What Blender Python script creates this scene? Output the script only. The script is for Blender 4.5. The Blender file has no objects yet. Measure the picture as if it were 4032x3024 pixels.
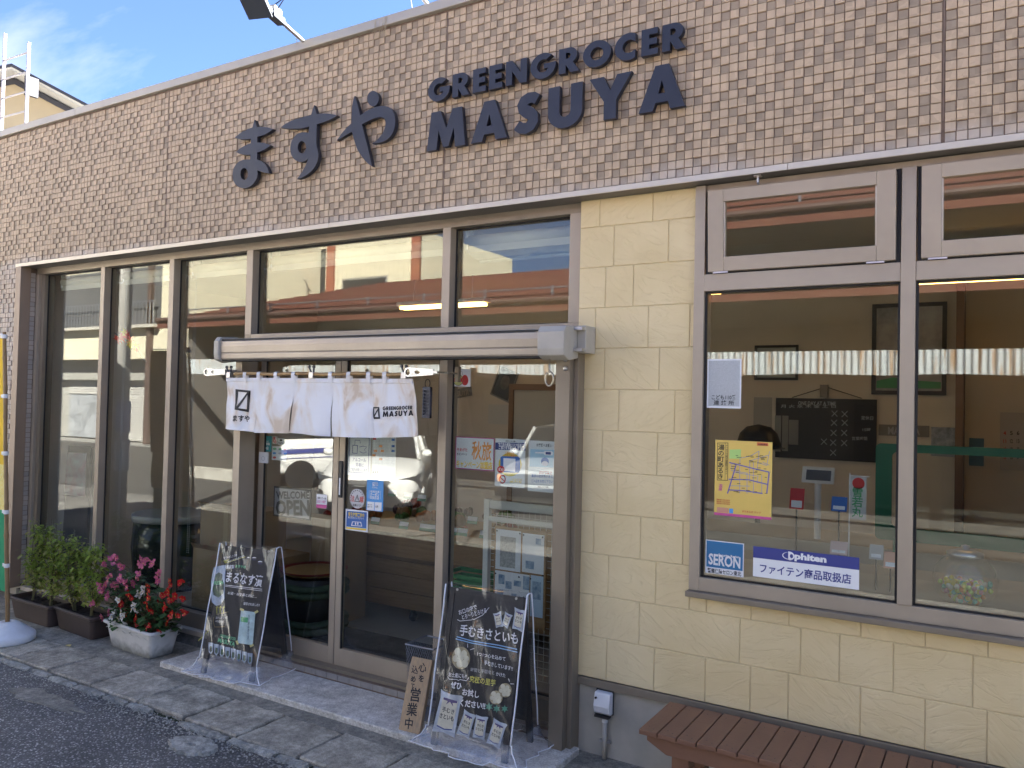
import bpy, bmesh, math, random
from mathutils import Vector, Matrix
random.seed(7)
R_ = math.radians
SC = bpy.context.scene
COL = SC.collection

# ------------------------------------------------------------------ camera
FPX, D0, H0 = 3150.0, 4.1, 2.0
YAW, PITCH, ROLL = -0.54457153, 0.02197313, -0.02286754
_f = Vector((math.sin(YAW)*math.cos(PITCH), math.cos(YAW)*math.cos(PITCH), math.sin(PITCH)))
_r = Vector((math.cos(YAW), -math.sin(YAW), 0))
_d = _f.cross(_r)
CR = _r*math.cos(ROLL) + _d*math.sin(ROLL)
CD = -_r*math.sin(ROLL) + _d*math.cos(ROLL)
CAM = Vector((0, -D0, H0))
cd = bpy.data.cameras.new('camera'); cam = bpy.data.objects.new('camera', cd); COL.objects.link(cam)
cd.sensor_width = 36.0; cd.lens = FPX/4032*36.0; cd.clip_start = 0.05; cd.clip_end = 900
m3 = Matrix((CR, -CD, -_f)).transposed()
cam.matrix_world = Matrix.Translation(CAM) @ m3.to_4x4()
SC.camera = cam

# ------------------------------------------------------------------ sky, sun, exposure
SUN_EL, SUN_AZ = R_(39.5), R_(33)          # azimuth from +Y (behind the shop) towards +X
sdir = Vector((math.sin(SUN_AZ)*math.cos(SUN_EL), math.cos(SUN_AZ)*math.cos(SUN_EL), math.sin(SUN_EL)))
W = bpy.data.worlds.new('World'); SC.world = W; W.use_nodes = True
nt = W.node_tree; nt.nodes.clear()
def N(nt, t, **kw):
    n = nt.nodes.new(t)
    for k, v in kw.items(): setattr(n, k, v)
    return n
sky = N(nt, 'ShaderNodeTexSky', sky_type='NISHITA', sun_disc=False)
sky.sun_elevation = SUN_EL; sky.sun_rotation = SUN_AZ
sky.air_density = 0.85; sky.dust_density = 0.1; sky.ozone_density = 3.5
tc = N(nt, 'ShaderNodeTexCoord')
sep = N(nt, 'ShaderNodeSeparateXYZ'); nt.links.new(tc.outputs['Generated'], sep.inputs[0])
# clouds: wispy layer projected on a flat sheet overhead (direction / height)
zz = N(nt, 'ShaderNodeMath', operation='MAXIMUM'); nt.links.new(sep.outputs['Z'], zz.inputs[0]); zz.inputs[1].default_value = 0.04
za = N(nt, 'ShaderNodeMath', operation='ADD'); nt.links.new(zz.outputs[0], za.inputs[0]); za.inputs[1].default_value = 0.12
dx = N(nt, 'ShaderNodeMath', operation='DIVIDE'); nt.links.new(sep.outputs['X'], dx.inputs[0]); nt.links.new(za.outputs[0], dx.inputs[1])
dy = N(nt, 'ShaderNodeMath', operation='DIVIDE'); nt.links.new(sep.outputs['Y'], dy.inputs[0]); nt.links.new(za.outputs[0], dy.inputs[1])
cb = N(nt, 'ShaderNodeCombineXYZ'); nt.links.new(dx.outputs[0], cb.inputs[0]); nt.links.new(dy.outputs[0], cb.inputs[1])
mp = N(nt, 'ShaderNodeMapping'); nt.links.new(cb.outputs[0], mp.inputs['Vector'])
mp.inputs['Rotation'].default_value = (0, 0, R_(140)); mp.inputs['Scale'].default_value = (0.75, 2.1, 1); mp.inputs['Location'].default_value = (0.3, 0.55, 0)
cn = N(nt, 'ShaderNodeTexNoise'); nt.links.new(mp.outputs[0], cn.inputs['Vector'])
cn.inputs['Scale'].default_value = 1.0; cn.inputs['Detail'].default_value = 9; cn.inputs['Roughness'].default_value = 0.55; cn.inputs['Distortion'].default_value = 0.35
cr = N(nt, 'ShaderNodeValToRGB'); nt.links.new(cn.outputs['Fac'], cr.inputs[0])
cr.color_ramp.elements[0].position = 0.45; cr.color_ramp.elements[1].position = 0.80; cr.color_ramp.elements[0].color = (0,0,0,1)
mx = N(nt, 'ShaderNodeMix', data_type='RGBA')
nt.links.new(cr.outputs['Color'], mx.inputs['Factor'])
SKYM = N(nt, 'ShaderNodeMix', data_type='RGBA', blend_type='MULTIPLY'); SKYM.inputs['Factor'].default_value = 1
nt.links.new(sky.outputs[0], SKYM.inputs[6]); SKYM.inputs[7].default_value = (.44, .455, .545, 1)
nt.links.new(SKYM.outputs[2], mx.inputs[6]); mx.inputs[7].default_value = (2.3, 2.35, 2.5, 1)
bg = N(nt, 'ShaderNodeBackground'); bg.inputs['Strength'].default_value = 0.055
nt.links.new(mx.outputs[2], bg.inputs['Color'])
wo = N(nt, 'ShaderNodeOutputWorld'); nt.links.new(bg.outputs[0], wo.inputs[0])
sl = bpy.data.lights.new('sun', 'SUN'); sl.energy = 5.0; sl.angle = R_(0.53); sl.color = (1.0, 0.955, 0.89)
so = bpy.data.objects.new('sun', sl); COL.objects.link(so)
so.rotation_euler = sdir.to_track_quat('Z', 'Y').to_euler()
SC.view_settings.view_transform = 'Standard'; SC.view_settings.look = 'None'
SC.view_settings.exposure = 3.65; SC.view_settings.gamma = 1.0; SC.view_settings.use_curve_mapping = False
SC.cycles.use_denoising = True; SC.cycles.max_bounces = 10; SC.cycles.transparent_max_bounces = 24
SC.cycles.diffuse_bounces = 5; SC.cycles.glossy_bounces = 4; SC.cycles.sample_clamp_indirect = 6.0
SC.cycles.caustics_reflective = False; SC.cycles.caustics_refractive = False

# ------------------------------------------------------------------ photo pixel (4032 px wide) -> place
ZS = 0.607595
def q(r, x, y):                     # one of nine study crops -> photo pixel
    r -= 1
    return ((r % 3)*1344 + x*ZS, (r//3)*1008 + y*ZS)
def ray(s):
    return CR*(s[0]-2016) + CD*(s[1]-1512) + _f*FPX
def PY(s, y=0.0):                   # on the upright plane y
    d = ray(s); return CAM + d*((y+D0)/d.y)
def PG(s, z=0.0):                   # on the level plane z
    d = ray(s); return CAM + d*((z-H0)/d.z)
GY = 0.205                          # glass plane
def RF(s, yy):                      # seen mirrored in the glass, on the upright plane yy across the street
    d = ray(s); t = (D0 + 2*GY - yy)/d.y
    return Vector((d.x*t, yy, H0 + d.z*t))

# ------------------------------------------------------------------ helpers
class MB:
    def __init__(s): s.v = []; s.f = []; s.m = None
    def add(s, vs, fs):
        b = len(s.v)
        s.v += [Vector(x) if s.m is None else s.m @ Vector(x) for x in vs]
        s.f += [tuple(b+i for i in f) for f in fs]; return s
    def box(s, x0, x1, y0, y1, z0, z1):
        return s.add([(x0,y0,z0),(x1,y0,z0),(x1,y1,z0),(x0,y1,z0),(x0,y0,z1),(x1,y0,z1),(x1,y1,z1),(x0,y1,z1)],
            [(0,3,2,1),(4,5,6,7),(0,1,5,4),(1,2,6,5),(2,3,7,6),(3,0,4,7)])
    def hexa(s, a, b):              # two matching quads -> solid
        n = len(a); vs = list(a)+list(b)
        fs = [tuple(reversed(range(n))), tuple(range(n, 2*n))]
        for i in range(n): j = (i+1) % n; fs.append((i, j, n+j, n+i))
        return s.add(vs, fs)
    def prism(s, pts, vec):
        vec = Vector(vec); return s.hexa([Vector(p) for p in pts], [Vector(p)+vec for p in pts])
    def tube(s, pts, r, seg=8, cap=True):
        pts = [Vector(p) for p in pts]; n = len(pts)
        rs = r if isinstance(r, (list, tuple)) else [r]*n
        rings = []; up = None
        for i, p in enumerate(pts):
            t = (pts[min(i+1, n-1)] - pts[max(i-1, 0)])
            if t.length < 1e-9: t = Vector((0,0,1))
            t.normalize()
            if up is None: up = Vector((0,0,1)) if abs(t.z) < .9 else Vector((1,0,0))
            a = t.cross(up).normalized(); up = a.cross(t).normalized()
            rings.append([p + (a*math.cos(2*math.pi*k/seg) + up*math.sin(2*math.pi*k/seg))*rs[i] for k in range(seg)])
        vs = [v for g in rings for v in g]; fs = []
        for i in range(n-1):
            for k in range(seg):
                k2 = (k+1) % seg
                fs.append((i*seg+k, i*seg+k2, (i+1)*seg+k2, (i+1)*seg+k))
        if cap: fs += [tuple(reversed(range(seg))), tuple(range((n-1)*seg, n*seg))]
        return s.add(vs, fs)
    def lathe(s, c, prof, seg=20, sx=1, sy=1):
        vs = []; fs = []; n = len(prof)
        for r, z in prof:
            for k in range(seg):
                a = 2*math.pi*k/seg; vs.append((c[0]+r*math.cos(a)*sx, c[1]+r*math.sin(a)*sy, c[2]+z))
        for i in range(n-1):
            for k in range(seg):
                k2 = (k+1) % seg; fs.append((i*seg+k, i*seg+k2, (i+1)*seg+k2, (i+1)*seg+k))
        if prof[0][0] > 1e-5: fs.append(tuple(reversed(range(seg))))
        if prof[-1][0] > 1e-5: fs.append(tuple(range((n-1)*seg, n*seg)))
        return s.add(vs, fs)
    def loft(s, rings, cap=True, close=True):
        n = len(rings[0]); vs = [v for g in rings for v in g]; fs = []
        for i in range(len(rings)-1):
            for k in range(n if close else n-1):
                k2 = (k+1) % n; fs.append((i*n+k, i*n+k2, (i+1)*n+k2, (i+1)*n+k))
        if cap: fs += [tuple(reversed(range(n))), tuple(range((len(rings)-1)*n, len(rings)*n))]
        return s.add(vs, fs)
    def ball(s, c, r, seg=10, rings=6, sz=1.0):
        prof = [(max(1e-6, r*math.sin(math.pi*i/rings)), -r*sz*math.cos(math.pi*i/rings)) for i in range(rings+1)]
        return s.lathe(c, prof, seg)
    def grid(s, fn, nu, nv):
        vs = [fn(i/nu, j/nv) for j in range(nv+1) for i in range(nu+1)]
        fs = [(j*(nu+1)+i, j*(nu+1)+i+1, (j+1)*(nu+1)+i+1, (j+1)*(nu+1)+i) for j in range(nv) for i in range(nu)]
        return s.add(vs, fs)
    def mesh(s, name, origin=(0,0,0), smooth=False):
        o = Vector(origin); me = bpy.data.meshes.new(name)
        me.from_pydata([v-o for v in s.v], [], s.f); me.validate(); me.update()
        bm = bmesh.new(); bm.from_mesh(me); bmesh.ops.recalc_face_normals(bm, faces=bm.faces); bm.to_mesh(me); bm.free()
        if smooth: me.shade_smooth()
        return me
    def build(s, name, mat, parent=None, smooth=False, bev=0, local=False, origin=None):
        og = Vector(origin) if origin is not None else (ROOT.get(parent.name, Vector()) if (parent and not local) else Vector())
        me = s.mesh(name, og, smooth)
        return put(name, me, mat, parent, bev, og if (parent is None) else None)
ROOT = {}
def put(name, me, mat, parent=None, bev=0, loc=None):
    o = bpy.data.objects.new(name, me); COL.objects.link(o)
    if mat is not None:
        me.materials.clear(); me.materials.append(mat)
    if parent is not None:
        o.parent = parent; ROOT[o.name] = ROOT.get(parent.name, Vector())
    else:
        if loc is not None: o.location = loc
        ROOT[o.name] = Vector(o.location)
    if bev:
        b = o.modifiers.new('bevel', 'BEVEL'); b.width = bev; b.segments = 2; b.limit_method = 'ANGLE'; b.angle_limit = R_(40)
        b.harden_normals = False
    return o
def tag(o, label, cat, group=None):
    o['label'] = label; o['category'] = cat
    if group: o['group'] = group
    return o
def thing(name, label, cat, loc=(0,0,0), rz=0.0, group=None):
    o = bpy.data.objects.new(name, None); COL.objects.link(o); o.empty_display_size = 0.1
    o.location = loc; o.rotation_euler = (0, 0, rz); ROOT[o.name] = Vector(loc)
    return tag(o, label, cat, group)
def struct(o): o['kind'] = 'structure'; return o
def copy_tree(o, parent=None):
    c = o.copy(); COL.objects.link(c); c.parent = parent
    for ch in list(o.children): copy_tree(ch, c)
    return c

# ------------------------------------------------------------------ materials
MATS = {}
def mat(name, col, rough=.6, metal=0.0, var=0.0, vs=8.0, bump=0.0, bs=60.0, spec=.5, col2=None, emit=None, coat=0.0, trans=0.0, world=False, detail=4, stretch=None):
    if name in MATS: return MATS[name]
    m = bpy.data.materials.new(name); m.use_nodes = True; nt = m.node_tree
    b = nt.nodes['Principled BSDF']; out = nt.nodes['Material Output']
    b.inputs['Base Color'].default_value = (*col, 1); b.inputs['Roughness'].default_value = rough
    b.inputs['Metallic'].default_value = metal; b.inputs['Specular IOR Level'].default_value = spec
    if coat: b.inputs['Coat Weight'].default_value = coat; b.inputs['Coat Roughness'].default_value = .05
    if emit: b.inputs['Emission Color'].default_value = (*emit[0], 1); b.inputs['Emission Strength'].default_value = emit[1]
    if var or bump or col2:
        if world: src = N(nt, 'ShaderNodeNewGeometry').outputs['Position']
        else: src = N(nt, 'ShaderNodeTexCoord').outputs['Object']
        if stretch:
            mpn = N(nt, 'ShaderNodeMapping'); nt.links.new(src, mpn.inputs['Vector']); mpn.inputs['Scale'].default_value = stretch; src = mpn.outputs[0]
        if var or col2:
            n = N(nt, 'ShaderNodeTexNoise'); nt.links.new(src, n.inputs['Vector']); n.inputs['Scale'].default_value = vs; n.inputs['Detail'].default_value = detail
            n.inputs['Roughness'].default_value = .6
            mx = N(nt, 'ShaderNodeMix', data_type='RGBA')
            rp = N(nt, 'ShaderNodeMapRange'); rp.inputs[1].default_value = .32; rp.inputs[2].default_value = .68
            nt.links.new(n.outputs['Fac'], rp.inputs[0]); nt.links.new(rp.outputs[0], mx.inputs['Factor'])
            c2 = col2 if col2 else tuple(max(0, c*(1-var)) for c in col)
            c1 = col if col2 else tuple(min(1, c*(1+var*.5)) for c in col)
            mx.inputs[6].default_value = (*c2, 1); mx.inputs[7].default_value = (*c1, 1)
            nt.links.new(mx.outputs[2], b.inputs['Base Color'])
        if bump:
            n2 = N(nt, 'ShaderNodeTexNoise'); nt.links.new(src, n2.inputs['Vector']); n2.inputs['Scale'].default_value = bs; n2.inputs['Detail'].default_value = 5
            bp = N(nt, 'ShaderNodeBump'); bp.inputs['Strength'].default_value = bump; bp.inputs['Distance'].default_value = .01
            nt.links.new(n2.outputs['Fac'], bp.inputs['Height']); nt.links.new(bp.outputs[0], b.inputs['Normal'])
    MATS[name] = m; return m
def nodes_of(m): return m.node_tree, m.node_tree.nodes['Principled BSDF']
def glassy(name, tint=(1,1,1), ior=1.5, rough=0.0, extra=0.0, haze=0.0, hazecol=(.8,.8,.85), wav=0.0):
    """thin clear sheet: Fresnel mix of transparent and mirror, optional milky haze"""
    m = bpy.data.materials.new(name); m.use_nodes = True; nt = m.node_tree; nt.nodes.clear()
    out = N(nt, 'ShaderNodeOutputMaterial'); tr = N(nt, 'ShaderNodeBsdfTransparent'); tr.inputs[0].default_value = (*tint, 1)
    gl = N(nt, 'ShaderNodeBsdfGlossy'); gl.inputs['Roughness'].default_value = rough; gl.inputs['Color'].default_value = (.96,.97,.96,1)
    lw = N(nt, 'ShaderNodeLayerWeight'); lw.inputs[0].default_value = .5
    pw = N(nt, 'ShaderNodeMath', operation='POWER'); nt.links.new(lw.outputs['Facing'], pw.inputs[0]); pw.inputs[1].default_value = 5.0
    f0 = ((ior-1)/(ior+1))**2 + extra
    ad = N(nt, 'ShaderNodeMath', operation='MULTIPLY_ADD'); nt.links.new(pw.outputs[0], ad.inputs[0]); ad.inputs[1].default_value = 1-f0; ad.inputs[2].default_value = f0
    mx = N(nt, 'ShaderNodeMixShader'); nt.links.new(ad.outputs[0], mx.inputs[0]); nt.links.new(tr.outputs[0], mx.inputs[1]); nt.links.new(gl.outputs[0], mx.inputs[2])
    last = mx
    if wav:
        tcn = N(nt, 'ShaderNodeTexCoord'); n = N(nt, 'ShaderNodeTexNoise'); nt.links.new(tcn.outputs['Object'], n.inputs['Vector'])
        n.inputs['Scale'].default_value = wav[0]; bp = N(nt, 'ShaderNodeBump'); bp.inputs['Strength'].default_value = wav[1]; bp.inputs['Distance'].default_value = .01
        nt.links.new(n.outputs['Fac'], bp.inputs['Height']); nt.links.new(bp.outputs[0], gl.inputs['Normal'])
    if haze:
        df = N(nt, 'ShaderNodeBsdfDiffuse'); df.inputs[0].default_value = (*hazecol, 1)
        tcn = N(nt, 'ShaderNodeTexCoord'); n = N(nt, 'ShaderNodeTexNoise'); nt.links.new(tcn.outputs['Object'], n.inputs['Vector']); n.inputs['Scale'].default_value = 9; n.inputs['Detail'].default_value = 5
        rp = N(nt, 'ShaderNodeMapRange'); nt.links.new(n.outputs['Fac'], rp.inputs[0]); rp.inputs[1].default_value = .35; rp.inputs[2].default_value = .75; rp.inputs[3].default_value = haze*.35; rp.inputs[4].default_value = haze*1.8
        m2 = N(nt, 'ShaderNodeMixShader'); nt.links.new(rp.outputs[0], m2.inputs[0]); nt.links.new(mx.outputs[0], m2.inputs[1]); nt.links.new(df.outputs[0], m2.inputs[2]); last = m2
    nt.links.new(last.outputs[0], out.inputs[0]); MATS[name] = m; return m

ALU = mat('aluminium_taupe', (.265,.222,.168), .42, .35, var=.12, vs=3)
ALUL = mat('aluminium_taupe_light', (.41,.342,.262), .45, .25, var=.10, vs=2.5)
ALUS = mat('aluminium_bare', (.55,.55,.56), .32, .85, var=.15, vs=12)
TRIM = mat('trim_brown', (.33,.24,.17), .5, .1, var=.10, vs=3)
RUBBER = mat('black_gasket', (.012,.012,.013), .6)
BLK = mat('black_plastic', (.02,.02,.022), .45)
WHITE = mat('white_paint', (.78,.78,.77), .5, var=.08, vs=10)
PAPER = mat('paper_white', (.80,.81,.83), .6, var=.04, vs=6)
INKB = mat('ink_black', (.015,.015,.02), .6)
INKN = mat('ink_navy', (.035,.05,.22), .5)
INKBL = mat('ink_blue', (.03,.13,.42), .5)
INKSKY = mat('ink_sky_blue', (.08,.33,.72), .5)
INKR = mat('ink_red', (.55,.03,.03), .5)
INKO = mat('ink_orange', (.70,.28,.06), .5)
INKY = mat('ink_yellow', (.85,.62,.06), .5)
INKG = mat('ink_green', (.05,.32,.12), .5)
INKP = mat('ink_magenta', (.55,.08,.28), .5)
INKW = mat('ink_white', (.85,.85,.85), .6)
INKGR = mat('ink_grey', (.42,.43,.46), .6)
GLASS = glassy('window_glass', (.90,.925,.905), 1.52, 0.0, .007, wav=(.7,.006))

# text: built-in font outlines turned into a mesh
_tcache = {}
def text_mesh(body, size=1.0, bold=0.0, vertical=False, extrude=0.0006):
    """mesh in the XZ plane facing -Y, centred on 0,0; returns mesh, width, height"""
    key = (body, round(size,5), bold, vertical, extrude)
    if key in _tcache: return _tcache[key]
    cu = bpy.data.curves.new('lettering', 'FONT')
    cu.body = '\n'.join(body) if vertical else body
    if any(ord(ch) > 0x4e00 for ch in body): bold = min(bold, .017)
    elif any(ord(ch) > 0x3000 for ch in body): bold = min(bold, .03)
    cu.size = 1.0; cu.resolution_u = 2; cu.offset = bold; cu.extrude = 0.0
    cu.align_x = 'CENTER'; cu.space_line = .95 if vertical else .95
    ob = bpy.data.objects.new('lettering', cu)
    me = bpy.data.meshes.new_from_object(ob)
    bpy.data.objects.remove(ob); bpy.data.curves.remove(cu)
    xs = [v.co.x for v in me.vertices] or [0]; ys = [v.co.y for v in me.vertices] or [0]
    cx, cy = (min(xs)+max(xs))/2, (min(ys)+max(ys))/2
    w, h = (max(xs)-min(xs)), (max(ys)-min(ys))
    for v in me.vertices: v.co = Vector(((v.co.x-cx)*size, 0, (v.co.y-cy)*size))
    _tcache[key] = (me, w*size, h*size); return _tcache[key]
def outline_mesh(polys, depth, bev=0.0):
    """filled outlines (holes allowed), x/z coords, front at y=0 going back to y=depth"""
    from mathutils.geometry import tessellate_polygon
    P = [[Vector((x, z, 0)) for x, z in p] for p in polys]
    # outlines that do not sit inside the first are filled on their own
    def inside(pt, poly):
        c = False; n = len(poly)
        for i in range(n):
            a, b_ = poly[i], poly[i-1]
            if (a.y > pt.y) != (b_.y > pt.y) and pt.x < (b_.x-a.x)*(pt.y-a.y)/(b_.y-a.y)+a.x: c = not c
        return c
    groups = []
    for p in P:
        for g in groups:
            if inside(p[0], g[0]): g.append(p); break
        else: groups.append([p])
    vs, fs = [], []
    for g in groups:
        flat = [v for p in g for v in p]; b0 = len(vs); n = len(flat)
        vs += [(v.x, 0, v.y) for v in flat] + [(v.x, depth, v.y) for v in flat]
        for tr in tessellate_polygon(g): fs.append(tuple(b0+i for i in tr)); fs.append(tuple(b0+n+i for i in reversed(tr)))
        o = 0
        for p in g:
            for i in range(len(p)): j = (i+1) % len(p); fs.append((b0+o+i, b0+o+j, b0+n+o+j, b0+n+o+i))
            o += len(p)
    me = bpy.data.meshes.new('outline'); me.from_pydata(vs, [], fs); me.update()
    bm = bmesh.new(); bm.from_mesh(me); bmesh.ops.recalc_face_normals(bm, faces=bm.faces); bm.to_mesh(me); bm.free()
    return me
def ell(cx, cz, rx, rz, n=28, a0=0, a1=360):
    return [(cx+rx*math.cos(R_(a0+(a1-a0)*i/n)), cz+rz*math.sin(R_(a0+(a1-a0)*i/n))) for i in range(n if a1-a0 == 360 else n+1)]
def stroke(pts, w, caps='flat'):
    """outline of a thick polyline in 2-D"""
    n = len(pts); ws = w if isinstance(w, (list, tuple)) else [w]*n; L = []; Rr = []
    for i in range(n):
        a = Vector(pts[max(i-1,0)]); b = Vector(pts[min(i+1,n-1)]); t = (b-a).normalized(); nn = Vector((-t.y, t.x)); p = Vector(pts[i])
        L.append(tuple(p+nn*ws[i]/2)); Rr.append(tuple(p-nn*ws[i]/2))
    return L + Rr[::-1]
class Frame:
    """a flat sheet with its own right (u) and up (v) axes, for print and small parts; n points at the viewer"""
    def __init__(s, o, u, v):
        s.o = Vector(o); s.u = Vector(u); s.v = Vector(v)
        s.w = s.u.length; s.h = s.v.length; s.u = s.u.normalized(); s.v = (s.v - s.u*s.u.dot(s.v)).normalized(); s.n = s.u.cross(s.v)
    def p(s, a, b, c=0.0): return s.o + s.u*a + s.v*b + s.n*c
    def plate(s, a0, a1, b0, b1, c0, c1):
        return MB().hexa([s.p(a0,b0,c0), s.p(a1,b0,c0), s.p(a1,b1,c0), s.p(a0,b1,c0)], [s.p(a0,b0,c1), s.p(a1,b0,c1), s.p(a1,b1,c1), s.p(a0,b1,c1)])
    def place(s, me, a, b, c, rot=0.0, sx=1, sz=1):
        """mesh drawn in XZ (front -Y) -> verts on this sheet"""
        me = me.copy(); cr, sr = math.cos(R_(rot)), math.sin(R_(rot))
        for v in me.vertices:
            x, z = v.co.x*sx, v.co.z*sz; x, z = x*cr - z*sr, x*sr + z*cr
            v.co = s.p(a+x, b+z, c - v.co.y)
        me.update(); return me
    def text(s, body, a, b, h, mt, parent, bold=0.0, rot=0.0, c=.0016, vertical=False, fit=None, name='lettering'):
        """h = character height; fit = wanted width (length when vertical)"""
        me, w, hh = text_mesh(body, 1.0, bold, vertical)
        sc = h/ (0.86 if any(ord(ch) > 0x2000 for ch in body) else 0.72); sx = sz = sc
        if fit and not vertical: sx = fit/max(w, 1e-6)
        if fit and vertical: sz = fit/max(hh, 1e-6)
        mm = s.place(me, a, b, c, rot, sx, sz); og = ROOT.get(parent.name, Vector())
        for v in mm.vertices: v.co -= og
        return put(name, mm, mt, parent)
    def shape(s, polys, a, b, mt, parent, c=.0014, depth=.0008, rot=0.0, sx=1, sz=1, name='print'):
        me = outline_mesh(polys, depth); mm = s.place(me, a, b, c, rot, sx, sz); og = ROOT.get(parent.name, Vector())
        for v in mm.vertices: v.co -= og
        return put(name, mm, mt, parent)
    def rect(s, a0, a1, b0, b1, mt, parent, c0=.0008, c1=.0014, name='print'):
        return s.plate(a0,a1,b0,b1,c0,c1).build(name, mt, parent)
# ================================================================== ground
def asphalt_mat():
    m = bpy.data.materials.new('asphalt'); m.use_nodes = True; nt, b = nodes_of(m)
    g = N(nt, 'ShaderNodeNewGeometry').outputs['Position']
    v = N(nt, 'ShaderNodeTexVoronoi'); nt.links.new(g, v.inputs['Vector']); v.inputs['Scale'].default_value = 85
    v2 = N(nt, 'ShaderNodeTexVoronoi'); nt.links.new(g, v2.inputs['Vector']); v2.inputs['Scale'].default_value = 170
    hsv = N(nt, 'ShaderNodeSeparateColor'); nt.links.new(v.outputs['Color'], hsv.inputs[0])
    r1 = N(nt, 'ShaderNodeValToRGB'); nt.links.new(hsv.outputs[0], r1.inputs[0])
    e = r1.color_ramp.elements; e[0].position = 0; e[0].color = (.12,.113,.103,1); e[1].position = 1; e[1].color = (.74,.69,.60,1)
    for p, c in ((.45,(.185,.173,.153,1)), (.7,(.29,.273,.242,1)), (.86,(.48,.457,.41,1))): k = e.new(p); k.color = c
    r2 = N(nt, 'ShaderNodeValToRGB'); nt.links.new(v.outputs['Distance'], r2.inputs[0])
    r2.color_ramp.elements[0].position = .30; r2.color_ramp.elements[1].position = .62
    mx = N(nt, 'ShaderNodeMix', data_type='RGBA'); nt.links.new(r2.outputs[0], mx.inputs['Factor']); nt.links.new(r1.outputs[0], mx.inputs[6]); mx.inputs[7].default_value = (.12,.112,.10,1)
    n = N(nt, 'ShaderNodeTexNoise'); nt.links.new(g, n.inputs['Vector']); n.inputs['Scale'].default_value = 1.6; n.inputs['Detail'].default_value = 6
    rp = N(nt, 'ShaderNodeMapRange'); nt.links.new(n.outputs['Fac'], rp.inputs[0]); rp.inputs[1].default_value=.3; rp.inputs[2].default_value=.7; rp.inputs[3].default_value=.72; rp.inputs[4].default_value=1.25
    m2 = N(nt, 'ShaderNodeVectorMath', operation='SCALE'); nt.links.new(mx.outputs[2], m2.inputs[0]); nt.links.new(rp.outputs[0], m2.inputs['Scale'])
    nt.links.new(m2.outputs[0], b.inputs['Base Color']); b.inputs['Roughness'].default_value = .78
    bp = N(nt, 'ShaderNodeBump'); bp.inputs['Strength'].default_value = .9; bp.inputs['Distance'].default_value = .004; bp.invert = True
    ad = N(nt, 'ShaderNodeMath', operation='ADD'); nt.links.new(v.outputs['Distance'], ad.inputs[0]); nt.links.new(v2.outputs['Distance'], ad.inputs[1])
    nt.links.new(ad.outputs[0], bp.inputs['Height']); nt.links.new(bp.outputs[0], b.inputs['Normal']); MATS['asphalt'] = m; return m
ASPH = asphalt_mat()
def stone_mat(name, c1, c2, c3, sc=1.0, bump=.5):
    m = bpy.data.materials.new(name); m.use_nodes = True; nt, b = nodes_of(m)
    g = N(nt, 'ShaderNodeNewGeometry').outputs['Position']
    n = N(nt, 'ShaderNodeTexNoise'); nt.links.new(g, n.inputs['Vector']); n.inputs['Scale'].default_value = 7*sc; n.inputs['Detail'].default_value = 8; n.inputs['Roughness'].default_value = .65
    n2 = N(nt, 'ShaderNodeTexNoise'); nt.links.new(g, n2.inputs['Vector']); n2.inputs['Scale'].default_value = 150*sc; n2.inputs['Detail'].default_value = 3
    n3 = N(nt, 'ShaderNodeTexNoise'); nt.links.new(g, n3.inputs['Vector']); n3.inputs['Scale'].default_value = 34*sc; n3.inputs['Detail'].default_value = 6
    r = N(nt, 'ShaderNodeValToRGB'); nt.links.new(n.outputs['Fac'], r.inputs[0]); e = r.color_ramp.elements
    e[0].position = .30; e[0].color = (*c1,1); e[1].position = .72; e[1].color = (*c3,1); k = e.new(.52); k.color = (*c2,1)
    mx = N(nt, 'ShaderNodeMix', data_type='RGBA', blend_type='OVERLAY'); mx.inputs['Factor'].default_value = .75
    nt.links.new(r.outputs[0], mx.inputs[6]); nt.links.new(n2.outputs['Fac'], mx.inputs[7])
    mx2 = N(nt, 'ShaderNodeMix', data_type='RGBA', blend_type='OVERLAY'); mx2.inputs['Factor'].default_value = .6
    nt.links.new(mx.outputs[2], mx2.inputs[6]); nt.links.new(n3.outputs['Fac'], mx2.inputs[7])
    oi = N(nt, 'ShaderNodeObjectInfo'); rp = N(nt, 'ShaderNodeMapRange'); nt.links.new(oi.outputs['Random'], rp.inputs[0]); rp.inputs[3].default_value = .86; rp.inputs[4].default_value = 1.14
    m2 = N(nt, 'ShaderNodeVectorMath', operation='SCALE'); nt.links.new(mx2.outputs[2], m2.inputs[0]); nt.links.new(rp.outputs[0], m2.inputs['Scale'])
    nt.links.new(m2.outputs[0], b.inputs['Base Color']); b.inputs['Roughness'].default_value = .85
    bp = N(nt, 'ShaderNodeBump'); bp.inputs['Strength'].default_value = bump; bp.inputs['Distance'].default_value = .006
    ad = N(nt, 'ShaderNodeMath', operation='ADD'); nt.links.new(n2.outputs['Fac'], ad.inputs[0]); nt.links.new(n3.outputs['Fac'], ad.inputs[1])
    nt.links.new(ad.outputs[0], bp.inputs['Height']); nt.links.new(bp.outputs[0], b.inputs['Normal']); MATS[name] = m; return m
SLAB = stone_mat('paving_slab', (.19,.172,.132), (.40,.362,.285), (.62,.57,.46), 1.0, .9)
KERB = stone_mat('edging_stone', (.20,.195,.165), (.36,.35,.30), (.52,.50,.44), 1.6, .9)
CONC = stone_mat('step_concrete', (.40,.38,.33), (.53,.50,.445), (.63,.60,.54), .6, .3)
BASEC = mat('base_concrete', (.46,.435,.375), .8, var=.18, vs=3.5, bump=.15, bs=120, world=True)
STRIP = stone_mat('strip_concrete', (.14,.13,.105), (.25,.23,.185), (.40,.37,.30), .9, .6)

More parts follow.
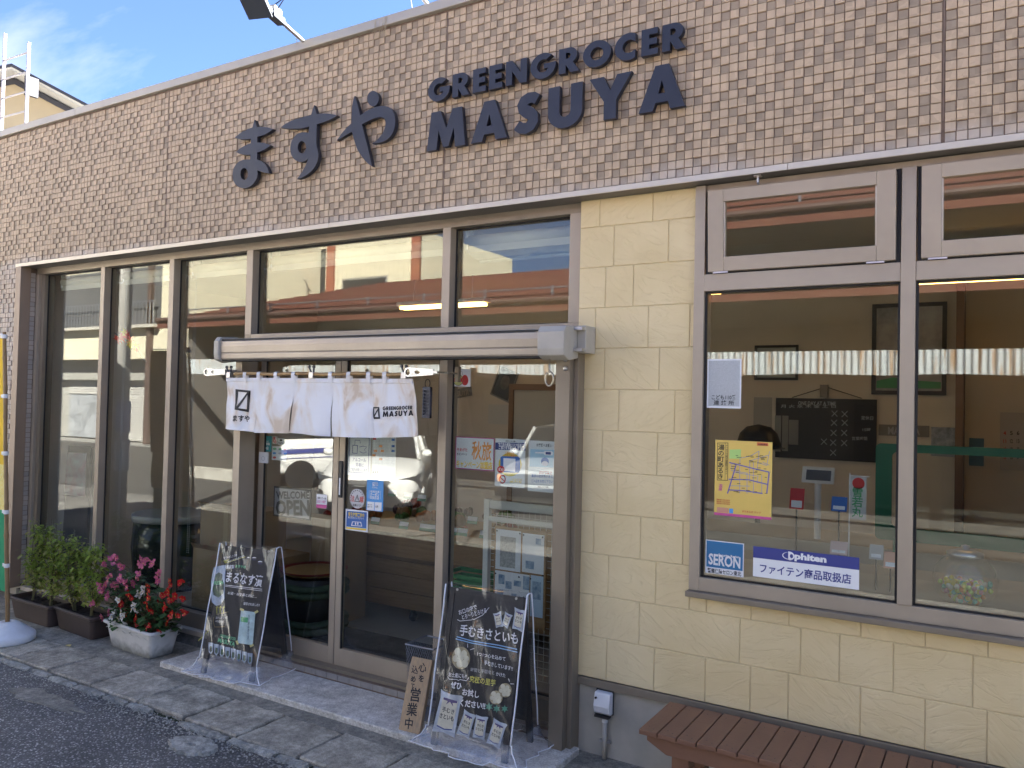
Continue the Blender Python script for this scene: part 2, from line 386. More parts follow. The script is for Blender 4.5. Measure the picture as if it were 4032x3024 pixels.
def sheet(x0,x1,y0,y1,z): return MB().add([(x0,y0,z),(x1,y0,z),(x1,y1,z),(x0,y1,z)], [(0,1,2,3)])
road = struct(sheet(-420,420,-420,420,-0.052).build('ground', mat('far_ground',(.26,.25,.225),.9,var=.3,vs=.3,world=True)))
rd = MB()
rd.grid(lambda u,v: (-60+120*u, -14+13.10*v, -.002 + (.004*math.sin(u*377+v*31)) - (.012 if v > .985 else 0)), 120, 40)
road = struct(rd.build('road', ASPH, smooth=True))
dim_sheet = MB(); dim_sheet.grid(lambda u,v: (-60+120*u, -13.9+8.6*v, .006+.004*math.sin(u*311+v*17)), 60, 10)  # dark sheet laid over the road, added to dim its reflection in the glass
struct(dim_sheet.build('added_dark_ground', mat('added_dark_asphalt',(.075,.07,.062),.85,var=.35,vs=1.5,bump=.4,bs=120,world=True), smooth=True))
# strip of old concrete between paving and shop
struct(MB().box(-14, 3.6, -.47, .16, -.05, -.004).build('forecourt_strip', STRIP, origin=(-5,-.2,-.05)))
# paving: bed + slabs + broken edging stones + moss in the joints
bed = struct(MB().box(-12, 2.2, -.93, -.452, -.05, -.030).build('paving', mat('joint_earth', (.055,.05,.035), .95, col2=(.03,.045,.015), vs=9, bump=.6, bs=80, world=True), origin=(-5,-.7,-.05)))
def slab_mesh(w, d, sd):
    rnd = random.Random(sd); b = MB(); n = 9
    def jit(k, a): return (rnd.random()-.5)*a
    ring = []
    for i in range(n): ring.append((-w/2 + w*i/n, -d/2))
    for i in range(6): ring.append((w/2, -d/2 + d*i/6))
    for i in range(n): ring.append((w/2 - w*i/n, d/2))
    for i in range(6): ring.append((-w/2, d/2 - d*i/6))
    ring = [(x + jit(0,.014), y + jit(0,.014)) for x, y in ring]
    low = [(x, y, -.045) for x, y in ring]; mid = [(x, y, -.010+jit(0,.004)) for x, y in ring]
    top = [(x*(1-.018/ w), y*(1-.018/d), jit(0,.003)) for x, y in ring]
    b.loft([low, mid, top]); return b.mesh('slab', smooth=False)
sm = [slab_mesh(.484, .392, k) for k in range(5)]
slab_x = [-6.285,-5.803,-5.29,-4.768,-4.285,-3.805,-3.31]
xs = [slab_x[0]-.49*k for k in range(9,0,-1)] + slab_x + [slab_x[-1]+.49*k for k in range(1,11)]
for i in range(len(xs)-1):
    w = xs[i+1]-xs[i]; o = put('slab', sm[i%5], SLAB, bed)
    o.location = Vector(((xs[i]+xs[i+1])/2, -.662, .002+random.uniform(-.004,.004))) - ROOT[bed.name]
    o.scale = ((w-.021)/.484, .972, 1); o.rotation_euler = (R_(random.uniform(-.5,.5)), R_(random.uniform(-.4,.4)), R_(random.uniform(-.7,.7)))
x = -9.0; k = 0
while x < 1.8:
    L = random.choice([.22,.30,.36,.40,.42]); rnd = random.Random(k)
    if not (-4.75 < x < -3.9 and k % 2):
        b = MB(); rings = []; nn = 9
        for i in range(nn):
            t = i/(nn-1); e = .5+.5*math.sin(math.pi*min(1,max(0,.12+.76*t))); j = lambda a: (rnd.random()-.5)*a
            w = .036*e + j(.012)
            rings.append([(t*L, -w, -.05), (t*L, -w*.9+j(.006), -.006+j(.008)), (t*L, -w*.2, .006+j(.006)), (t*L, w*.8, .004+j(.006)), (t*L, w, -.05)])
        b.loft(rings, close=True)
        o = put('edging_stone', b.mesh('edging_stone'), KERB, bed); o.location = Vector((x, -.905+random.uniform(-.008,.008), -.004)) - ROOT[bed.name]
    x += L + random.uniform(.01,.05); k += 1
# moss and grit along the joints
moss = MB(); rnd = random.Random(3)
def blob(x,y,r,z=-.024):
    n = 6; moss.add([(x,y,z+r*rnd.uniform(.35,.6))] + [(x+r*math.cos(a*math.pi/3+rnd.random())*rnd.uniform(.7,1.3), y+r*math.sin(a*math.pi/3)*rnd.uniform(.6,1.1), z) for a in range(n)], [(0,i+1,(i+1)%n+1) for i in range(n)])
for _ in range(2600):
    x = rnd.uniform(-8.5,.5); blob(x, -.872+rnd.gauss(0,.010), rnd.uniform(.004,.012))
for xj in xs:
    for _ in range(60): blob(xj+rnd.gauss(0,.004), rnd.uniform(-.86,-.47), rnd.uniform(.003,.009))
for _ in range(900): blob(rnd.uniform(-8.5,.5), -.462+rnd.gauss(0,.007), rnd.uniform(.003,.010))
o = moss.build('moss', mat('moss', (.05,.065,.018), .95, col2=(.035,.030,.018), vs=14, world=True)); o['kind'] = 'stuff'; o['label'] = 'dark moss growing in the joints of the grey paving slabs'; o['category'] = 'moss'
grit = MB(); moss = grit
for _ in range(1500):
    x = rnd.uniform(-8,.3); blob(x, -.945+rnd.gauss(0,.03), rnd.uniform(.003,.010), -.002)
for _ in range(420): blob(rnd.gauss(-4.2,.5), -1.0+rnd.gauss(0,.05), rnd.uniform(.004,.013), -.002)
o = grit.build('loose_grit', KERB); o['kind'] = 'stuff'; o['label'] = 'pale loose grit along the broken road edge'; o['category'] = 'grit'
# round concrete patch with a hole, set in the road
pp = PG(q(7,1245,1512)); b = MB(); n = 40; rnd = random.Random(5)
rr = [.165*(1+rnd.uniform(-.13,.10)) for _ in range(n)]
rg = lambda s, z: [(pp.x+s*rr[i]*math.cos(2*math.pi*i/n), pp.y+s*rr[i]*.62*math.sin(2*math.pi*i/n), z) for i in range(n)]
b.loft([rg(1,-.01), rg(.96,.008), rg(.3,.011), rg(.16,.006), rg(.14,-.012)], cap=False)
b.add(rg(.15,-.011), [tuple(range(n))])
tag(b.build('concrete_collar', KERB, origin=(pp.x,pp.y,0)), 'rough pale round concrete patch with a dark hole, set in the asphalt', 'concrete patch')
b = MB(); c = PG(q(7,280,1210)); n = 26; rnd = random.Random(11)
pts = [(c.x+(.42*math.cos(2*math.pi*i/n))*rnd.uniform(.75,1.15), c.y+.085*math.sin(2*math.pi*i/n)*rnd.uniform(.7,1.2)) for i in range(n)]
b.loft([[(x,y,-.01) for x,y in pts], [(c.x+(x-c.x)*.97, c.y+(y-c.y)*.95, .005) for x,y in pts]])
tag(b.build('road_patch', STRIP, origin=(c.x,c.y,0)), 'ragged grey cement patch in the asphalt beside the edging stones', 'road patch')

# ================================================================== shop building
SHOP = thing('shop_building', 'single-storey shop with brown mosaic tile fascia, glazed front and cream siding', 'building', (-3.5, .8, 0))
XL, XR = -10.4, 3.4
LIPZ, TOPZ = 3.187, 4.505
PIT = .0469
def tile_mat(name, col, lo):
    m = bpy.data.materials.new(name); m.use_nodes = True; nt, b = nodes_of(m)
    g = N(nt, 'ShaderNodeNewGeometry').outputs['Position']
    sn = N(nt, 'ShaderNodeVectorMath', operation='SNAP'); nt.links.new(g, sn.inputs[0]); sn.inputs[1].default_value = (PIT, 10, PIT)
    wn = N(nt, 'ShaderNodeTexWhiteNoise', noise_dimensions='3D'); nt.links.new(sn.outputs[0], wn.inputs['Vector'])
    rp = N(nt, 'ShaderNodeMapRange'); nt.links.new(wn.outputs['Value'], rp.inputs[0]); rp.inputs[3].default_value = .90; rp.inputs[4].default_value = 1.08
    n = N(nt, 'ShaderNodeTexNoise'); nt.links.new(g, n.inputs['Vector']); n.inputs['Scale'].default_value = 2.2; n.inputs['Detail'].default_value = 7
    rq = N(nt, 'ShaderNodeMapRange'); nt.links.new(n.outputs['Fac'], rq.inputs[0]); rq.inputs[1].default_value=.3; rq.inputs[2].default_value=.7; rq.inputs[3].default_value=.90; rq.inputs[4].default_value=1.08
    mu = N(nt, 'ShaderNodeMath', operation='MULTIPLY'); nt.links.new(rp.outputs[0], mu.inputs[0]); nt.links.new(rq.outputs[0], mu.inputs[1])
    sc = N(nt, 'ShaderNodeVectorMath', operation='SCALE'); sc.inputs[0].default_value = col; nt.links.new(mu.outputs[0], sc.inputs['Scale'])
    # pale lime bloom on some tiles just above the lip
    sp = N(nt, 'ShaderNodeSeparateXYZ'); nt.links.new(g, sp.inputs[0])
    n2 = N(nt, 'ShaderNodeTexNoise'); nt.links.new(g, n2.inputs['Vector']); n2.inputs['Scale'].default_value = 1.1; n2.inputs['Detail'].default_value = 5
    wb = N(nt, 'ShaderNodeMapRange'); nt.links.new(sp.outputs['Z'], wb.inputs[0]); wb.inputs[1].default_value = 3.20; wb.inputs[2].default_value = 3.36; wb.inputs[3].default_value = .42; wb.inputs[4].default_value = .0
    ma = N(nt, 'ShaderNodeMath', operation='ADD'); nt.links.new(wb.outputs[0], ma.inputs[0]); nt.links.new(n2.outputs['Fac'], ma.inputs[1])
    wm = N(nt, 'ShaderNodeMapRange'); nt.links.new(ma.outputs[0], wm.inputs[0]); wm.inputs[1].default_value = .72; wm.inputs[2].default_value = .95; wm.inputs[4].default_value = .55
    mx = N(nt, 'ShaderNodeMix', data_type='RGBA'); nt.links.new(wm.outputs[0], mx.inputs['Factor']); nt.links.new(sc.outputs[0], mx.inputs[6]); mx.inputs[7].default_value = (.50,.46,.43,1)
    nt.links.new(mx.outputs[2], b.inputs['Base Color']); b.inputs['Roughness'].default_value = .62
    n3 = N(nt, 'ShaderNodeTexNoise'); nt.links.new(g, n3.inputs['Vector']); n3.inputs['Scale'].default_value = 170
    bp = N(nt, 'ShaderNodeBump'); bp.inputs['Strength'].default_value = .25; bp.inputs['Distance'].default_value = .002; nt.links.new(n3.outputs['Fac'], bp.inputs['Height']); nt.links.new(bp.outputs[0], b.inputs['Normal'])
    MATS[name] = m; return m
TL = tile_mat('tile_light', (.49,.372,.25), 0); TDK = tile_mat('tile_dark', (.325,.257,.18), 0)
GROUT = mat('tile_grout', (.19,.135,.10), .9, var=.2, vs=30, world=True)
fascia = MB().box(XL, XR, .009, .26, LIPZ+.03, TOPZ).build('fascia_wall', GROUT, SHOP)
def tile_geo(front, w=.0432):
    b = MB(); h = w/2; k = h-.0022
    b.loft([[(-h,.0095,-h),(h,.0095,-h),(h,.0095,h),(-h,.0095,h)], [(-h,front+.0022,-h),(h,front+.0022,-h),(h,front+.0022,h),(-h,front+.0022,h)], [(-k,front,-k),(k,front,-k),(k,front,k),(-k,front,k)]], cap=False)
    b.add([(-k,front,-k),(k,front,-k),(k,front,k),(-k,front,k)], [(0,1,2,3)]); return b
geoL, geoD = tile_geo(0.0), tile_geo(.0062)
meL, meD = geoL.mesh('tile'), geoD.mesh('tile')
rnd = random.Random(21)
def pattern(nc, nr):
    P = [[0]*nc for _ in range(nr)]
    for r in range(nr):
        for c in range(nc):
            if c and P[r][c-1]: continue
            pr = .52
            if r and P[r-1][c]: pr = .16
            if c > 1 and P[r][c-2]: pr *= .75
            if r and c and P[r-1][c-1]: pr *= 1.25
            P[r][c] = 1 if rnd.random() < pr else 0
    return P
JX = -.218; cells = []
col_x = []; jset = []
k = -4
for k in range(-5, 3):
    x0 = JX + k*2.814
    for c in range(60): col_x.append(x0 + .006 + PIT*(c+.5)*(2.814-.012)/2.814)
col_x = [x for x in col_x if XL+.03 < x < XR-.03]
rows = [LIPZ+.036 + PIT*(r+.5) for r in range(27)]
Pt = pattern(len(col_x), 27)
for r, z in enumerate(rows):
    for c, x in enumerate(col_x): cells.append((x, z, Pt[r][c], 0))
# left pier, down to the ground
prow = [.127 + PIT*(r+.5) for r in range(66)]; pcol = [-8.096 - PIT*(c+.5) for c in range(48)]
Pp = pattern(48, 66)
for r, z in enumerate(prow):
    for c, x in enumerate(pcol): cells.append((x, z, Pp[r][c], 1))
def in_view(x, z):
    d = Vector((x,0,z)) - CAM; f = d.dot(_f)
    if f <= 0: return None
    u = 2016 + FPX*d.dot(CR)/f; v = 1512 + FPX*d.dot(CD)/f
    return (f if 0 < u < 4032 and 0 < v < 3024 else None)
order = sorted([(in_view(x,z), i) for i, (x,z,k,w) in enumerate(cells) if in_view(x,z)])
near = set(i for _, i in order[:300])
pier = MB().box(XL, -8.09, .009, .26, .12, LIPZ+.03).build('tiled_pier', GROUT, SHOP)
mL = [MB(), MB()]; mD = [MB(), MB()]
for i, (x, z, k, w) in enumerate(cells):
    if i in near:
        o = put('tile', meD if k else meL, TDK if k else TL, fascia); o.location = Vector((x,0,z)) - ROOT[SHOP.name]
        o.rotation_euler = (R_(rnd.uniform(-.5,.5)), R_(rnd.uniform(-.35,.35)), R_(rnd.uniform(-.5,.5)))
    else:
        g = geoD if k else geoL; t = (mD if k else mL)[w]; j = rnd.uniform(-.0005,.0005)
        b = len(t.v); t.v += [v + Vector((x, j, z)) for v in g.v]; t.f += [tuple(b+i for i in f) for f in g.f]
for w, par in ((0, fascia), (1, pier)):
    for mm, mt in ((mL[w], TL), (mD[w], TDK)):
        o = mm.build('tile_field', mt, par); o['kind'] = 'stuff'
# joint sealant
for k in range(-3, 2):
    MB().box(JX+k*2.814-.0021, JX+k*2.814+.0021, .0055, .012, LIPZ+.14, TOPZ).build('joint_sealant', mat('sealant',(.24,.18,.14),.7), fascia)
# coping, lip, soffit
COPE = mat('coping_metal', (.42,.385,.33), .45, .2, var=.08, vs=2)
for a, b_ in ((XL-.02, -7.16), (-7.157, -1.4), (-1.397, XR+.02)):
    MB().box(a, b_, -.028, .30, TOPZ-.002, TOPZ+.062).build('coping', COPE, SHOP, bev=.004)
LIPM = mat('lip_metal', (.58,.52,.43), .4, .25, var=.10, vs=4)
for a, b_ in ((-8.10, -4.0), (-3.997, -.9), (-.897, XR)):
    MB().box(a, b_, -.016, -.004, LIPZ, LIPZ+.031).build('lip_flashing', LIPM, SHOP)
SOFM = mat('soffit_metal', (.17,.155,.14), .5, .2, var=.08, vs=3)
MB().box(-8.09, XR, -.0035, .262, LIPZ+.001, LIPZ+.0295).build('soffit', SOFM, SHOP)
# left return: trim + tile strip
MB().box(-8.094, -8.0, -.016, .0086, .12, LIPZ-.002).build('corner_trim', TRIM, SHOP, bev=.002)
MB().box(-8.05, -8.0015, .0088, .080, .12, LIPZ-.002).build('corner_trim', TRIM, SHOP)
ret = MB().box(-8.05, -8.012, .081, .135, .12, LIPZ-.002).build('return_wall', GROUT, SHOP)
meR = [tile_geo(0.0).mesh('tile'), tile_geo(.005).mesh('tile')]
for r in range(64):
    k = rnd.random() < .45; o = put('tile', meR[1 if k else 0], TDK if k else TL, ret)
    o.rotation_euler = (0,0,R_(90)); o.location = Vector((-8.0035, .108, .14+PIT*(r+.5))) - ROOT[SHOP.name]
# body behind: roof, side walls, interior
WALLI = mat('interior_wall', (.66,.585,.485), .85, var=.06, vs=2)
MB().box(XL, XR, .262, 5.2, 4.2, 4.3).build('roof_deck', mat('roof_deck',(.3,.3,.3),.8), SHOP)
CEIL = mat('interior_ceiling', (.70,.68,.63), .85, var=.04, vs=3)
MB().box(XL, XR, .262, 4.0, 3.2165, 3.30).build('interior_ceiling', CEIL, SHOP)
MB().box(XL, XR, 4.0, 4.15, .0, 4.2).build('interior_back_wall', WALLI, SHOP)
MB().box(XL, -8.1, .262, 4.0, .02, 3.2165).build('interior_side_wall', WALLI, SHOP)
MB().box(XR-.1, XR, .262, 4.0, .02, 3.2165).build('interior_side_wall', WALLI, SHOP)
MB().box(XL, XR, .17, 4.0, -.04, .085).build('interior_floor', mat('interior_floor',(.44,.42,.39),.35,var=.12,vs=2), SHOP)
# upstand of the roof wall behind the fascia
MB().box(XL, XR, 5.2, 5.35, .0, 4.25).build('rear_wall', mat('rear_wall',(.5,.48,.45),.8), SHOP)
MB().box(XR, XR+.12, .262, 5.35, 0, 4.5).build('side_wall', mat('rear_wall',(.5,.48,.45),.8), SHOP)
MB().box(XL-.12, XL, .01, 5.35, 0, 4.5).build('side_wall', mat('rear_wall',(.5,.48,.45),.8), SHOP)

# ------------------------------------------------------------------ glazed front
FY, FB = .13, .255
def mull(x0, x1, z0, z1, y0=FY, y1=FB, m=ALUL, name='mullion'):
    b = MB().box(x0, x1, y0, y1-.05, z0, z1); b.box(x0+.012, x1-.012, y1-.0495, y1, z0, z1)
    return b.build(name, m, SHOP, bev=.0018)
GT = LIPZ - .004
FRT = GT - .055
MULLS = [(-6.93,-6.872), (-5.953,-5.892), (-5.002,-4.932), (-3.119,-3.056), (-2.183,-2.10)]
mull(-8.0, -7.955, .10, FRT); MB().box(-7.9545, -7.90, .16, .26, .10, FRT).build('jamb', ALU, SHOP)
for i, (a, b_) in enumerate(MULLS): mull(a, b_, (.245 if i < 3 else 2.475) if i not in (2,3) else 2.475, FRT)
MB().box(-8.0, -2.06, FY+.004, FB, FRT+.0005, GT+.004).build('head_rail', ALU, SHOP)
# low rail + stone plinth left of the door
MB().box(-8.0, -4.95, FY+.001, FB, .125, .2445).build('bottom_rail', ALU, SHOP, bev=.002)
MB().box(-8.0, -4.95, .085, .20, .085, .1245).build('sill_cap', LIPM, SHOP, bev=.003)
MB().box(-8.1, -4.95, .10, .26, -.04, .0848).build('plinth', stone_mat('plinth_stone', (.10,.10,.10), (.16,.16,.155), (.22,.22,.21), 1, .2), SHOP)
# transom over the door
MB().box(-4.93, -2.10, FY, FB, 2.40, 2.4745).build('transom', ALUL, SHOP, bev=.002)
MB().box(-4.93, -2.10, FY+.02, FB-.02, 2.335, 2.3995).build('door_head', mat('door_head_dark',(.05,.05,.052),.5,.2), SHOP)
def pane(x0, x1, z0, z1, y=GY, par=SHOP, gasket=True):
    p = MB().box(x0+.001, x1-.001, y-.003, y+.003, z0+.001, z1-.001).build('pane', GLASS, par)
    if gasket:
        g = MB(); w = .010
        for a in ((x0,x0+w,z0,z1),(x1-w,x1,z0,z1),(x0+w,x1-w,z0,z0+w),(x0+w,x1-w,z1-w,z1)): g.box(a[0],a[1],y-.012,y-.0035,a[2],a[3])
        g.build('gasket', RUBBER, p)
    return p
bays = [(-7.90,-6.93,.245,FRT), (-6.872,-5.953,.245,FRT), (-5.892,-5.002,.245,FRT), (-4.932,-3.119,2.475,FRT), (-3.056,-2.183,2.475,FRT)]
for x0, x1, z0, z1 in bays: pane(x0, x1, z0, z1)
# portal posts in front of the frame
MB().box(-4.912, -4.842, -.02, .128, .036, 2.40).build('portal_post', ALUL, SHOP, bev=.002)
MB().box(-5.002, -4.932, FY, FB, .10, 2.475).build('portal_post', ALU, SHOP, bev=.002)
pst = MB().box(-2.172, -2.082, -.03, .128, .0, 2.43); pst.box(-2.0815, -2.052, .02, .128, .0, 2.43)
pst.build('portal_post', ALU, SHOP, bev=.002)
# sliding doors
def door(x0, x1, y, label=None, handle=None):
    d = MB(); w = .052
    d.box(x0, x0+w, y-.02, y+.02, .105, 2.335); d.box(x1-w, x1, y-.02, y+.02, .105, 2.335)
    d.box(x0+w, x1-w, y-.02, y+.02, .105, .225); d.box(x0+w, x1-w, y-.02, y+.02, 2.27, 2.335)
    o = d.build('door', ALUL, SHOP, bev=.0015)
    p = MB().box(x0+w-.004, x1-w+.004, y-.003, y+.003, .221, 2.274).build('pane', GLASS, o)
    g = MB(); q_ = .008
    for a in ((x0+w,x0+w+q_,.225,2.27),(x1-w-q_,x1-w,.225,2.27)): g.box(a[0],a[1],y-.016,y-.0035,a[2],a[3])
    g.build('gasket', RUBBER, o)
    if handle:
        h = MB().box(handle-.016, handle+.016, y-.036, y-.0205, 1.29, 1.55).build('handle', BLK, o, bev=.005)
        MB().box(handle-.006, handle+.006, y-.0375, y-.0362, 1.31, 1.43).build('handle_label', PAPER, o)
    return o
DOOR_L = door(-4.842+.0, -4.018, .185)
DOOR_R = door(-4.012, -3.09, .185, handle=-3.985)
MB().box(-3.119, -3.056, FY, FB, .105, 2.335).build('mullion', ALUL, SHOP, bev=.002)
MB().box(-4.842, -2.172, .10, .24, .085, .1045).build('door_track', ALU, SHOP)
MB().box(-3.056, -2.172, FY+.01, FB-.01, .1050, .225).build('bottom_rail', ALU, SHOP)
pane(-3.056, -2.172, .2255, 2.335, GY)
# tiled sill under the doors
sill = MB().box(-4.95, -2.06, .075, .17, -.03, .084).build('door_sill', GROUT, SHOP)
for i in range(27):
    x0 = -4.94 + i*.106
    MB().box(x0, x0+.101, .0705, .0748, .042, .080).build('tile', mat('sill_tile',(.30,.28,.26),.6,var=.15,vs=20), sill)
# concrete step in front of the doors
b = MB(); n = 60; top = []; 
struct(MB().box(-5.24, -2.02, -.352, .0745, -.05, .034).build('door_step', CONC, origin=(-3.6,-.15,0), bev=.008))

# ------------------------------------------------------------------ cream siding
def siding_mat():
    m = bpy.data.materials.new('cream_siding'); m.use_nodes = True; nt, b = nodes_of(m)
    g = N(nt, 'ShaderNodeNewGeometry').outputs['Position']
    oi = N(nt, 'ShaderNodeObjectInfo')
    mpn = N(nt, 'ShaderNodeMapping'); nt.links.new(g, mpn.inputs['Vector'])
    cbn = N(nt, 'ShaderNodeCombineXYZ'); ml = N(nt, 'ShaderNodeMath', operation='MULTIPLY_ADD'); nt.links.new(oi.outputs['Random'], ml.inputs[0]); ml.inputs[1].default_value = 1.6; ml.inputs[2].default_value = -.8
    nt.links.new(ml.outputs[0], cbn.inputs[1]); nt.links.new(cbn.outputs[0], mpn.inputs['Rotation'])
    st = N(nt, 'ShaderNodeMapping'); nt.links.new(mpn.outputs[0], st.inputs['Vector']); st.inputs['Scale'].default_value = (5, 5, 17)
    n = N(nt, 'ShaderNodeTexNoise'); nt.links.new(st.outputs[0], n.inputs['Vector']); n.inputs['Scale'].default_value = 1.0; n.inputs['Detail'].default_value = 8; n.inputs['Distortion'].default_value = .8
    n2 = N(nt, 'ShaderNodeTexNoise'); nt.links.new(g, n2.inputs['Vector']); n2.inputs['Scale'].default_value = 240
    n3 = N(nt, 'ShaderNodeTexNoise'); nt.links.new(g, n3.inputs['Vector']); n3.inputs['Scale'].default_value = 3; n3.inputs['Detail'].default_value = 6
    r = N(nt, 'ShaderNodeValToRGB'); nt.links.new(n3.outputs['Fac'], r.inputs[0]); e = r.color_ramp.elements
    e[0].position = .3; e[0].color = (.70,.56,.305,1); e[1].position = .7; e[1].color = (.79,.65,.385,1)
    # ridge: sharp creases of a riven face
    ab = N(nt, 'ShaderNodeMath', operation='SUBTRACT'); nt.links.new(n.outputs['Fac'], ab.inputs[0]); ab.inputs[1].default_value = .5
    a2 = N(nt, 'ShaderNodeMath', operation='ABSOLUTE'); nt.links.new(ab.outputs[0], a2.inputs[0])
    a3 = N(nt, 'ShaderNodeMapRange'); nt.links.new(a2.outputs[0], a3.inputs[0]); a3.inputs[1].default_value = 0; a3.inputs[2].default_value = .05
    pw = N(nt, 'ShaderNodeMath', operation='MULTIPLY_ADD'); nt.links.new(a3.outputs[0], pw.inputs[0]); pw.inputs[1].default_value = .3; nt.links.new(n.outputs['Fac'], pw.inputs[2])
    p2 = N(nt, 'ShaderNodeMath', operation='MULTIPLY_ADD'); nt.links.new(n2.outputs['Fac'], p2.inputs[0]); p2.inputs[1].default_value = .12; nt.links.new(pw.outputs[0], p2.inputs[2])
    bp = N(nt, 'ShaderNodeBump'); bp.inputs['Strength'].default_value = .38; bp.inputs['Distance'].default_value = .016
    nt.links.new(p2.outputs[0], bp.inputs['Height']); nt.links.new(bp.outputs[0], b.inputs['Normal'])
    nt.links.new(r.outputs[0], b.inputs['Base Color']); b.inputs['Roughness'].default_value = .72; MATS['cream_siding'] = m; return m
SID = siding_mat()
SX0, SX1, SY = -2.099, 3.4, .10
sidw = MB().box(SX0, -1.36, SY+.006, .26, .435, LIPZ).box(-1.36, .70, SY+.006, .26, .435, .985).box(.70, SX1, SY+.006, .26, .435, LIPZ).build('siding_wall', mat('siding_backing',(.66,.545,.33),.85), SHOP)
CH = .2356
jr = {}
for r, L in {
  0: [(9,145,1080),(9,437,1140),(9,683,1190),(9,1150,1290),(9,1570,1380),(9,1972,1450),(8,1718,950),(8,2026,1020)],
  1: [(9,370,830),(9,765,890),(9,1015,940),(9,1365,1000),(9,1880,1100),(8,1627,650),(8,1930,720)],
  2: [(9,155,600),(9,443,640),(9,690,680),(9,1155,750),(9,1572,810),(9,1978,880),(8,1730,400),(8,2037,450)],
  3: [(8,1635,130),(8,1938,170),(9,2,200)], 4: [(5,1788,1480),(5,2150,1530)], 5: [(5,1690,1240),(5,2047,1270)],
  6: [(5,1797,980),(5,2160,1020)], 7: [(5,1705,720),(5,2060,730)], 8: [(5,1645,460),(5,1988,460)], 9: [(5,1712,200),(5,1893,190)], 10: [(5,1765,30),(5,2118,20)], 11: [(2,1675,1400),(2,2020,1330)]}.items():
    jr[r] = sorted(PY(q(*t), SY).x for t in L)
for r in range(12):
    z0 = .432 + CH*r; z1 = min(z0+CH, LIPZ-.002)
    J = [SX0] + [x for x in jr[r] if SX0+.05 < x < SX1]
    while J[-1] < SX1-.5: J.append(J[-1] + random.choice([.24,.30,.33,.36]))
    J.append(SX1)
    for a, b_ in zip(J, J[1:]):
        for s, t, u, w in ([(a, b_, z0, z1)] if z1 <= .985 else [(a, min(b_, -1.40), z0, z1), (max(a, .70), b_, z0, z1)] + ([(max(a,-1.40), min(b_,.70), z0, .985)] if z0 < .96 else [])):
            if t-s < .02: continue
            g = .0017; k = .0075; b = MB(); x0, x1, y = s+g, t-g, SY
            zz0, zz1 = u+g, w-g
            b.loft([[(x0,y+.0125,zz0),(x1,y+.0125,zz0),(x1,y+.0125,zz1),(x0,y+.0125,zz1)], [(x0,y+.003,zz0),(x1,y+.003,zz0),(x1,y+.003,zz1),(x0,y+.003,zz1)], [(x0+.003,y,zz0+.003),(x1-.003,y,zz0+.003),(x1-.003,y,zz1-.003),(x0+.003,y,zz1-.003)]])
            b.build('block', SID, sidw)
MB().box(SX0+.001, SX1, SY-.01, SY+.03, .385, .4295).build('base_flashing', ALU, SHOP, bev=.002)
MB().box(SX0-.0, SX1, SY+.022, .26, -.04, .3845).build('base_wall', BASEC, SHOP)

# ------------------------------------------------------------------ window on the right
WY = .072
win = MB().box(-1.397,-1.3405,WY,.20,1.02,LIPZ-.004).box(.623,.679,WY,.20,1.02,LIPZ-.004).box(-1.3404,.6229,WY,.20,1.02,1.092)
win.box(-1.3404,.6229,WY+.012,.20,3.152,LIPZ-.004).box(-.3905,-.3275,WY-.006,.20,1.0925,3.1515)
win.box(-1.3404,-.391,WY-.001,.20,2.612,2.702).box(-.327,.6229,WY-.001,.20,2.612,2.702)
win = win.build('window', ALUL, SHOP, bev=.0022)
g = MB().box(-1.332,-.399,.0915,.10,1.093,1.101).box(-1.332,-.399,.0915,.10,2.603,2.6115).box(-1.3400,-1.328,.0915,.10,1.093,2.6115).box(-.403,-.391,.0915,.10,1.093,2.6115)
g.box(-.319,.615,.0915,.10,1.093,1.101).box(-.319,.615,.0915,.10,2.603,2.6115).box(-.327,-.315,.0915,.10,1.093,2.6115).box(.61,.6225,.0915,.10,1.093,2.6115)
g.build('gasket', RUBBER, win)
def tilt(b):
    for v in b.v: v.y -= (v.z-2.71)*.066
    return b
for a, b_ in ((-1.340,-.391), (-.327,.6225)):
    MB().box(a+.002, b_-.002, .101, .107, 1.094, 2.610).build('pane', GLASS, win)
    rbt = MB().box(a+.001, b_-.001, .105, .115, 2.7025, 3.1515)
    f = MB().box(a+.022, a+.105, WY-.012, .10, 2.712, 3.14).box(b_-.105, b_-.022, WY-.012, .10, 2.712, 3.14).box(a+.1052, b_-.1052, WY-.012, .10, 2.712, 2.787).box(a+.1052, b_-.1052, WY-.012, .10, 3.075, 3.14)
    tilt(f); f = f.build('sash', ALUL, win, bev=.003)
    f2 = MB().box(a+.1054, a+.112, WY-.004, .09, 2.788, 3.074).box(b_-.112, b_-.1054, WY-.004, .09, 2.788, 3.074); tilt(f2).build('sash_bead', LIPM, win)
    MB().box(a+.004, a+.0215, .085, .10, 2.704, 3.15).box(b_-.0215, b_-.004, .085, .10, 2.704, 3.15).box(a+.0216, b_-.0216, .085, .10, 2.704, 2.7115).box(a+.0216, b_-.0216, .085, .10, 3.1405, 3.15).build('gasket', RUBBER, win)
    tilt(MB().box(a+.108, b_-.108, .083, .089, 2.789, 3.073)).build('pane', GLASS, win)
    for xx in (a+.05, b_-.15): MB().box(xx, xx+.08, WY-.016, WY-.0125, 2.703, 2.711).build('hinge', ALUS, win)
MB().box(-1.402, .684, .03, .12, .990, 1.0185).build('window_sill', ALU, SHOP, bev=.003)
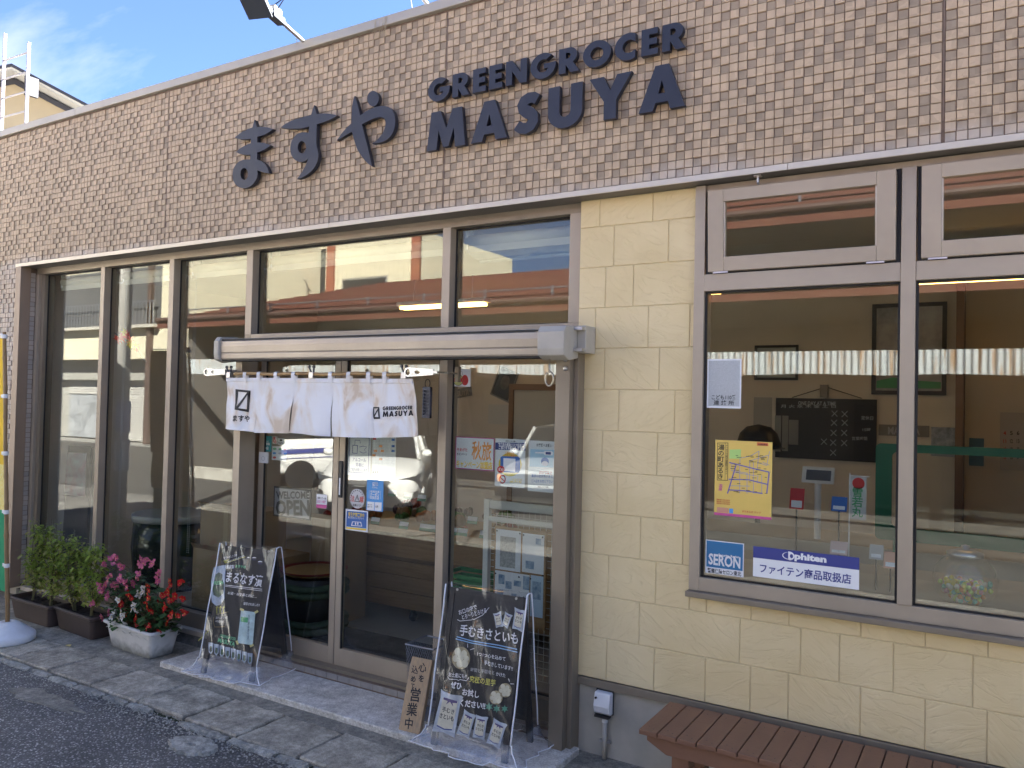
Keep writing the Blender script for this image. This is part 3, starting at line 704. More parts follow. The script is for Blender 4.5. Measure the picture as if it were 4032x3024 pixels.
# ================================================================== sign letters on the fascia
LET = mat('letter_blue_black', (.028,.031,.045), .42, .25, var=.15, vs=6)
def px_poly(org, sc, pts, y): return [(PY((org[0]+x/sc, org[1]+z/sc), y).x, PY((org[0]+x/sc, org[1]+z/sc), y).z) for x, z in pts]
def smooth_poly(p, sharp=50, it=2):
    for _ in range(it):
        out = []; n = len(p)
        for i in range(n):
            a, b, c = Vector(p[i-1]), Vector(p[i]), Vector(p[(i+1) % n])
            ang = math.degrees((b-a).angle(c-b)) if (b-a).length > 1e-7 and (c-b).length > 1e-7 else 0
            if ang > sharp: out.append(tuple(b))
            else: out += [tuple(b+(a-b)*.22), tuple(b+(c-b)*.22)]
        p = out
    return p
LY, LDP = -.05, .032
O_, S_ = (880,330), 3.0722
MA = [[(375,435),(405,522),(470,518),(545,530),(600,548),(545,590),(480,622),(408,640),(408,708),(450,710),(520,722),(568,745),(530,775),(480,805),(408,830),(405,915),(450,930),(500,965),(535,1020),(552,1078),(500,1075),(450,1062),(408,1047),(412,1080),(405,1140),(370,1200),(320,1245),(260,1263),(200,1258),(150,1225),(118,1170),(107,1110),(115,1040),(145,980),(195,935),(250,915),(320,915),(325,858),(250,858),(190,845),(150,825),(200,780),(260,745),(330,718),(330,665),(270,672),(200,670),(135,650),(190,605),(260,560),(350,528)], ell(250,1090,46,72,22)]
SU = [[(1095,258),(1127,362),(1200,358),(1290,362),(1380,382),(1300,430),(1220,460),(1128,488),(1125,580),(1122,740),(1140,800),(1150,870),(1135,950),(1090,1030),(1020,1095),(950,1135),(890,1152),(940,1080),(990,1000),(1025,900),(1000,930),(950,945),(900,940),(850,910),(820,865),(805,800),(812,730),(840,660),(890,605),(950,583),(1030,590),(1038,515),(950,540),(850,545),(770,540),(690,528),(760,475),(850,435),(950,405),(1060,375)], ell(948,768,50,75,22)]
YA = [[(1585,145),(1610,210),(1655,380),(1740,320),(1830,280),(1920,262),(1990,275),(2040,310),(2070,370),(2080,450),(2070,540),(2030,630),(1960,690),(1880,715),(1795,722),(1860,680),(1920,610),(1955,530),(1962,460),(1945,415),(1900,400),(1830,415),(1750,450),(1675,490),(1700,600),(1740,750),(1775,900),(1798,1000),(1740,960),(1680,890),(1620,800),(1580,680),(1552,580),(1480,620),(1420,660),(1368,685),(1400,640),(1460,560),(1545,480),(1548,380),(1558,260),(1570,190)], ell(1808,178,70,94,24)]
sg = thing('kana_sign', 'large dark brush-style hiragana letters ますや mounted on the tile fascia', 'sign', (-4.2, 0, 3.55))
for G_ in (MA, SU, YA):
    ps = [px_poly(O_, S_, g, LY) for g in G_]; ps = [smooth_poly(p) for p in ps]
    me = outline_mesh(ps, LDP)
    for v in me.vertices: v.co += Vector((0, LY, 0)) - ROOT[sg.name]
    o = put('letter', me, LET, sg)
    xs_ = [p[0] for p in ps[0]]; zs_ = [p[1] for p in ps[0]]
    for tx, tz in ((.5,.55),): MB().tube([((min(xs_)+max(xs_))/2, LY+LDP-.002, min(zs_)+(max(zs_)-min(zs_))*.62), ((min(xs_)+max(xs_))/2, .01, min(zs_)+(max(zs_)-min(zs_))*.62)], .006, 6).build('stud', LET, sg)
# heavy geometric capitals, cap height 1
def arc(cx, cz, rx, rz, a0, a1, n=14): return [(cx+rx*math.cos(R_(a0+(a1-a0)*i/n)), cz+rz*math.sin(R_(a0+(a1-a0)*i/n))) for i in range(n+1)]
GL = {
 'M': (1.16, [[(0,0),(.12,1),(.40,1),(.58,.52),(.76,1),(1.04,1),(1.16,0),(.86,0),(.81,.50),(.66,.04),(.50,.04),(.35,.50),(.30,0)]]),
 'A': (1.02, [[(0,0),(.36,1),(.66,1),(1.02,0),(.70,0),(.65,.17),(.37,.17),(.32,0)], [(.435,.37),(.585,.37),(.51,.66)]]),
 'U': (.86, [[(0,1),(.29,1),(.29,.40)] + arc(.43,.38,.14,.14,180,360,8) + [(.57,.40),(.57,1),(.86,1),(.86,.38)] + arc(.43,.36,.43,.38,0,-180,18) + [(0,.38)]]),
 'Y': (1.0, [[(0,1),(.34,1),(.50,.66),(.66,1),(1.0,1),(.645,.42),(.645,0),(.355,0),(.355,.42)]]),
 'E': (.60, [[(0,0),(0,1),(.58,1),(.58,.77),(.28,.77),(.28,.62),(.56,.62),(.56,.39),(.28,.39),(.28,.23),(.60,.23),(.60,0)]]),
 'N': (.92, [[(0,0),(0,1),(.28,1),(.64,.45),(.64,1),(.92,1),(.92,0),(.64,0),(.28,.55),(.28,0)]]),
 'R': (.82, [[(0,0),(0,1),(.42,1)] + arc(.42,.69,.31,.31,90,-62,14) + [(.82,0),(.48,0),(.28,.34),(.28,0)], [(.28,.80),(.28,.57),(.36,.57)] + arc(.36,.685,.11,.115,-80,80,8) + [(.36,.80)]]),
 'O': (1.08, [ell(.54,.5,.54,.52,36), ell(.54,.5,.25,.25,24)]),
 'C': (.84, [arc(.52,.5,.52,.52,62,298,26) + [(.77,.34)] + arc(.54,.5,.25,.25,315,45,-16 if False else 16)[::1] + [(.77,.66)]]),
 'G': (1.04, [arc(.53,.5,.53,.52,48,360,30) + [(1.06,.58),(.56,.58),(.56,.38),(.76,.38)] + arc(.53,.5,.25,.26,325,68,18) + [(.66,.72)]]),
 'S': (.72, []),
}
sp_ = arc(.37,.70,.235,.17,20,180,12) + arc(.30,.625,.165,.10,180,235,4) + arc(.44,.36,.15,.14,60,-10,6) + arc(.345,.28,.245,.17,-5,-160,12)
sp_ = [(.62,.80),(.52,.865),(.40,.87),(.28,.82),(.225,.72),(.25,.62),(.34,.55),(.44,.48),(.515,.40),(.52,.29),(.45,.18),(.33,.135),(.20,.16),(.085,.25)]
GL['S'] = (.74, [stroke(sp_, [.25,.26,.27,.28,.28,.28,.30,.30,.28,.28,.28,.27,.26,.25])])
def letters(word, x0, x1, z, h, parent, y=LY, gap=.10, mt=LET, dep=LDP, fr=None, c=.0016, stud=True):
    tot = sum(GL[ch][0] for ch in word) + gap*(len(word)-1); s = (x1-x0)/tot; x = x0
    for ch in word:
        w, P = GL[ch]
        if fr is None:
            me = outline_mesh([[(px*s, pz*h) for px, pz in p] for p in P], dep)
            for v in me.vertices: v.co += Vector((x, y, z)) - ROOT[parent.name]
            put('letter', me, mt, parent)
            if stud: MB().tube([(x+w*s*.5, y+dep-.002, z+h*.3), (x+w*s*.5, .01, z+h*.3)], .005, 6).build('stud', mt, parent)
        else: fr.shape([[(px*s, pz*h) for px, pz in p] for p in P], x, z, mt, parent, c=c, depth=.0006, name='letter')
        x += (w+gap)*s
sg = thing('roman_sign', 'row of smaller dark capitals GREENGROCER on the tile fascia', 'sign', (-2.3, 0, 3.9)); letters('GREENGROCER', -3.131, -1.425, 3.900, .146, sg, gap=.15)
sg = thing('roman_sign', 'row of bigger dark capitals MASUYA on the tile fascia', 'sign', (-2.3, 0, 3.6)); letters('MASUYA', -3.131, -1.423, 3.587, .245, sg, gap=.17)

# ================================================================== retractable awning
aw = thing('retractable_awning', 'closed taupe retractable awning cassette above the shop doors', 'awning', (-3.5, -.1, 2.25))
AWM = mat('awning_metal', (.42,.36,.29), .38, .35, var=.10, vs=4)
prof = [(-.012,2.262),(-.16,2.262),(-.165,2.272),(-.168,2.305),(-.160,2.308),(-.166,2.315),(-.172,2.36),(-.168,2.395),(-.150,2.402),(-.150,2.412),(-.120,2.418),(-.012,2.425)]
pf = [Vector((-4.905, y, z)) for y, z in prof]; MB().prism(pf, (2.695,0,0)).build('cassette', AWM, aw, bev=.002)
MB().box(-4.905, -2.21, -.158, -.149, 2.4025, 2.411).build('cassette_slot', RUBBER, aw)
MB().box(-4.905, -2.21, -.150, -.02, 2.252, 2.2615).build('cassette_underside', RUBBER, aw)
CAPM = mat('awning_end_cap', (.42,.395,.345), .5, .1, var=.1, vs=6)
for x0, x1 in ((-4.955,-4.9055), (-2.2095,-2.04)):
    wide = x1-x0 > .1
    p = [(-.008,2.255),(-.12,2.238),(-.182,2.262),(-.19,2.30),(-.19,2.395),(-.165,2.428),(-.008,2.438)]
    MB().prism([Vector((x0,y,z)) for y,z in p], (x1-x0,0,0)).build('end_cap', CAPM, aw, bev=.006)
MB().box(-2.0395, -1.985, -.03, .098, 2.285, 2.44).build('wall_bracket', CAPM, aw, bev=.004)
for z in (2.30, 2.42): MB().box(-2.039, -1.987, -.075, -.031, z-.008, z+.008).build('bracket_tongue', ALUS, aw)
for x in (-2.015, -2.0): MB().lathe((x, -.04, 2.428), [(.006,-.004),(.006,.004),(.002,.007)], 8).build('bolt', ALUS, aw)
for z in (2.248, 2.196): MB().ball((-2.108, -.036, z), .014, 8, 5).build('bolt', ALUS, aw)
hx = PY(q(5,1350,700), -.13); hp = [(0,0,.0),(0,0,-.055),(.004,0,-.075)] + [(.026*math.sin(R_(a)), 0, -.112+.040*math.cos(R_(a))) for a in range(20, 350, 22)]
MB().tube([(hx.x+x, -.13+y, 2.245+z) for x,y,z in hp], .0062, 8).build('crank_ring', mat('worn_brass_steel',(.42,.38,.30),.3,.9,var=.3,vs=40), aw, smooth=True)

# ================================================================== noren curtain on a bamboo rod
def nz(x, y): return (800+x/2.3042, 1400+y/2.3042)
NY = -.10
BAM = mat('bamboo', (.42,.27,.11), .45, col2=(.30,.18,.07), vs=7, stretch=(1,8,8))
rodL, rodR = PY(nz(285,168), NY), PY(nz(2045,165), NY); rz_ = (rodL.z+rodR.z)/2
rod = thing('bamboo_rod', 'thin bamboo rod carrying the white shop curtain', 'curtain rod', (rodL.x, NY, rz_))
pts = []; rs = []
L = rodR.x-rodL.x
for i in range(61):
    x = rodL.x + L*i/60; node = (i % 9 == 4); pts.append((x, NY, rz_ + .003*math.sin(i*.35))); rs.append(.0138 if node else .0118)
MB().tube(pts, rs, 10).build('rod', BAM, rod, smooth=True)
cur = thing('noren_curtain', 'stained white cotton shop curtain with black logos hanging over the entrance', 'curtain', ((rodL.x+rodR.x)/2, NY, 1.70))
def cloth_mat():
    m = bpy.data.materials.new('noren_cotton'); m.use_nodes = True; nt, b = nodes_of(m)
    g = N(nt, 'ShaderNodeNewGeometry').outputs['Position']
    mpn = N(nt, 'ShaderNodeMapping'); nt.links.new(g, mpn.inputs['Vector']); mpn.inputs['Scale'].default_value = (2.6,1,1.5)
    n = N(nt, 'ShaderNodeTexNoise'); nt.links.new(mpn.outputs[0], n.inputs['Vector']); n.inputs['Scale'].default_value = 1.9; n.inputs['Detail'].default_value = 7; n.inputs['Distortion'].default_value = 1.2
    r = N(nt, 'ShaderNodeValToRGB'); nt.links.new(n.outputs['Fac'], r.inputs[0]); e = r.color_ramp.elements
    e[0].position = .34; e[0].color = (.66,.55,.43,1); e[1].position = .54; e[1].color = (.82,.82,.83,1); k = e.new(.435); k.color = (.79,.75,.70,1); k = e.new(.385); k.color = (.75,.67,.58,1)
    sp = N(nt, 'ShaderNodeSeparateXYZ'); nt.links.new(g, sp.inputs[0])
    nt.links.new(r.outputs[0], b.inputs['Base Color']); b.inputs['Roughness'].default_value = .9; b.inputs['Specular IOR Level'].default_value = .15
    n2 = N(nt, 'ShaderNodeTexNoise'); nt.links.new(g, n2.inputs['Vector']); n2.inputs['Scale'].default_value = 9; n2.inputs['Detail'].default_value = 5
    bp = N(nt, 'ShaderNodeBump'); bp.inputs['Strength'].default_value = .35; bp.inputs['Distance'].default_value = .02; nt.links.new(n2.outputs['Fac'], bp.inputs['Height']); nt.links.new(bp.outputs[0], b.inputs['Normal'])
    MATS['noren_cotton'] = m; return m
CLOTH = cloth_mat()
tops = [nz(215,205), nz(500,205), nz(818,208), nz(1165,212), nz(1525,208), nz(1905,200)]
bots = [(nz(203,665), nz(475,695)), (nz(478,700), nz(785,705)), (nz(785,700), nz(1145,735)), (nz(1168,735), nz(1560,748)), (nz(1565,745), nz(1955,738))]
splits = [None, .30, .30, .30, .38, None]
def drape(k):
    tl, tr = PY(tops[k], NY+.004), PY(tops[k+1], NY+.004); bl, br = PY(bots[k][0], NY-.004), PY(bots[k][1], NY-.004)
    tl.z = tr.z = rz_ - .035
    def fn(u, v):
        w_ = max(0, (v-.42)/.58); l2, r2 = bl.copy(), br.copy()
        if k > 0: mid = (PY(bots[k-1][1], NY-.004).x + bl.x)/2; l2.x = mid + (bl.x-mid)*w_
        if k < 4: mid = (PY(bots[k+1][0], NY-.004).x + br.x)/2; r2.x = mid + (br.x-mid)*w_
        a = tl.lerp(tr, u); c = l2.lerp(r2, u); p = a.lerp(c, v)
        # seam pucker and free hem below the split
        e = max(0, v-.33)/.67; s = .010*math.sin(u*math.pi*2.0 + k*1.7)*e + .006*math.sin(u*9+v*6+k)*v
        pk = math.exp(-((v-.33)/.16)**2)*(math.exp(-(u/.16)**2)+math.exp(-((1-u)/.16)**2))
        p.y += -s - .012*e*math.sin(math.pi*u) + .012*pk
        p.x += .004*e*e*math.sin(v*7+k)*(1 if .02 < u < .98 else .4)
        return p
    b = MB(); b.grid(fn, 26, 24); b.grid(lambda u, v: fn(u,v) + Vector((0,.0016,0)), 26, 24)
    o = b.build('panel', CLOTH, cur, smooth=True)
    hem = MB(); hem.grid(lambda u, v: fn(u, .955+.045*v) + Vector((0,-.0022,0)), 26, 2); hem.build('hem', CLOTH, o, smooth=True)
    return fn
DR = [drape(k) for k in range(5)]
tl, tr = PY(tops[0], NY+.004), PY(tops[-1], NY+.004)
MB().box(tl.x, tr.x, NY-.004, NY+.007, rz_-.058, rz_-.030).build('header_band', CLOTH, cur, bev=.002)
for x in (388, 513, 668, 828, 1163, 1328, 1510, 1655):
    c = PY(nz(x, 175), NY).x; w = .017; rg = []
    lp = [(NY-.0075, rz_-.062), (NY-.015, rz_-.01), (NY-.0125, rz_+.010), (NY, rz_+.0155), (NY+.0125, rz_+.010), (NY+.014, rz_-.012), (NY+.010, rz_-.05)]
    MB().grid(lambda u, v: (c-w+2*w*u+.004*(v-.5), lp[round(v*6)][0], lp[round(v*6)][1]), 2, 6).build('loop', CLOTH, cur, smooth=True)
def on_cloth(k, me, mt, name):                        # flat print laid on the draped panel k; x,z in 0..1 of the panel
    for v in me.vertices:
        u, w = v.co.x, 1 - v.co.z; p = DR[k](min(max(u,0),1), min(max(w,0),1)); v.co = Vector(p) + Vector((0,-.0030 + .0002*v.co.y, 0)) - ROOT[cur.name]
    return put(name, me, mt, cur)
def sub(me, n=2):
    bm = bmesh.new(); bm.from_mesh(me); bmesh.ops.triangulate(bm, faces=bm.faces)
    bmesh.ops.subdivide_edges(bm, edges=[e for e in bm.edges if e.calc_length() > .05], cuts=2, use_grid_fill=False); bm.to_mesh(me); bm.free(); return me
def uvpoly(k, pts):                                  # crop pixels -> panel 0..1
    tl, tr = PY(tops[k], NY), PY(tops[k+1], NY); bl, br = PY(bots[k][0], NY), PY(bots[k][1], NY); out = []
    zt = rz_-.035
    for x, y in pts:
        p = PY(nz(x, y), NY); v = (zt-p.z)/(zt-(bl.z+br.z)/2); xl = tl.x+(bl.x-tl.x)*v; xr = tr.x+(br.x-tr.x)*v; out.append(((p.x-xl)/(xr-xl), 1-v))
    return out
fr_o = [(295,305),(433,318),(413,512),(297,492)]; fr_h1 = [(318,328),(402,335),(312,462)]; fr_h2 = [(405,356),(398,486),(330,478)]
on_cloth(0, sub(outline_mesh([uvpoly(0, fr_o), uvpoly(0, fr_h1), uvpoly(0, fr_h2)], .001)), INKB, 'logo')
on_cloth(4, sub(outline_mesh([uvpoly(4, [(1545,460),(1605,462),(1616,568),(1560,568),(1548,540)]), uvpoly(4, [(1556,474),(1592,474),(1562,528)]), uvpoly(4, [(1594,492),(1600,552),(1566,548)])], .001)), INKB, 'logo')
def cloth_text(k, body, x0, x1, y0, y1, bold=0.0, caps=False):
    if caps:
        gap = .15; tot = sum(GL[c][0] for c in body) + gap*(len(body)-1); x = 0
        for ch in body:
            w, P = GL[ch]; pp_ = []
            for p in P: pp_.append(uvpoly(k, [(x0+(x1-x0)*(x+a)/tot, y1+(y0-y1)*b) for a, b in p]))
            on_cloth(k, outline_mesh(pp_, .001), INKB, 'letter'); x += w+gap
    else:
        me, w, h = text_mesh(body, 1, bold); me = me.copy()
        for v in me.vertices:
            a, b = uvpoly(k, [((x0+x1)/2 + v.co.x/w*(x1-x0), (y0+y1)/2 - v.co.z/h*(y1-y0))])[0]; v.co = Vector((a, 0, b))
        on_cloth(k, me, INKB, 'lettering')
cloth_text(0, 'ますや', 290, 420, 540, 600, .03)
cloth_text(4, 'GREENGROCER', 1637, 1900, 460, 494, caps=True); cloth_text(4, 'MASUYA', 1637, 1908, 503, 552, caps=True)
# hooks, clips and the dangling slatted tag
def hook(cx, name, label, right):
    t = thing(name, label, 'hook', (cx, NY, rz_)); HK = mat('chrome_hook',(.62,.62,.63),.22,.95)
    pts = [];  Lh, hh = .20, .034
    z0 = rz_ + .012
    out = [(cx-Lh/2+.0, z0)] ; P = stroke([(cx-Lh/2, z0), (cx+Lh/2, z0-.004)], .045)
    body = arc(cx-Lh/2, z0, .030, .030, 90, 270, 10) + [(cx+Lh/2, z0-.018), (cx+Lh/2, z0+.018)]
    holes = [ell(cx-Lh/2, z0, .018, .020, 14), ell(cx-Lh/2+.075, z0, .020, .013, 14)]
    me = outline_mesh([body]+holes, .012)
    for v in me.vertices: v.co += Vector((0, NY-.022, 0)) - ROOT[t.name]
    put('hook_plate', me, HK, t)
    if right: MB().box(cx+Lh/2-.005, cx+Lh/2+.03, NY-.024, .125, z0-.006, z0+.006).build('arm', HK, t); MB().box(cx+Lh/2+.005, cx+Lh/2+.035, .10, .1285, z0-.055, z0+.045).build('base_plate', ALU, t, bev=.002)
    else: MB().box(cx+Lh/2-.02, cx+Lh/2+.012, NY-.024, -.0205, z0-.02, z0+.02).build('base_plate', ALUS, t)
hl = PY(nz(130,155), NY); hr = PY(nz(1990,150), NY)
hook(hl.x, 'curtain_hook', 'chrome slotted bracket holding the left end of the bamboo rod', False)
hook(hr.x, 'curtain_hook', 'chrome slotted bracket holding the right end of the bamboo rod', True)
for i, (x, lab) in enumerate(((240,'left steel clip gripping the white curtain to the bamboo rod'), (990,'middle steel clip gripping the white curtain to the bamboo rod'), (1830,'right steel clip gripping the white curtain to the bamboo rod'))):
    c = PY(nz(x, 165), NY).x; t = thing('binder_clip', lab, 'clip', (c, NY, rz_), group='clips on the curtain rod')
    MB().prism([(c-.02,NY-.017,rz_-.03),(c-.02,NY+.017,rz_-.03),(c-.02,NY+.015,rz_+.012),(c-.02,NY-.015,rz_+.012)], (.04,0,0)).build('clip_body', ALUS, t, bev=.002)
    for s in (-1,1): MB().tube([(c+.006*s,NY+.006*s,rz_+.012),(c+.012*s-.008,NY+.010*s,rz_+.045)], .006, 6).build('clip_lever', mat('clip_dark',(.10,.10,.105),.35,.6), t); MB().lathe((c+.012*s-.008,NY+.010*s,rz_+.050), [(.003,-.010),(.011,-.007),(.011,.007),(.003,.010)], 10).build('clip_grip', mat('clip_dark',(.10,.10,.105),.35,.6), t)
tg = PY(nz(2035,280), NY+.01)
t = thing('hanging_repellent', 'dark grey slatted insect repellent case hanging beside the curtain', 'repellent', (tg.x, tg.y, tg.z))
DG = mat('repellent_grey', (.045,.047,.062), .5)
zt, zb = PY(nz(2035,285), NY+.01).z, PY(nz(2045,568), NY+.01).z; hw = .030
cs = MB().box(tg.x-hw, tg.x-hw+.010, tg.y-.012, tg.y+.012, zb, zt).box(tg.x+hw-.010, tg.x+hw, tg.y-.012, tg.y+.012, zb, zt).box(tg.x-hw, tg.x+hw, tg.y-.0121, tg.y+.0121, zt-.022, zt).box(tg.x-hw, tg.x+hw, tg.y-.0121, tg.y+.0121, zb, zb+.02).box(tg.x-hw+.009, tg.x+hw-.009, tg.y+.002, tg.y+.011, zb, zt)
cs.build('case', DG, t, bev=.002)
for i in range(7):
    z = zb+.026+(zt-zb-.05)*i/7; MB().prism([(tg.x-hw+.01,tg.y-.011,z+.006),(tg.x,tg.y-.011,z),(tg.x+hw-.01,tg.y-.011,z+.006),(tg.x+hw-.01,tg.y-.011,z+.0125),(tg.x,tg.y-.011,z+.0065),(tg.x-hw+.01,tg.y-.011,z+.0125)], (0,.012,0)).build('slat', DG, t)
MB().tube([(tg.x+.019*math.sin(R_(a)), tg.y, zt+.022+.026*math.cos(R_(a))) for a in range(0,361,20)], .0025, 6, cap=False).build('ring', BLK, t)

# ================================================================== roof fittings
def flood(px, label, full):
    base = PY(px, .10); base.z = TOPZ+.06
    t = thing('flood_light', label, 'flood light', (base.x, .10, base.z), group='flood lights on the parapet')
    if full: e = PY((1072,54), -.42); 
    else: e = base + Vector((-.16,-.52,.40))
    MB().tube([base-Vector((0,0,.05)), base, base.lerp(e,.5), e], .014, 8).build('arm', mat('arm_grey',(.35,.35,.36),.45,.6), t, smooth=True)
    d = (e-base).normalized(); sd = d.cross(Vector((0,0,1))).normalized(); up = sd.cross(d)
    m4 = Matrix((sd, d, up)).transposed().to_4x4(); m4.translation = e
    HS = mat('flood_housing',(.06,.07,.09),.5,.3)
    b = MB(); b.m = m4; b.box(-.03,.03,-.12,.02,-.028,.02); b.build('junction_box', HS, t, bev=.006)
    b = MB(); b.m = m4; b.box(-.022,.022,-.09,.01,.021,.06); b.build('driver_box', mat('flood_cream',(.55,.52,.44),.6), t, bev=.006)
    b = MB(); b.m = m4; b.box(-.016,.016,.021,.09,-.02,.02); b.tube([(-.03,.055,0),(.03,.055,0)], .022, 10); b.build('swivel', HS, t, bev=.004)
    b = MB(); b.m = m4 @ Matrix.Translation((0,.17,-.02)) @ Matrix.Rotation(R_(35),4,'X') @ Matrix.Scale(.72,4)
    b.hexa([(-.11,-.09,-.05),(.11,-.09,-.05),(.11,.09,-.05),(-.11,.09,-.05)], [(-.075,-.06,.05),(.075,-.06,.05),(.075,.06,.05),(-.075,.06,.05)]); b.box(-.12,.12,-.10,.10,-.065,-.05)
    for i in range(5): b.box(-.06+.028*i,-.052+.028*i,-.055,.055,.05,.075)
    b.build('lamp_head', HS, t, bev=.003)
    MB().tube([e+Vector((0,0,.05)), e+Vector((.10,.02,.10)), e+Vector((.05,.0,.02))], .004, 6).build('cable', BLK, t)
    MB().tube([base.lerp(e,.72)+Vector((.0,0,.03)), base.lerp(e,.40), base+Vector((-.16,0,-.03))], .0022, 5).build('stay_wire', ALUS, t)
flood((1228,160), 'dark flood light on a thin arm above the parapet at the top left', True)
flood((1710,12), 'thin flood light arm above the parapet over the end of the kana sign', False)
# dry grass caught on the coping
gb = MB(); rnd = random.Random(2); c0 = PY(q(2,250,120), -.03)
for _ in range(16):
    x = c0.x + rnd.uniform(-.06,.06); gb.tube([(x,-.031,TOPZ+.03+rnd.uniform(-.05,.03)), (x+rnd.uniform(-.01,.01),-.036,TOPZ-.03), (x+rnd.uniform(-.02,.02),-.038,TOPZ-.08+rnd.uniform(-.03,.03))], .0009, 4)
tag(gb.build('dry_grass_tuft', mat('dry_grass',(.45,.38,.24),.9), origin=c0), 'wisps of dry grass hanging over the coping above the signs', 'grass')
# small hook under the soffit
c = PY(q(3,488,1150), .03); t = thing('soffit_hook', 'small metal hook screwed under the soffit above the right window', 'hook', (c.x, .03, LIPZ))
MB().box(c.x-.018, c.x+.018, .012, .048, LIPZ-.006, LIPZ+.0005).build('hook_base', ALUS, t); MB().tube([(c.x,.03,LIPZ-.005),(c.x,.03,LIPZ-.035),(c.x+.006,.024,LIPZ-.045)], .006, 8).build('hook_pin', ALUS, t)

# neighbour's gable and ladder seen over the roof on the left
def at(s, y): return PY(s, y)
HY = 9.0
hs = thing('neighbour_house', 'beige house with a dark-edged gable roof rising behind the shop on the left', 'building', (-26, HY+3, 0))
BEI = mat('beige_render', (.40,.325,.215), .85, var=.08, vs=1)
ap = at((45,262), HY); gx = Vector((.56,.83,0)).normalized(); gd = Vector((-.83,.56,0)).normalized()   # gable faces the street corner
_d2 = ray((380,440)); er = CAM + _d2*((ap-CAM).dot(gd)/_d2.dot(gd)); wid = (er-ap).dot(gx); sl_ = (er.z-ap.z)/wid; hw = 6.0
GP = lambda a, b, z: Vector((ap.x,ap.y,0)) + gx*a + gd*b + Vector((0,0,z))
wz = lambda a: ap.z + sl_*abs(a) - .12
MB().prism([GP(-hw+.7,.75,0), GP(hw-.7,.75,0), GP(hw-.7,.75,wz(hw-.7)), GP(0,.75,wz(0)), GP(-hw+.7,.75,wz(hw-.7))], gd*7).build('wall', BEI, hs)
DKR = mat('dark_roof_metal', (.05,.05,.06), .5, .3); SOFG = mat('soffit_white', (.42,.42,.42), .7); FCR = mat('fascia_cream',(.55,.52,.44),.7)
for s in (-1,1):
    E = lambda b, dz: [GP(0,b,ap.z+dz), GP(s*hw,b,ap.z+sl_*hw+dz)]
    def band(b, z0, z1, dep, m_, nm): (p0,p1),(p2,p3) = E(b,z0),E(b,z1); MB().prism([p0,p1,p3,p2], gd*dep).build(nm, m_, hs)
    band(0, .0, .10, 8.6, DKR, 'roof'); band(.02, -.055, -.001, 8.5, FCR, 'fascia_board'); band(.05, -.085, -.056, 8.4, SOFG, 'soffit'); band(.70, -.30, -.12, .04, DKR, 'barge_board')
MB().box(ap.x+.4, ap.x+.52, ap.y+.2, ap.y+.58, ap.z-.9, ap.z-.3).build('rafter_end', DKR, hs)
ld = thing('ladder', 'upright white metal ladder standing on the roof at the left', 'ladder', (at((60,460),1.6).x, 1.6, 4.3))
LAD = mat('ladder_white_metal', (.42,.40,.41), .4, .3, var=.06, vs=5)
ly = 1.6; l0b, l0t = at((10,520),ly), at((20,132),ly); l1b, l1t = at((108,490),ly), at((114,167),ly)
l0b.z = l1b.z = 4.3; l1b.x = l1t.x - .0; l0b.x = l0t.x
for a, c in ((l0b,l0t),(l1b,l1t)): MB().box(a.x-.013, a.x+.013, ly-.02, ly+.02, 4.3, c.z).build('stile', LAD, ld, bev=.005)
zr = [at((65,y),ly).z for y in (222,297,372,447)] + [4.62]
for z in zr: MB().tube([(l0b.x+.012,ly,z+.006),(l1b.x-.012,ly,z-.006)], .012, 8).build('rung', LAD, ld, smooth=True)
# ================================================================== print laid out from photo crops
class Crop:
    def __init__(s, x, y, sc): s.x, s.y, s.sc = x, y, sc
    def __call__(s, a, b): return (s.x + a/s.sc, s.y + b/s.sc)
def on_frame(fr, s):
    d = ray(s); t = (fr.o-CAM).dot(fr.n)/d.dot(fr.n); p = CAM + d*t - fr.o
    return p.dot(fr.u), p.dot(fr.v)
def ptext(fr, crop, body, x0, y0, x1, y1, hp, mt, parent, bold=0.0, c=.0016, vertical=False):
    """body runs from crop point 0 to 1 (centres of the two ends), hp = character height in crop pixels"""
    a0, b0 = on_frame(fr, crop(x0,y0)); a1, b1 = on_frame(fr, crop(x1,y1)); cx, cy = (x0+x1)/2, (y0+y1)/2
    if vertical:
        L = math.hypot(a1-a0, b1-b0); al, bl = on_frame(fr, crop(cx-hp/2,cy)); ar, br = on_frame(fr, crop(cx+hp/2,cy)); h = math.hypot(ar-al, br-bl)
        return fr.text(body, (a0+a1)/2, (b0+b1)/2, h, mt, parent, bold, math.degrees(math.atan2(b0-b1, a0-a1))-90, c, True, L)
    at_, bt = on_frame(fr, crop(cx,cy-hp/2)); ab, bb = on_frame(fr, crop(cx,cy+hp/2)); h = abs(bt-bb)
    return fr.text(body, (a0+a1)/2, (b0+b1)/2, h, mt, parent, bold, math.degrees(math.atan2(b1-b0, a1-a0)), c, False, math.hypot(a1-a0, b1-b0))
def pshape(fr, crop, polys, mt, parent, c=.0014, depth=.0008, name='print'):
    return fr.shape([[on_frame(fr, crop(x,y)) for x, y in p] for p in polys], 0, 0, mt, parent, c, depth, name=name)
def pline(fr, crop, pts, w, mt, parent, c=.0016, name='drawn_line'):
    P = [on_frame(fr, crop(x,y)) for x, y in pts]
    return fr.shape([stroke(P, w)], 0, 0, mt, parent, c, .0007, name=name)

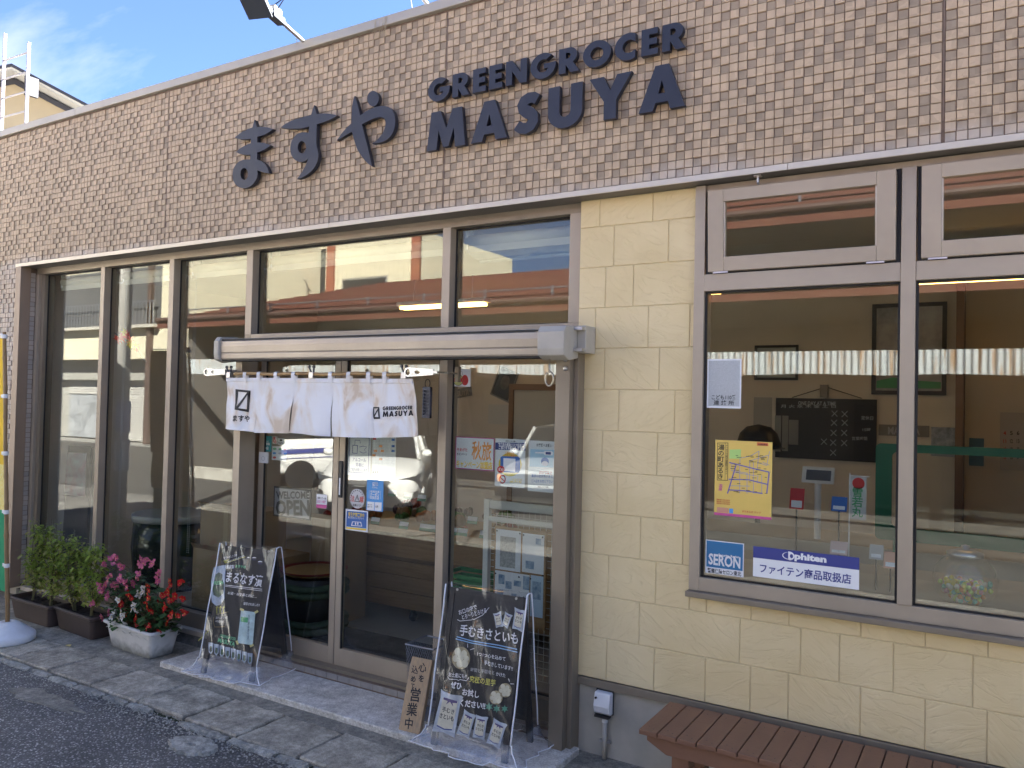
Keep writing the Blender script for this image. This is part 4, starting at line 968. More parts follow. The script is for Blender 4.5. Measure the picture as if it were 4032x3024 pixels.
# ================================================================== A-boards under clear covers
PLAST = glassy('clear_cover', (.97,.97,.98), 1.45, .05, .0, haze=.016, hazecol=(.75,.76,.80), wav=(5,.22))
PLASTS = glassy('clear_cover_skirt', (.93,.93,.95), 1.45, .10, .03, haze=.20, hazecol=(.66,.67,.70), wav=(8,.5))
PIPE = mat('white_piping', (.82,.82,.84), .5)
BBLK = mat('blackboard', (.010,.010,.012), .55, var=.35, vs=5, bump=.05, bs=40)
BFR = mat('board_frame_black', (.018,.017,.017), .5, var=.3, vs=12)
CHALK = mat('chalk_white', (.80,.80,.80), .8, var=.15, vs=60)
CHB = mat('chalk_blue', (.25,.48,.75), .8); CHG = mat('chalk_green', (.18,.55,.28), .8); CHY = mat('chalk_yellow', (.62,.58,.12), .8); CHO = mat('chalk_orange', (.45,.33,.14), .8)
def aboard(name, label, bl, br, tdep, bdep, ht, z0):
    u = Vector((br[0]-bl[0], br[1]-bl[1], 0)); W_ = u.length; u.normalize(); d = Vector((-u.y, u.x, 0)); o = Vector((bl[0], bl[1], z0))
    t = thing(name, label, 'sign board', (bl[0]+u.x*W_/2, bl[1]+u.y*W_/2, z0))
    P = lambda a, b, z: o + u*a + d*b + Vector((0,0,z))
    v = P(0,tdep,ht) - o; fr = Frame(o, u*W_, v); Hf = v.length
    w = .035
    def bar(F, a0,a1,b0,b1,c0,c1,name,m=BFR): return F.plate(a0,a1,b0,b1,c0,c1).build(name, m, t)
    bar(fr,0,w,0,Hf,-.022,0,'leg'); bar(fr,W_-w,W_,0,Hf,-.022,0,'leg')
    bar(fr,w+.0004,W_-w-.0004,Hf-.03,Hf,-.020,-.0005,'rail'); bar(fr,w+.0004,W_-w-.0004,.13,.16,-.020,-.0005,'rail')
    bar(fr,w+.0004,W_-w-.0004,.1602,Hf-.0302,-.012,-.004,'blackboard',BBLK)
    bo = P(W_, bdep, 0); bv = P(W_, tdep+.03, ht-.01) - bo; fb = Frame(bo, -u*W_, bv); Hb = bv.length
    bar(fb,0,w,0,Hb,-.022,0,'leg'); bar(fb,W_-w,W_,0,Hb,-.022,0,'leg'); bar(fb,w+.0004,W_-w-.0004,.13,.16,-.020,-.0005,'rail'); bar(fb,w+.0004,W_-w-.0004,.1602,Hb-.04,-.012,-.004,'blackboard',BBLK)
    for s in (.05, W_-.05): MB().tube([P(s,tdep-.005,ht-.01), P(s,tdep+.035,ht-.01)], .008, 8).build('hinge', ALUS, t)
    # clear cover: front, back, gable ends, flared crumpled skirt
    rnd = random.Random(int(W_*1e4)); cv = thing(name.replace('sign_board','sign')+'_cover', 'clear plastic rain cover with white piping over the '+label[:label.index(' chalk')]+' A-board', 'rain cover', (bl[0]+u.x*W_/2, bl[1]+u.y*W_/2, z0))
    e = .022; sk = .10
    def wr(p, a): return p + d*(rnd.uniform(-a,a)) + u*rnd.uniform(-a,a)*.5
    top_f, top_b = ht+.018, ht+.012
    jit = [[rnd.uniform(-1,1) for _ in range(40)] for _ in range(40)]
    def front(a, b):
        zz_ = .10 + (top_f-.10)*b; x = -e + (W_+2*e)*a; f = tdep*zz_/ht
        return P(x, f - .016 - .010*math.sin(a*math.pi)*(.4+.6*abs(math.sin(b*5+jit[3][int(a*8)]))) + .004*math.sin(a*17+b*11), zz_)
    def back(a, b):
        zz_ = .10 + (top_f-.10)*b; x = -e + (W_+2*e)*a; f = bdep + (tdep+.03-bdep)*zz_/ht
        return P(x, f + .018 + .004*math.sin(a*13+b*9), zz_)
    m = MB(); m.grid(front, 14, 14); m.build('front_sheet', PLAST, cv, smooth=True)
    m = MB(); m.grid(back, 12, 12); m.build('back_sheet', PLAST, cv, smooth=True)
    m = MB(); m.grid(lambda a, b: front(a,1).lerp(back(a,1), b) + Vector((0,0,.006*math.sin(math.pi*b))), 12, 3); m.build('top_sheet', PLAST, cv, smooth=True)
    for s in (0, 1):
        m = MB(); m.grid(lambda a, b: front(s,b).lerp(back(s,b), a) + u*((1 if s else -1)*.012*math.sin(math.pi*a)*(.5+.5*math.sin(b*6))), 6, 14); m.build('side_sheet', PLAST, cv, smooth=True)
    base = [front(i/16,0) for i in range(17)] + [front(1,0).lerp(back(1,0), i/10) for i in range(1,11)] + [back(1-i/16,0) for i in range(1,17)] + [back(0,0).lerp(front(0,0), i/10) for i in range(1,10)]
    c = sum(base, Vector())/len(base); rows_ = []
    for k in range(6):
        f = k/5; row = []
        for i, p in enumerate(base):
            out = (p-c); out.z = 0; out.normalize()
            wv = math.sin(i*1.9)*.5 + math.sin(i*.83+1)*.5
            row.append(Vector((p.x, p.y, 0)) + out*(.012+.075*f*f*(1+.6*wv)+.012*rnd.uniform(-1,1)*f) + Vector((0,0, z0 + .10*(1-f) + .004 + .022*f*max(0,wv))))
        rows_.append(row)
    m = MB(); m.loft(rows_, cap=False); m.build('skirt', PLASTS, cv, smooth=True)
    def pipe(pts, r=.0045): MB().tube(pts, r, 6).build('piping', PIPE, cv, smooth=True)
    pipe([front(0,i/14) for i in range(15)]); pipe([front(1,i/14) for i in range(15)]); pipe([back(1,i/14) for i in range(15)], .004); pipe([back(0,i/14) for i in range(15)], .004)
    pipe([front(1,1), front(1,1).lerp(back(1,1),.5)+Vector((0,0,.006)), back(1,1)], .0042); pipe(rows_[-1] + rows_[-1][:1], .003)
    pipe([front(0,0)] + [rows_[k][0] for k in range(6)], .0035); pipe([front(1,0)] + [rows_[k][16] for k in range(6)], .0035)
    return t, fr, cv
C1 = Crop(720,2140,2.860)
AB1, F1, CV1 = aboard('chalk_sign_board', 'left-hand chalk A-board for pickled round aubergines beside the white planter', (-4.79,-.345), (-4.348,-.262), .20, .40, .865, .036)
F1.o = F1.o + F1.n*.0036
T = lambda body,x0,y0,x1,y1,h,m=CHALK,b=.012: ptext(F1, C1, body, x0,y0,x1,y1,h,m,AB1,b,c=-.002)
T('カリッとした食感',458,165,608,130,26); T('ヤミツキになるウマさ',505,210,690,140,26); T('自家製',492,262,578,262,40,CHALK,.02); T('ますやの',590,255,705,265,34,CHG,.02)
T('まるなす漬',488,372,895,428,120,CHALK,.035)
T('お酒・お食事と共に…',505,555,830,598,30); T('復活されました!!',680,675,862,695,30); T('おいしくなって',370,835,500,835,26); T('ペロリ',360,875,450,880,24); T('食べ方色々',545,930,560,1010,26) if False else None
T('GREENGROCER',415,1035,595,1078,34,CHG,.02); T('MASUYA',395,1085,585,1135,48,CHG,.03)
def L1(pts, w=.004, m=CHALK): return pline(F1, C1, pts, w, m, AB1, c=-.002)
L1([(478,468),(890,515)]); L1([(476,482),(892,535)], .003); L1([(455,195),(520,180),(470,222),(700,148)], .004, CHY)
for k in range(3): L1([(380+38*k,790),(382+38*k,705),(370+38*k,725)], .004, CHY); L1([(382+38*k,705),(395+38*k,722)], .004, CHY)
L1([(375,800),(440,785),(510,770)], .003, CHO); L1([(345,830),(340,880),(355,940),(420,940),(470,935)], .003, CHO); L1([(170,1095),(230,1040),(285,985)], .005, CHY)
for x, y, r in ((735,160,15),(800,165,24),(868,210,25)):
    pshape(F1, C1, [ell(x,y,r,r*.55,16,180,360)], CHALK, AB1, c=-.002); 
    pshape(F1, C1, [ell(x,y+r*.35,r*1.1,r*.7,16,0,180)], mat('chalk_aubergine',(.05,.045,.09),.7), AB1, c=-.0015)
BAGW = mat('bag_film', (.42,.50,.58), .25, var=.35, vs=18); BAGD = mat('pickle_dark', (.03,.05,.06), .4, col2=(.06,.13,.05), vs=20)
pshape(F1, C1, [[(345,270),(400,255),(483,240),(472,420),(468,620),(430,680),(375,705),(325,660),(312,560),(318,420)]], BAGW, AB1, c=-.0010, depth=.002, name='photo_cutout')
pshape(F1, C1, [[(370,350),(405,325),(445,345),(440,400),(465,460),(455,560),(400,610),(345,580),(330,480),(360,400)]], BAGD, AB1, c=.0003, depth=.001, name='photo_cutout')
ptext(F1, C1, 'FRESH', 335,445,455,440,40, CHG, AB1, .03, c=.0012)
pshape(F1, C1, [[(655,750),(815,775),(785,1145),(612,1120)]], mat('leaflet_green',(.44,.60,.60),.5,var=.25,vs=25), AB1, c=-.0010, depth=.001, name='leaflet')
pshape(F1, C1, [[(655,825),(735,835),(728,892),(650,880)]], INKG, AB1, c=.0001, name='leaflet_photo'); ptext(F1, C1, 'なす漬の作り方', 745,800,735,1080,18, INKB, AB1, .0, c=.0004, vertical=True)
for x, y, r in ((665,745,20),(828,770,-30),(612,1115,70),(775,1150,-25)):
    a = R_(r); pshape(F1, C1, [[(x-22*math.cos(a)-12*math.sin(a),y-22*math.sin(a)+12*math.cos(a)),(x+22*math.cos(a)-12*math.sin(a),y+22*math.sin(a)+12*math.cos(a)),(x+22*math.cos(a)+12*math.sin(a),y+22*math.sin(a)-12*math.cos(a)),(x-22*math.cos(a)+12*math.sin(a),y-22*math.sin(a)-12*math.cos(a))]], mat('yellow_tape',(.62,.55,.20),.6), AB1, c=.0004, name='tape')
for i in range(8):
    x = 312+63*i; y = 1180+17*i
    pshape(F1, C1, [[(x-26,y-68),(x+30,y-60),(x+24,y+35),(x+2,y+66),(x-22,y+42)]], BAGW, AB1, c=-.0010, depth=.0016, name='photo_cutout'); pshape(F1, C1, [[(x-8,y-26),(x+16,y-20),(x+16,y+30),(x,y+46),(x-14,y+26)]], BAGD, AB1, c=.0002, name='photo_cutout')
# bottle left standing behind the left board
bo = PG(C1(885,1255), .036); t = thing('plastic_bottle', 'plastic bottle with green label standing inside the left A-board', 'bottle', (bo.x, bo.y+.05, .036))
MB().lathe((bo.x,bo.y+.05,.036), [(.001,0),(.032,0),(.034,.01),(.033,.16),(.028,.19),(.014,.225),(.013,.24)], 14).build('bottle', mat('bottle_clear',(.55,.58,.58),.15), t, smooth=True)
MB().lathe((bo.x,bo.y+.05,.036), [(.0345,.03),(.0345,.12)], 14).build('label', mat('label_green',(.25,.52,.40),.5,col2=(.8,.8,.75),vs=22), t); MB().lathe((bo.x,bo.y+.05,.036), [(.015,.236),(.015,.255),(.001,.256)], 10).build('cap', WHITE, t)

C2 = Crop(1560,2320,2.3563)
AB2, F2, CV2 = aboard('chalk_sign_board', 'right-hand chalk A-board for hand-peeled taro in front of the right post', (-2.745,-.375), (-2.255,-.345), .175, .335, .86, .036)
F2.o = F2.o + F2.n*.0036
T = lambda body,x0,y0,x1,y1,h,m=CHALK,b=.012: ptext(F2, C2, body, x0,y0,x1,y1,h,m,AB2,b,c=-.002)
T('お口の中で',578,218,745,162,44); T('とろ〜りとろける',608,262,835,195,44); T('手むきさといも',590,375,1130,460,100,CHALK,.04)
T('1つ1つ心を込めて',752,598,1012,648,36); T('手むきしています!!',815,680,1080,738,40); T('かけた',925,785,1012,802,36); T('時間と手間をと',690,745,910,775,34,mat('chalk_grey',(.38,.38,.38),.8)); T('お土産にも!!',485,790,650,810,40); T('究極の里芋',680,830,920,872,56,CHY,.03)
T('ぜひ',505,885,605,902,62,CHALK,.03); T('お試し',612,950,768,980,62,CHALK,.02); T('ください!!',590,1052,825,1085,62,CHALK,.03)
def L2(pts, w=.004, m=CHALK): return pline(F2, C2, pts, w, m, AB2, c=-.002)
L2([(560,440),(700,480),(950,520),(1120,558)], .005, CHB); L2([(550,460),(700,500),(950,545),(1125,585)], .005, CHB)
L2([(565,282),(590,295),(700,285),(708,275),(718,282),(800,240),(860,170)], .003); L2([(475,810),(490,835),(560,838),(575,848),(590,838),(650,850),(672,820)], .003); L2([(660,505),(662,540)], .003); L2([(685,562),(722,550)], .003); L2([(1040,830),(1050,858)], .003); L2([(1058,878),(1090,880)], .003)
TARO = mat('taro_flesh', (.66,.62,.44), .6, var=.15, vs=30); BSK = mat('taro_basket', (.40,.33,.18), .8, var=.3, vs=40)
for x, y, rx, ry in ((600,638,84,104),(925,1005,62,64),(1010,938,60,66)):
    pshape(F2, C2, [ell(x,y,rx,ry,26)], BSK, AB2, c=-.0010, depth=.0015, name='photo_cutout')
    for k, (ax, ay, s) in enumerate(((-.35,-.55,.36),(.35,-.38,.33),(-.6,.05,.30),(0,-.05,.33),(.62,.05,.28),(-.12,.5,.36),(.45,.5,.36))): pshape(F2, C2, [ell(x+rx*ax,y+ry*ay,rx*s,ry*s,14)], TARO, AB2, c=.0001+.0003*k, depth=.0005, name='photo_cutout')
FILM = mat('taro_bag_film', (.50,.55,.60), .25, var=.3, vs=15); BAGL = mat('taro_bag_label', (.66,.62,.47), .5, var=.12, vs=30); PUR = mat('bag_ribbon', (.08,.05,.16), .5)
def tarobag(q4, big):
    (x0,y0),(x1,y1),(x2,y2),(x3,y3) = q4      # TL TR BR BL
    def I(a, b): return (x0+(x1-x0)*a+(x3-x0)*b+(x0-x1+x2-x3)*a*b, y0+(y1-y0)*a+(y3-y0)*b+(y0-y1+y2-y3)*a*b)
    pshape(F2, C2, [[I(0,0),I(.1,.03),I(.5,.06),I(.92,.02),I(1.02,.04),I(.95,.2),I(.97,.6),I(.98,.92),I(1.02,1.02),I(.5,.97),I(.0,1.02),I(.02,.85),I(.06,.2)]], FILM, AB2, c=-.0010, depth=.0018, name='photo_cutout')
    pshape(F2, C2, [[I(.16,.18),I(.84,.18),I(.84,.86),I(.5,.9),I(.16,.86)]], BAGL, AB2, c=.0001, depth=.0006, name='photo_cutout')
    pshape(F2, C2, [[I(.2,.17),I(.8,.17),I(.82,.22),I(.62,.24),I(.68,.32),I(.5,.23),I(.36,.32),I(.4,.23),I(.2,.22)]], PUR, AB2, c=.0006, name='photo_cutout')
    pshape(F2, C2, [[I(.16,.84),I(.5,.88),I(.84,.84),I(.84,.87),I(.5,.91),I(.16,.87)]], INKN, AB2, c=.0006, name='photo_cutout')
    h = (y3-y0)*.12
    ptext(F2, C2, '手むき', *I(.24,.44), *I(.78,.44), h, INKB, AB2, .03, c=.0008); ptext(F2, C2, 'さといも', *I(.19,.60), *I(.82,.60), h, INKB, AB2, .03, c=.0008)
for Q in ([(415,925),(620,985),(540,1370),(332,1310)], [(632,1110),(740,1165),(672,1388),(558,1335)], [(738,1160),(852,1182),(815,1402),(706,1370)], [(905,1190),(1030,1250),(955,1480),(835,1420)], [(897,225),(970,200),(990,345),(925,358)], [(1010,205),(1080,240),(1030,365),(980,330)], [(1098,165),(1205,195),(1165,395),(1075,360)]): tarobag(Q, 1)
for x, y, s in ((860,1090,40),(930,1110,36),(1005,1110,34)): pshape(F2, C2, [[(x+s*(.5+.5*((i%2)))*math.cos(R_(i*30)), y+s*(.5+.5*(i%2))*math.sin(R_(i*30))) for i in range(12)]], mat('chalk_leaf',(.10,.30,.20),.8,var=.3,vs=40), AB2, c=-.002, name='drawn_leaf')

# ================================================================== wooden open sign and wire basket
wl, wr_ = Vector((-3.025,-.319,.036)), Vector((-2.878,-.308,.036)); wt = Vector((-3.046,-.196,.434))
t = thing('wooden_sign', 'small weathered wooden plank sign with black brush writing, leaning on the wire basket', 'sign', ((wl.x+wr_.x)/2, -.31, .036)); FW = Frame(wl, wr_-wl, wt-wl)
WOOD = mat('weathered_wood', (.52,.36,.20), .8, col2=(.36,.27,.18), vs=16, bump=.3, bs=60, stretch=(6,6,.7), detail=8)
FW.plate(0, FW.w, 0, FW.h, -.030, 0).build('plank', WOOD, t, bev=.003)
def WT(body, a, b, h, bold=.045, rot=0): FW.text(body, a*FW.w, b*FW.h, h, INKB, t, bold, rot, .0012)
WT('心', .62, .88, .050, .05, -8); WT('を', .64, .73, .036, .03); WT('込', .27, .83, .042, .04); WT('め', .27, .70, .034, .03); WT('て', .30, .61, .026, .03)
WT('営', .50, .50, .070, .03, 4); WT('業', .47, .30, .066, .025, 6); WT('中', .44, .11, .056, .035, 4)
tb = thing('wire_basket', 'grey wire mesh basket standing between the plank sign and right A-board', 'basket', (-3.0,-.03,.036)); WIRE = mat('wire_grey', (.20,.22,.26), .35, .7)
R0 = [Vector((-3.115,-.158,.485)),Vector((-2.905,-.15,.485)),Vector((-2.905,.06,.485)),Vector((-3.115,.06,.485))]; B0 = [Vector((-3.085,-.135,.04)),Vector((-2.935,-.13,.04)),Vector((-2.935,.045,.04)),Vector((-3.085,.045,.04))]
MB().tube(R0+R0[:1], .006, 8).build('rim', WIRE, tb); MB().tube(B0+B0[:1], .005, 8).build('bottom_ring', WIRE, tb)
mesh = MB()
for k in range(4):
    a0, a1, b0, b1 = R0[k], R0[(k+1)%4], B0[k], B0[(k+1)%4]; n = 12; mrow = 26
    for i in range(-mrow//2, n+1):
        for sgn in (1,-1):
            pts = []
            for j in range(mrow+1):
                u_ = (i + j*.5)/n if sgn > 0 else 1-(i + j*.5)/n
                if 0 <= u_ <= 1: v_ = j/mrow; pts.append(b0.lerp(b1,u_).lerp(a0.lerp(a1,u_), v_))
            if len(pts) > 1: mesh.tube([pts[0], pts[-1]], .0009, 4, cap=False)
mesh.build('wire_mesh', WIRE, tb)
MB().box(-3.08,-2.94,-.13,.04,.037,.041).build('base_plate', WIRE, tb)

# ================================================================== planters
def planter(name, label, cx, cy, L, Wd, H, rz, m, top=1.13, wave=False):
    t = thing(name, label, 'planter', (cx, cy, 0), rz); 
    def ring(l, w, z, r=.03, n=4):
        out = []
        for sx, sy, a in ((1,-1,-90),(1,1,0),(-1,1,90),(-1,-1,180)):
            for k in range(n): aa = R_(a + 90*k/(n-1)); out.append((sx*(l/2-r)+r*math.cos(aa), sy*(w/2-r)+r*math.sin(aa), z))
        return out
    b = MB(); b.loft([ring(L*.97,Wd*.95,-.004), ring(L,Wd,.012), ring(L*(1+(top-1)*.8),Wd*(1+(top-1)*1.6),H-.03), ring(L*top+.004,Wd*(1+(top-1)*2)+.004,H-.028), ring(L*top+.03,Wd*(1+(top-1)*2)+.03,H-.018), ring(L*top+.03,Wd*(1+(top-1)*2)+.03,H-.004), ring(L*top+.022,Wd*(1+(top-1)*2)+.022,H), ring(L*top-.012,Wd*(1+(top-1)*2)-.012,H), ring(L*top-.022,Wd*(1+(top-1)*2)-.022,H-.01), ring(L*top-.03,Wd*(1+(top-1)*2)-.03,H-.05)], cap=True)
    b.build('pot', m, t, local=True, smooth=False, bev=0)
    rnd = random.Random(int(abs(cx)*100)); so_ = MB(); lx, wx = L*top-.03, Wd*(1+(top-1)*2)-.03
    so_.grid(lambda u, v: (-lx/2+lx*u, -wx/2+wx*v, H-.042+rnd.uniform(-.006,.012)), 26, 10); so_.build('soil', mat('soil',(.025,.019,.014),.95,var=.4,vs=40), t, local=True)
    if wave:
        pts = [(-L*.54+L*1.08*i/40, -Wd*.61, H*.72+.006*math.sin(i*.95)) for i in range(41)]
        MB().tube(pts, .0022, 5).build('moulded_wave', m, t, local=True)
        pts = [(L*.55, -Wd*.6+Wd*1.2*i/20, H*.72+.006*math.sin(i*.95)) for i in range(21)]; MB().tube(pts, .0022, 5).build('moulded_wave', m, t, local=True)
    return t
BRP = mat('brown_plastic', (.062,.042,.036), .55, var=.2, vs=5)
def dirty_white():
    m = mat('white_planter_plastic', (.62,.61,.58), .55, var=.08, vs=5); nt, b = nodes_of(m)
    g = N(nt,'ShaderNodeNewGeometry').outputs['Position']; sp = N(nt,'ShaderNodeSeparateXYZ'); nt.links.new(g, sp.inputs[0])
    n = N(nt,'ShaderNodeTexNoise'); nt.links.new(g, n.inputs['Vector']); n.inputs['Scale'].default_value = 22; n.inputs['Detail'].default_value = 7
    s = N(nt,'ShaderNodeMath',operation='MULTIPLY_ADD'); nt.links.new(n.outputs['Fac'], s.inputs[0]); s.inputs[1].default_value = -.12; nt.links.new(sp.outputs['Z'], s.inputs[2])
    r = N(nt,'ShaderNodeMapRange'); nt.links.new(s.outputs[0], r.inputs[0]); r.inputs[1].default_value = -.055; r.inputs[2].default_value = .03; r.inputs[3].default_value = .8; r.inputs[4].default_value = 0
    old = b.inputs['Base Color'].links[0].from_socket; mx = N(nt,'ShaderNodeMix',data_type='RGBA'); nt.links.new(r.outputs[0], mx.inputs['Factor']); nt.links.new(old, mx.inputs[6]); mx.inputs[7].default_value = (.16,.16,.13,1); nt.links.new(mx.outputs[2], b.inputs['Base Color']); return m
planter('planter', 'brown plastic planter box nearest the banner pole, holding leafy herbs', -7.13, -.185, .58, .18, .185, R_(-1), BRP)
planter('planter', 'brown plastic planter box next to the white planter, holding leafy herbs', -6.50, -.165, .56, .18, .185, R_(-4), BRP)
planter('planter', 'weathered white plastic planter box full of begonias', -5.70, -.185, .555, .20, .205, R_(-3), dirty_white(), 1.14, True)
def leaf_mat(name, c1, c2, tr=.35):
    m = bpy.data.materials.new(name); m.use_nodes = True; nt, b = nodes_of(m); out = nt.nodes['Material Output']
    gi = N(nt,'ShaderNodeNewGeometry'); n = N(nt,'ShaderNodeTexNoise'); nt.links.new(gi.outputs['Position'], n.inputs['Vector']); n.inputs['Scale'].default_value = 16; n.inputs['Detail'].default_value = 3
    rp = N(nt,'ShaderNodeMapRange'); nt.links.new(n.outputs['Fac'], rp.inputs[0]); rp.inputs[1].default_value=.33; rp.inputs[2].default_value=.67
    mx = N(nt,'ShaderNodeMix',data_type='RGBA'); nt.links.new(rp.outputs[0], mx.inputs['Factor']); mx.inputs[6].default_value=(*c1,1); mx.inputs[7].default_value=(*c2,1)
    nt.links.new(mx.outputs[2], b.inputs['Base Color']); b.inputs['Roughness'].default_value=.5
    tl = N(nt,'ShaderNodeBsdfTranslucent'); nt.links.new(mx.outputs[2], tl.inputs[0]); ms = N(nt,'ShaderNodeMixShader'); ms.inputs[0].default_value = tr
    nt.links.new(b.outputs[0], ms.inputs[1]); nt.links.new(tl.outputs[0], ms.inputs[2]); nt.links.new(ms.outputs[0], out.inputs[0]); MATS[name]=m; return m
LEAF = leaf_mat('basil_leaf', (.25,.36,.05), (.45,.54,.12), .45); LEAFY = leaf_mat('basil_leaf_yellow', (.40,.42,.10), (.55,.50,.18)); BEGL = leaf_mat('begonia_leaf', (.03,.075,.022), (.07,.14,.04), .15)
STEM = mat('herb_stem', (.13,.12,.05), .8); STEMD = mat('herb_stem_dark', (.045,.035,.03), .8); SPIKE = mat('flower_spike', (.55,.58,.42), .8)
def leaf(mb, p, d, L, w, rnd, curl=.3):
    d = d.normalized(); s = d.cross(Vector((0,0,1))); s = s.normalized() if s.length > .01 else Vector((1,0,0)); n = s.cross(d)
    P = lambda t, o, h: p + d*(L*t) + s*(w*o) + n*h - Vector((0,0,1))*(curl*L*t*t)
    mb.add([P(0,0,0), P(.28,.42,.06*w), P(.62,.46,.08*w), P(1,0,0), P(.62,-.46,.08*w), P(.28,-.42,.06*w), P(.3,0,-.05*w), P(.65,0,-.05*w)], [(0,1,6),(1,2,7,6),(2,3,7),(7,3,4),(6,7,4,5),(0,6,5)])
def basil(label, cx, cy, z0, h, spread, seed):
    rnd = random.Random(seed); t = thing('basil_plant', label, 'plant', (cx, cy, z0)); st, lf, ly_, sp = MB(), MB(), MB(), MB()
    tips = []
    for k in range(5):
        a = rnd.uniform(0,6.28); r = spread*rnd.uniform(.15,.6); pts = [Vector((cx+rnd.uniform(-.012,.012),cy+rnd.uniform(-.01,.01),z0))]
        for j in range(1,5): f = j/4; pts.append(Vector((cx+math.cos(a)*r*f+rnd.uniform(-.02,.02), cy+math.sin(a)*r*f*.55+rnd.uniform(-.015,.015), z0+h*rnd.uniform(.75,.95)*f)))
        st.tube(pts, [.006,.005,.004,.003,.002], 5)
        for j in range(1,5):
            for b_ in range(3):
                aa = rnd.uniform(0,6.28); e = pts[j] + Vector((math.cos(aa)*spread*rnd.uniform(.2,.55), math.sin(aa)*spread*rnd.uniform(.15,.35), h*rnd.uniform(.05,.22)))
                st.tube([pts[j], pts[j].lerp(e,.5)+Vector((0,0,.01)), e], [.003,.0022,.0015], 4); tips.append((e, j)); tips.append((pts[j].lerp(e,.55), j))
    for e, j in tips:
        for _ in range(rnd.randint(5,8)):
            aa = rnd.uniform(0,6.28); d = Vector((math.cos(aa), math.sin(aa), rnd.uniform(-.5,.35))); L = rnd.uniform(.026,.052)
            p = e + Vector((rnd.gauss(0,.022), rnd.gauss(0,.018), rnd.gauss(0,.028)))
            low = (p.z - z0)/h
            leaf(ly_ if rnd.random() < (.42 if low < .5 else .08) else lf, p, d, L, L*.58, rnd, .35)
        if j == 4 and rnd.random() < .5 or rnd.random() < .05:
            L = rnd.uniform(.06,.13)
            for s_ in range(9):
                p = e + Vector((rnd.uniform(-.004,.004), rnd.uniform(-.004,.004), L*s_/9))
                for _ in range(3): leaf(sp, p, Vector((rnd.uniform(-1,1), rnd.uniform(-1,1), .2)), .010*(1.3-s_/12), .007, rnd, 0)
            st.tube([e, e+Vector((0,0,L))], .0013, 4)
    st.build('stem', STEM, t)
    for mb_, m_, nm in ((lf,LEAF,'foliage'),(ly_,LEAFY,'yellowing_foliage'),(sp,SPIKE,'flower_spike')):
        o = mb_.build(nm, m_, t); o['kind'] = 'stuff'
ztop = PY((190,2105), -.2).z
basil('leafy green basil plant at the left end of the planter by the banner pole', -7.27, -.185, .14, .60, .24, 1)
basil('leafy green basil plant at the right end of the planter by the banner pole', -6.97, -.19, .14, .55, .23, 2)
basil('leafy green basil plant at the left end of the middle planter', -6.66, -.17, .14, .56, .24, 3)
basil('leafy green basil plant at the right end of the middle planter', -6.38, -.18, .14, .52, .22, 4)
def flower_mesh(seed, s=.02):
    rnd = random.Random(seed); b = MB()
    for k in range(4):
        a = k*1.5708+rnd.uniform(-.2,.2); d = Vector((math.cos(a), -.35, math.sin(a))); L = s*(1.0 if k % 2 else 1.25)
        sd = Vector((-math.sin(a), 0, math.cos(a))); p = Vector((0,0,0))
        b.add([p, p+d*L*.5+sd*L*.45, p+d*L+sd*L*.28, p+d*L-sd*L*.28, p+d*L*.5-sd*L*.45], [(0,1,2,3,4)])
    return b.mesh('flower')
def centre_mesh(): return MB().ball((0,-.008,0), .0034, 6, 4).mesh('stamen')
FM = [flower_mesh(k) for k in range(4)]; CM_ = centre_mesh()
def petal(name, c): return leaf_mat(name, tuple(x*.75 for x in c), c, .3)
PINK, RED, WHT = petal('petal_pink',(.72,.17,.32)), petal('petal_red',(.62,.014,.016)), petal('petal_white',(.80,.78,.74)); STAM = mat('stamen_yellow',(.80,.50,.05),.6)
FMm = {}
for nm, m_ in (('pink',PINK),('red',RED),('white',WHT)):
    FMm[nm] = []
    for me in FM: c = me.copy(); c.materials.append(m_); FMm[nm].append(c)
CM_.materials.append(STAM)
C3 = Crop(0,2050,2.9105)
def begonia(label, kind, cx, cy, nleaf, flw, seed, rx, rzz, zc):
    rnd = random.Random(seed); t = thing('begonia_plant', label, 'plant', (cx, cy, .16)); lf, st = MB(), MB()
    for _ in range(nleaf):
        a = rnd.uniform(0,6.28); r = math.sqrt(rnd.random()); p = Vector((cx+rx*r*math.cos(a), cy+rnd.uniform(-.11,.10), zc+rzz*r*math.sin(a))); L = rnd.uniform(.035,.062)
        d = Vector((rnd.uniform(-1,1), rnd.uniform(-1,.5), rnd.uniform(-.3,.5))); leaf(lf, p, d, L, L*.95, rnd, .15)
        if rnd.random() < .35: st.tube([Vector((cx+rnd.uniform(-.06,.06),cy,.17)), p.lerp(Vector((cx,cy,.17)),.5)+Vector((0,0,.02)), p], .003, 4)
    for x, y in flw:
        yy = cy - rnd.uniform(.04,.14); p = PY(C3(x,y), yy)
        n = {'pink':5,'red':3,'white':5}[kind]
        st.tube([p, Vector((p.x*.6+cx*.4, cy, p.z-.09))], .002, 4)
        for _ in range(n):
            o = put('flower', rnd.choice(FMm[kind]), None, t); o.location = p + Vector((rnd.gauss(0,.015), rnd.uniform(-.012,.012), rnd.gauss(0,.015))) - ROOT[t.name]
            o.rotation_euler = (rnd.uniform(-.7,.5), rnd.uniform(0,6), rnd.uniform(-.8,.8)); s = rnd.uniform(.75,1.15); o.scale = (s,s,s)
            c = put('stamen', CM_, None, o)
    lf.build('foliage', BEGL, t)['kind'] = 'stuff'; st.build('stem', mat('begonia_stem',(.12,.08,.04),.6), t)
begonia('pink flowering begonia at the left of the white planter', 'pink', -5.86, -.17, 330, [(1300,460),(1195,500),(1330,430),(1640,440),(1610,500),(1740,490),(1390,530),(1590,630),(1385,670),(1245,660),(1435,715),(1215,740),(1150,750),(1170,800),(1310,745),(1835,610),(1820,690),(1050,950),(1250,1055),(1170,1100),(1235,860),(1520,720),(1460,770)], 5, .20, .20, .36)
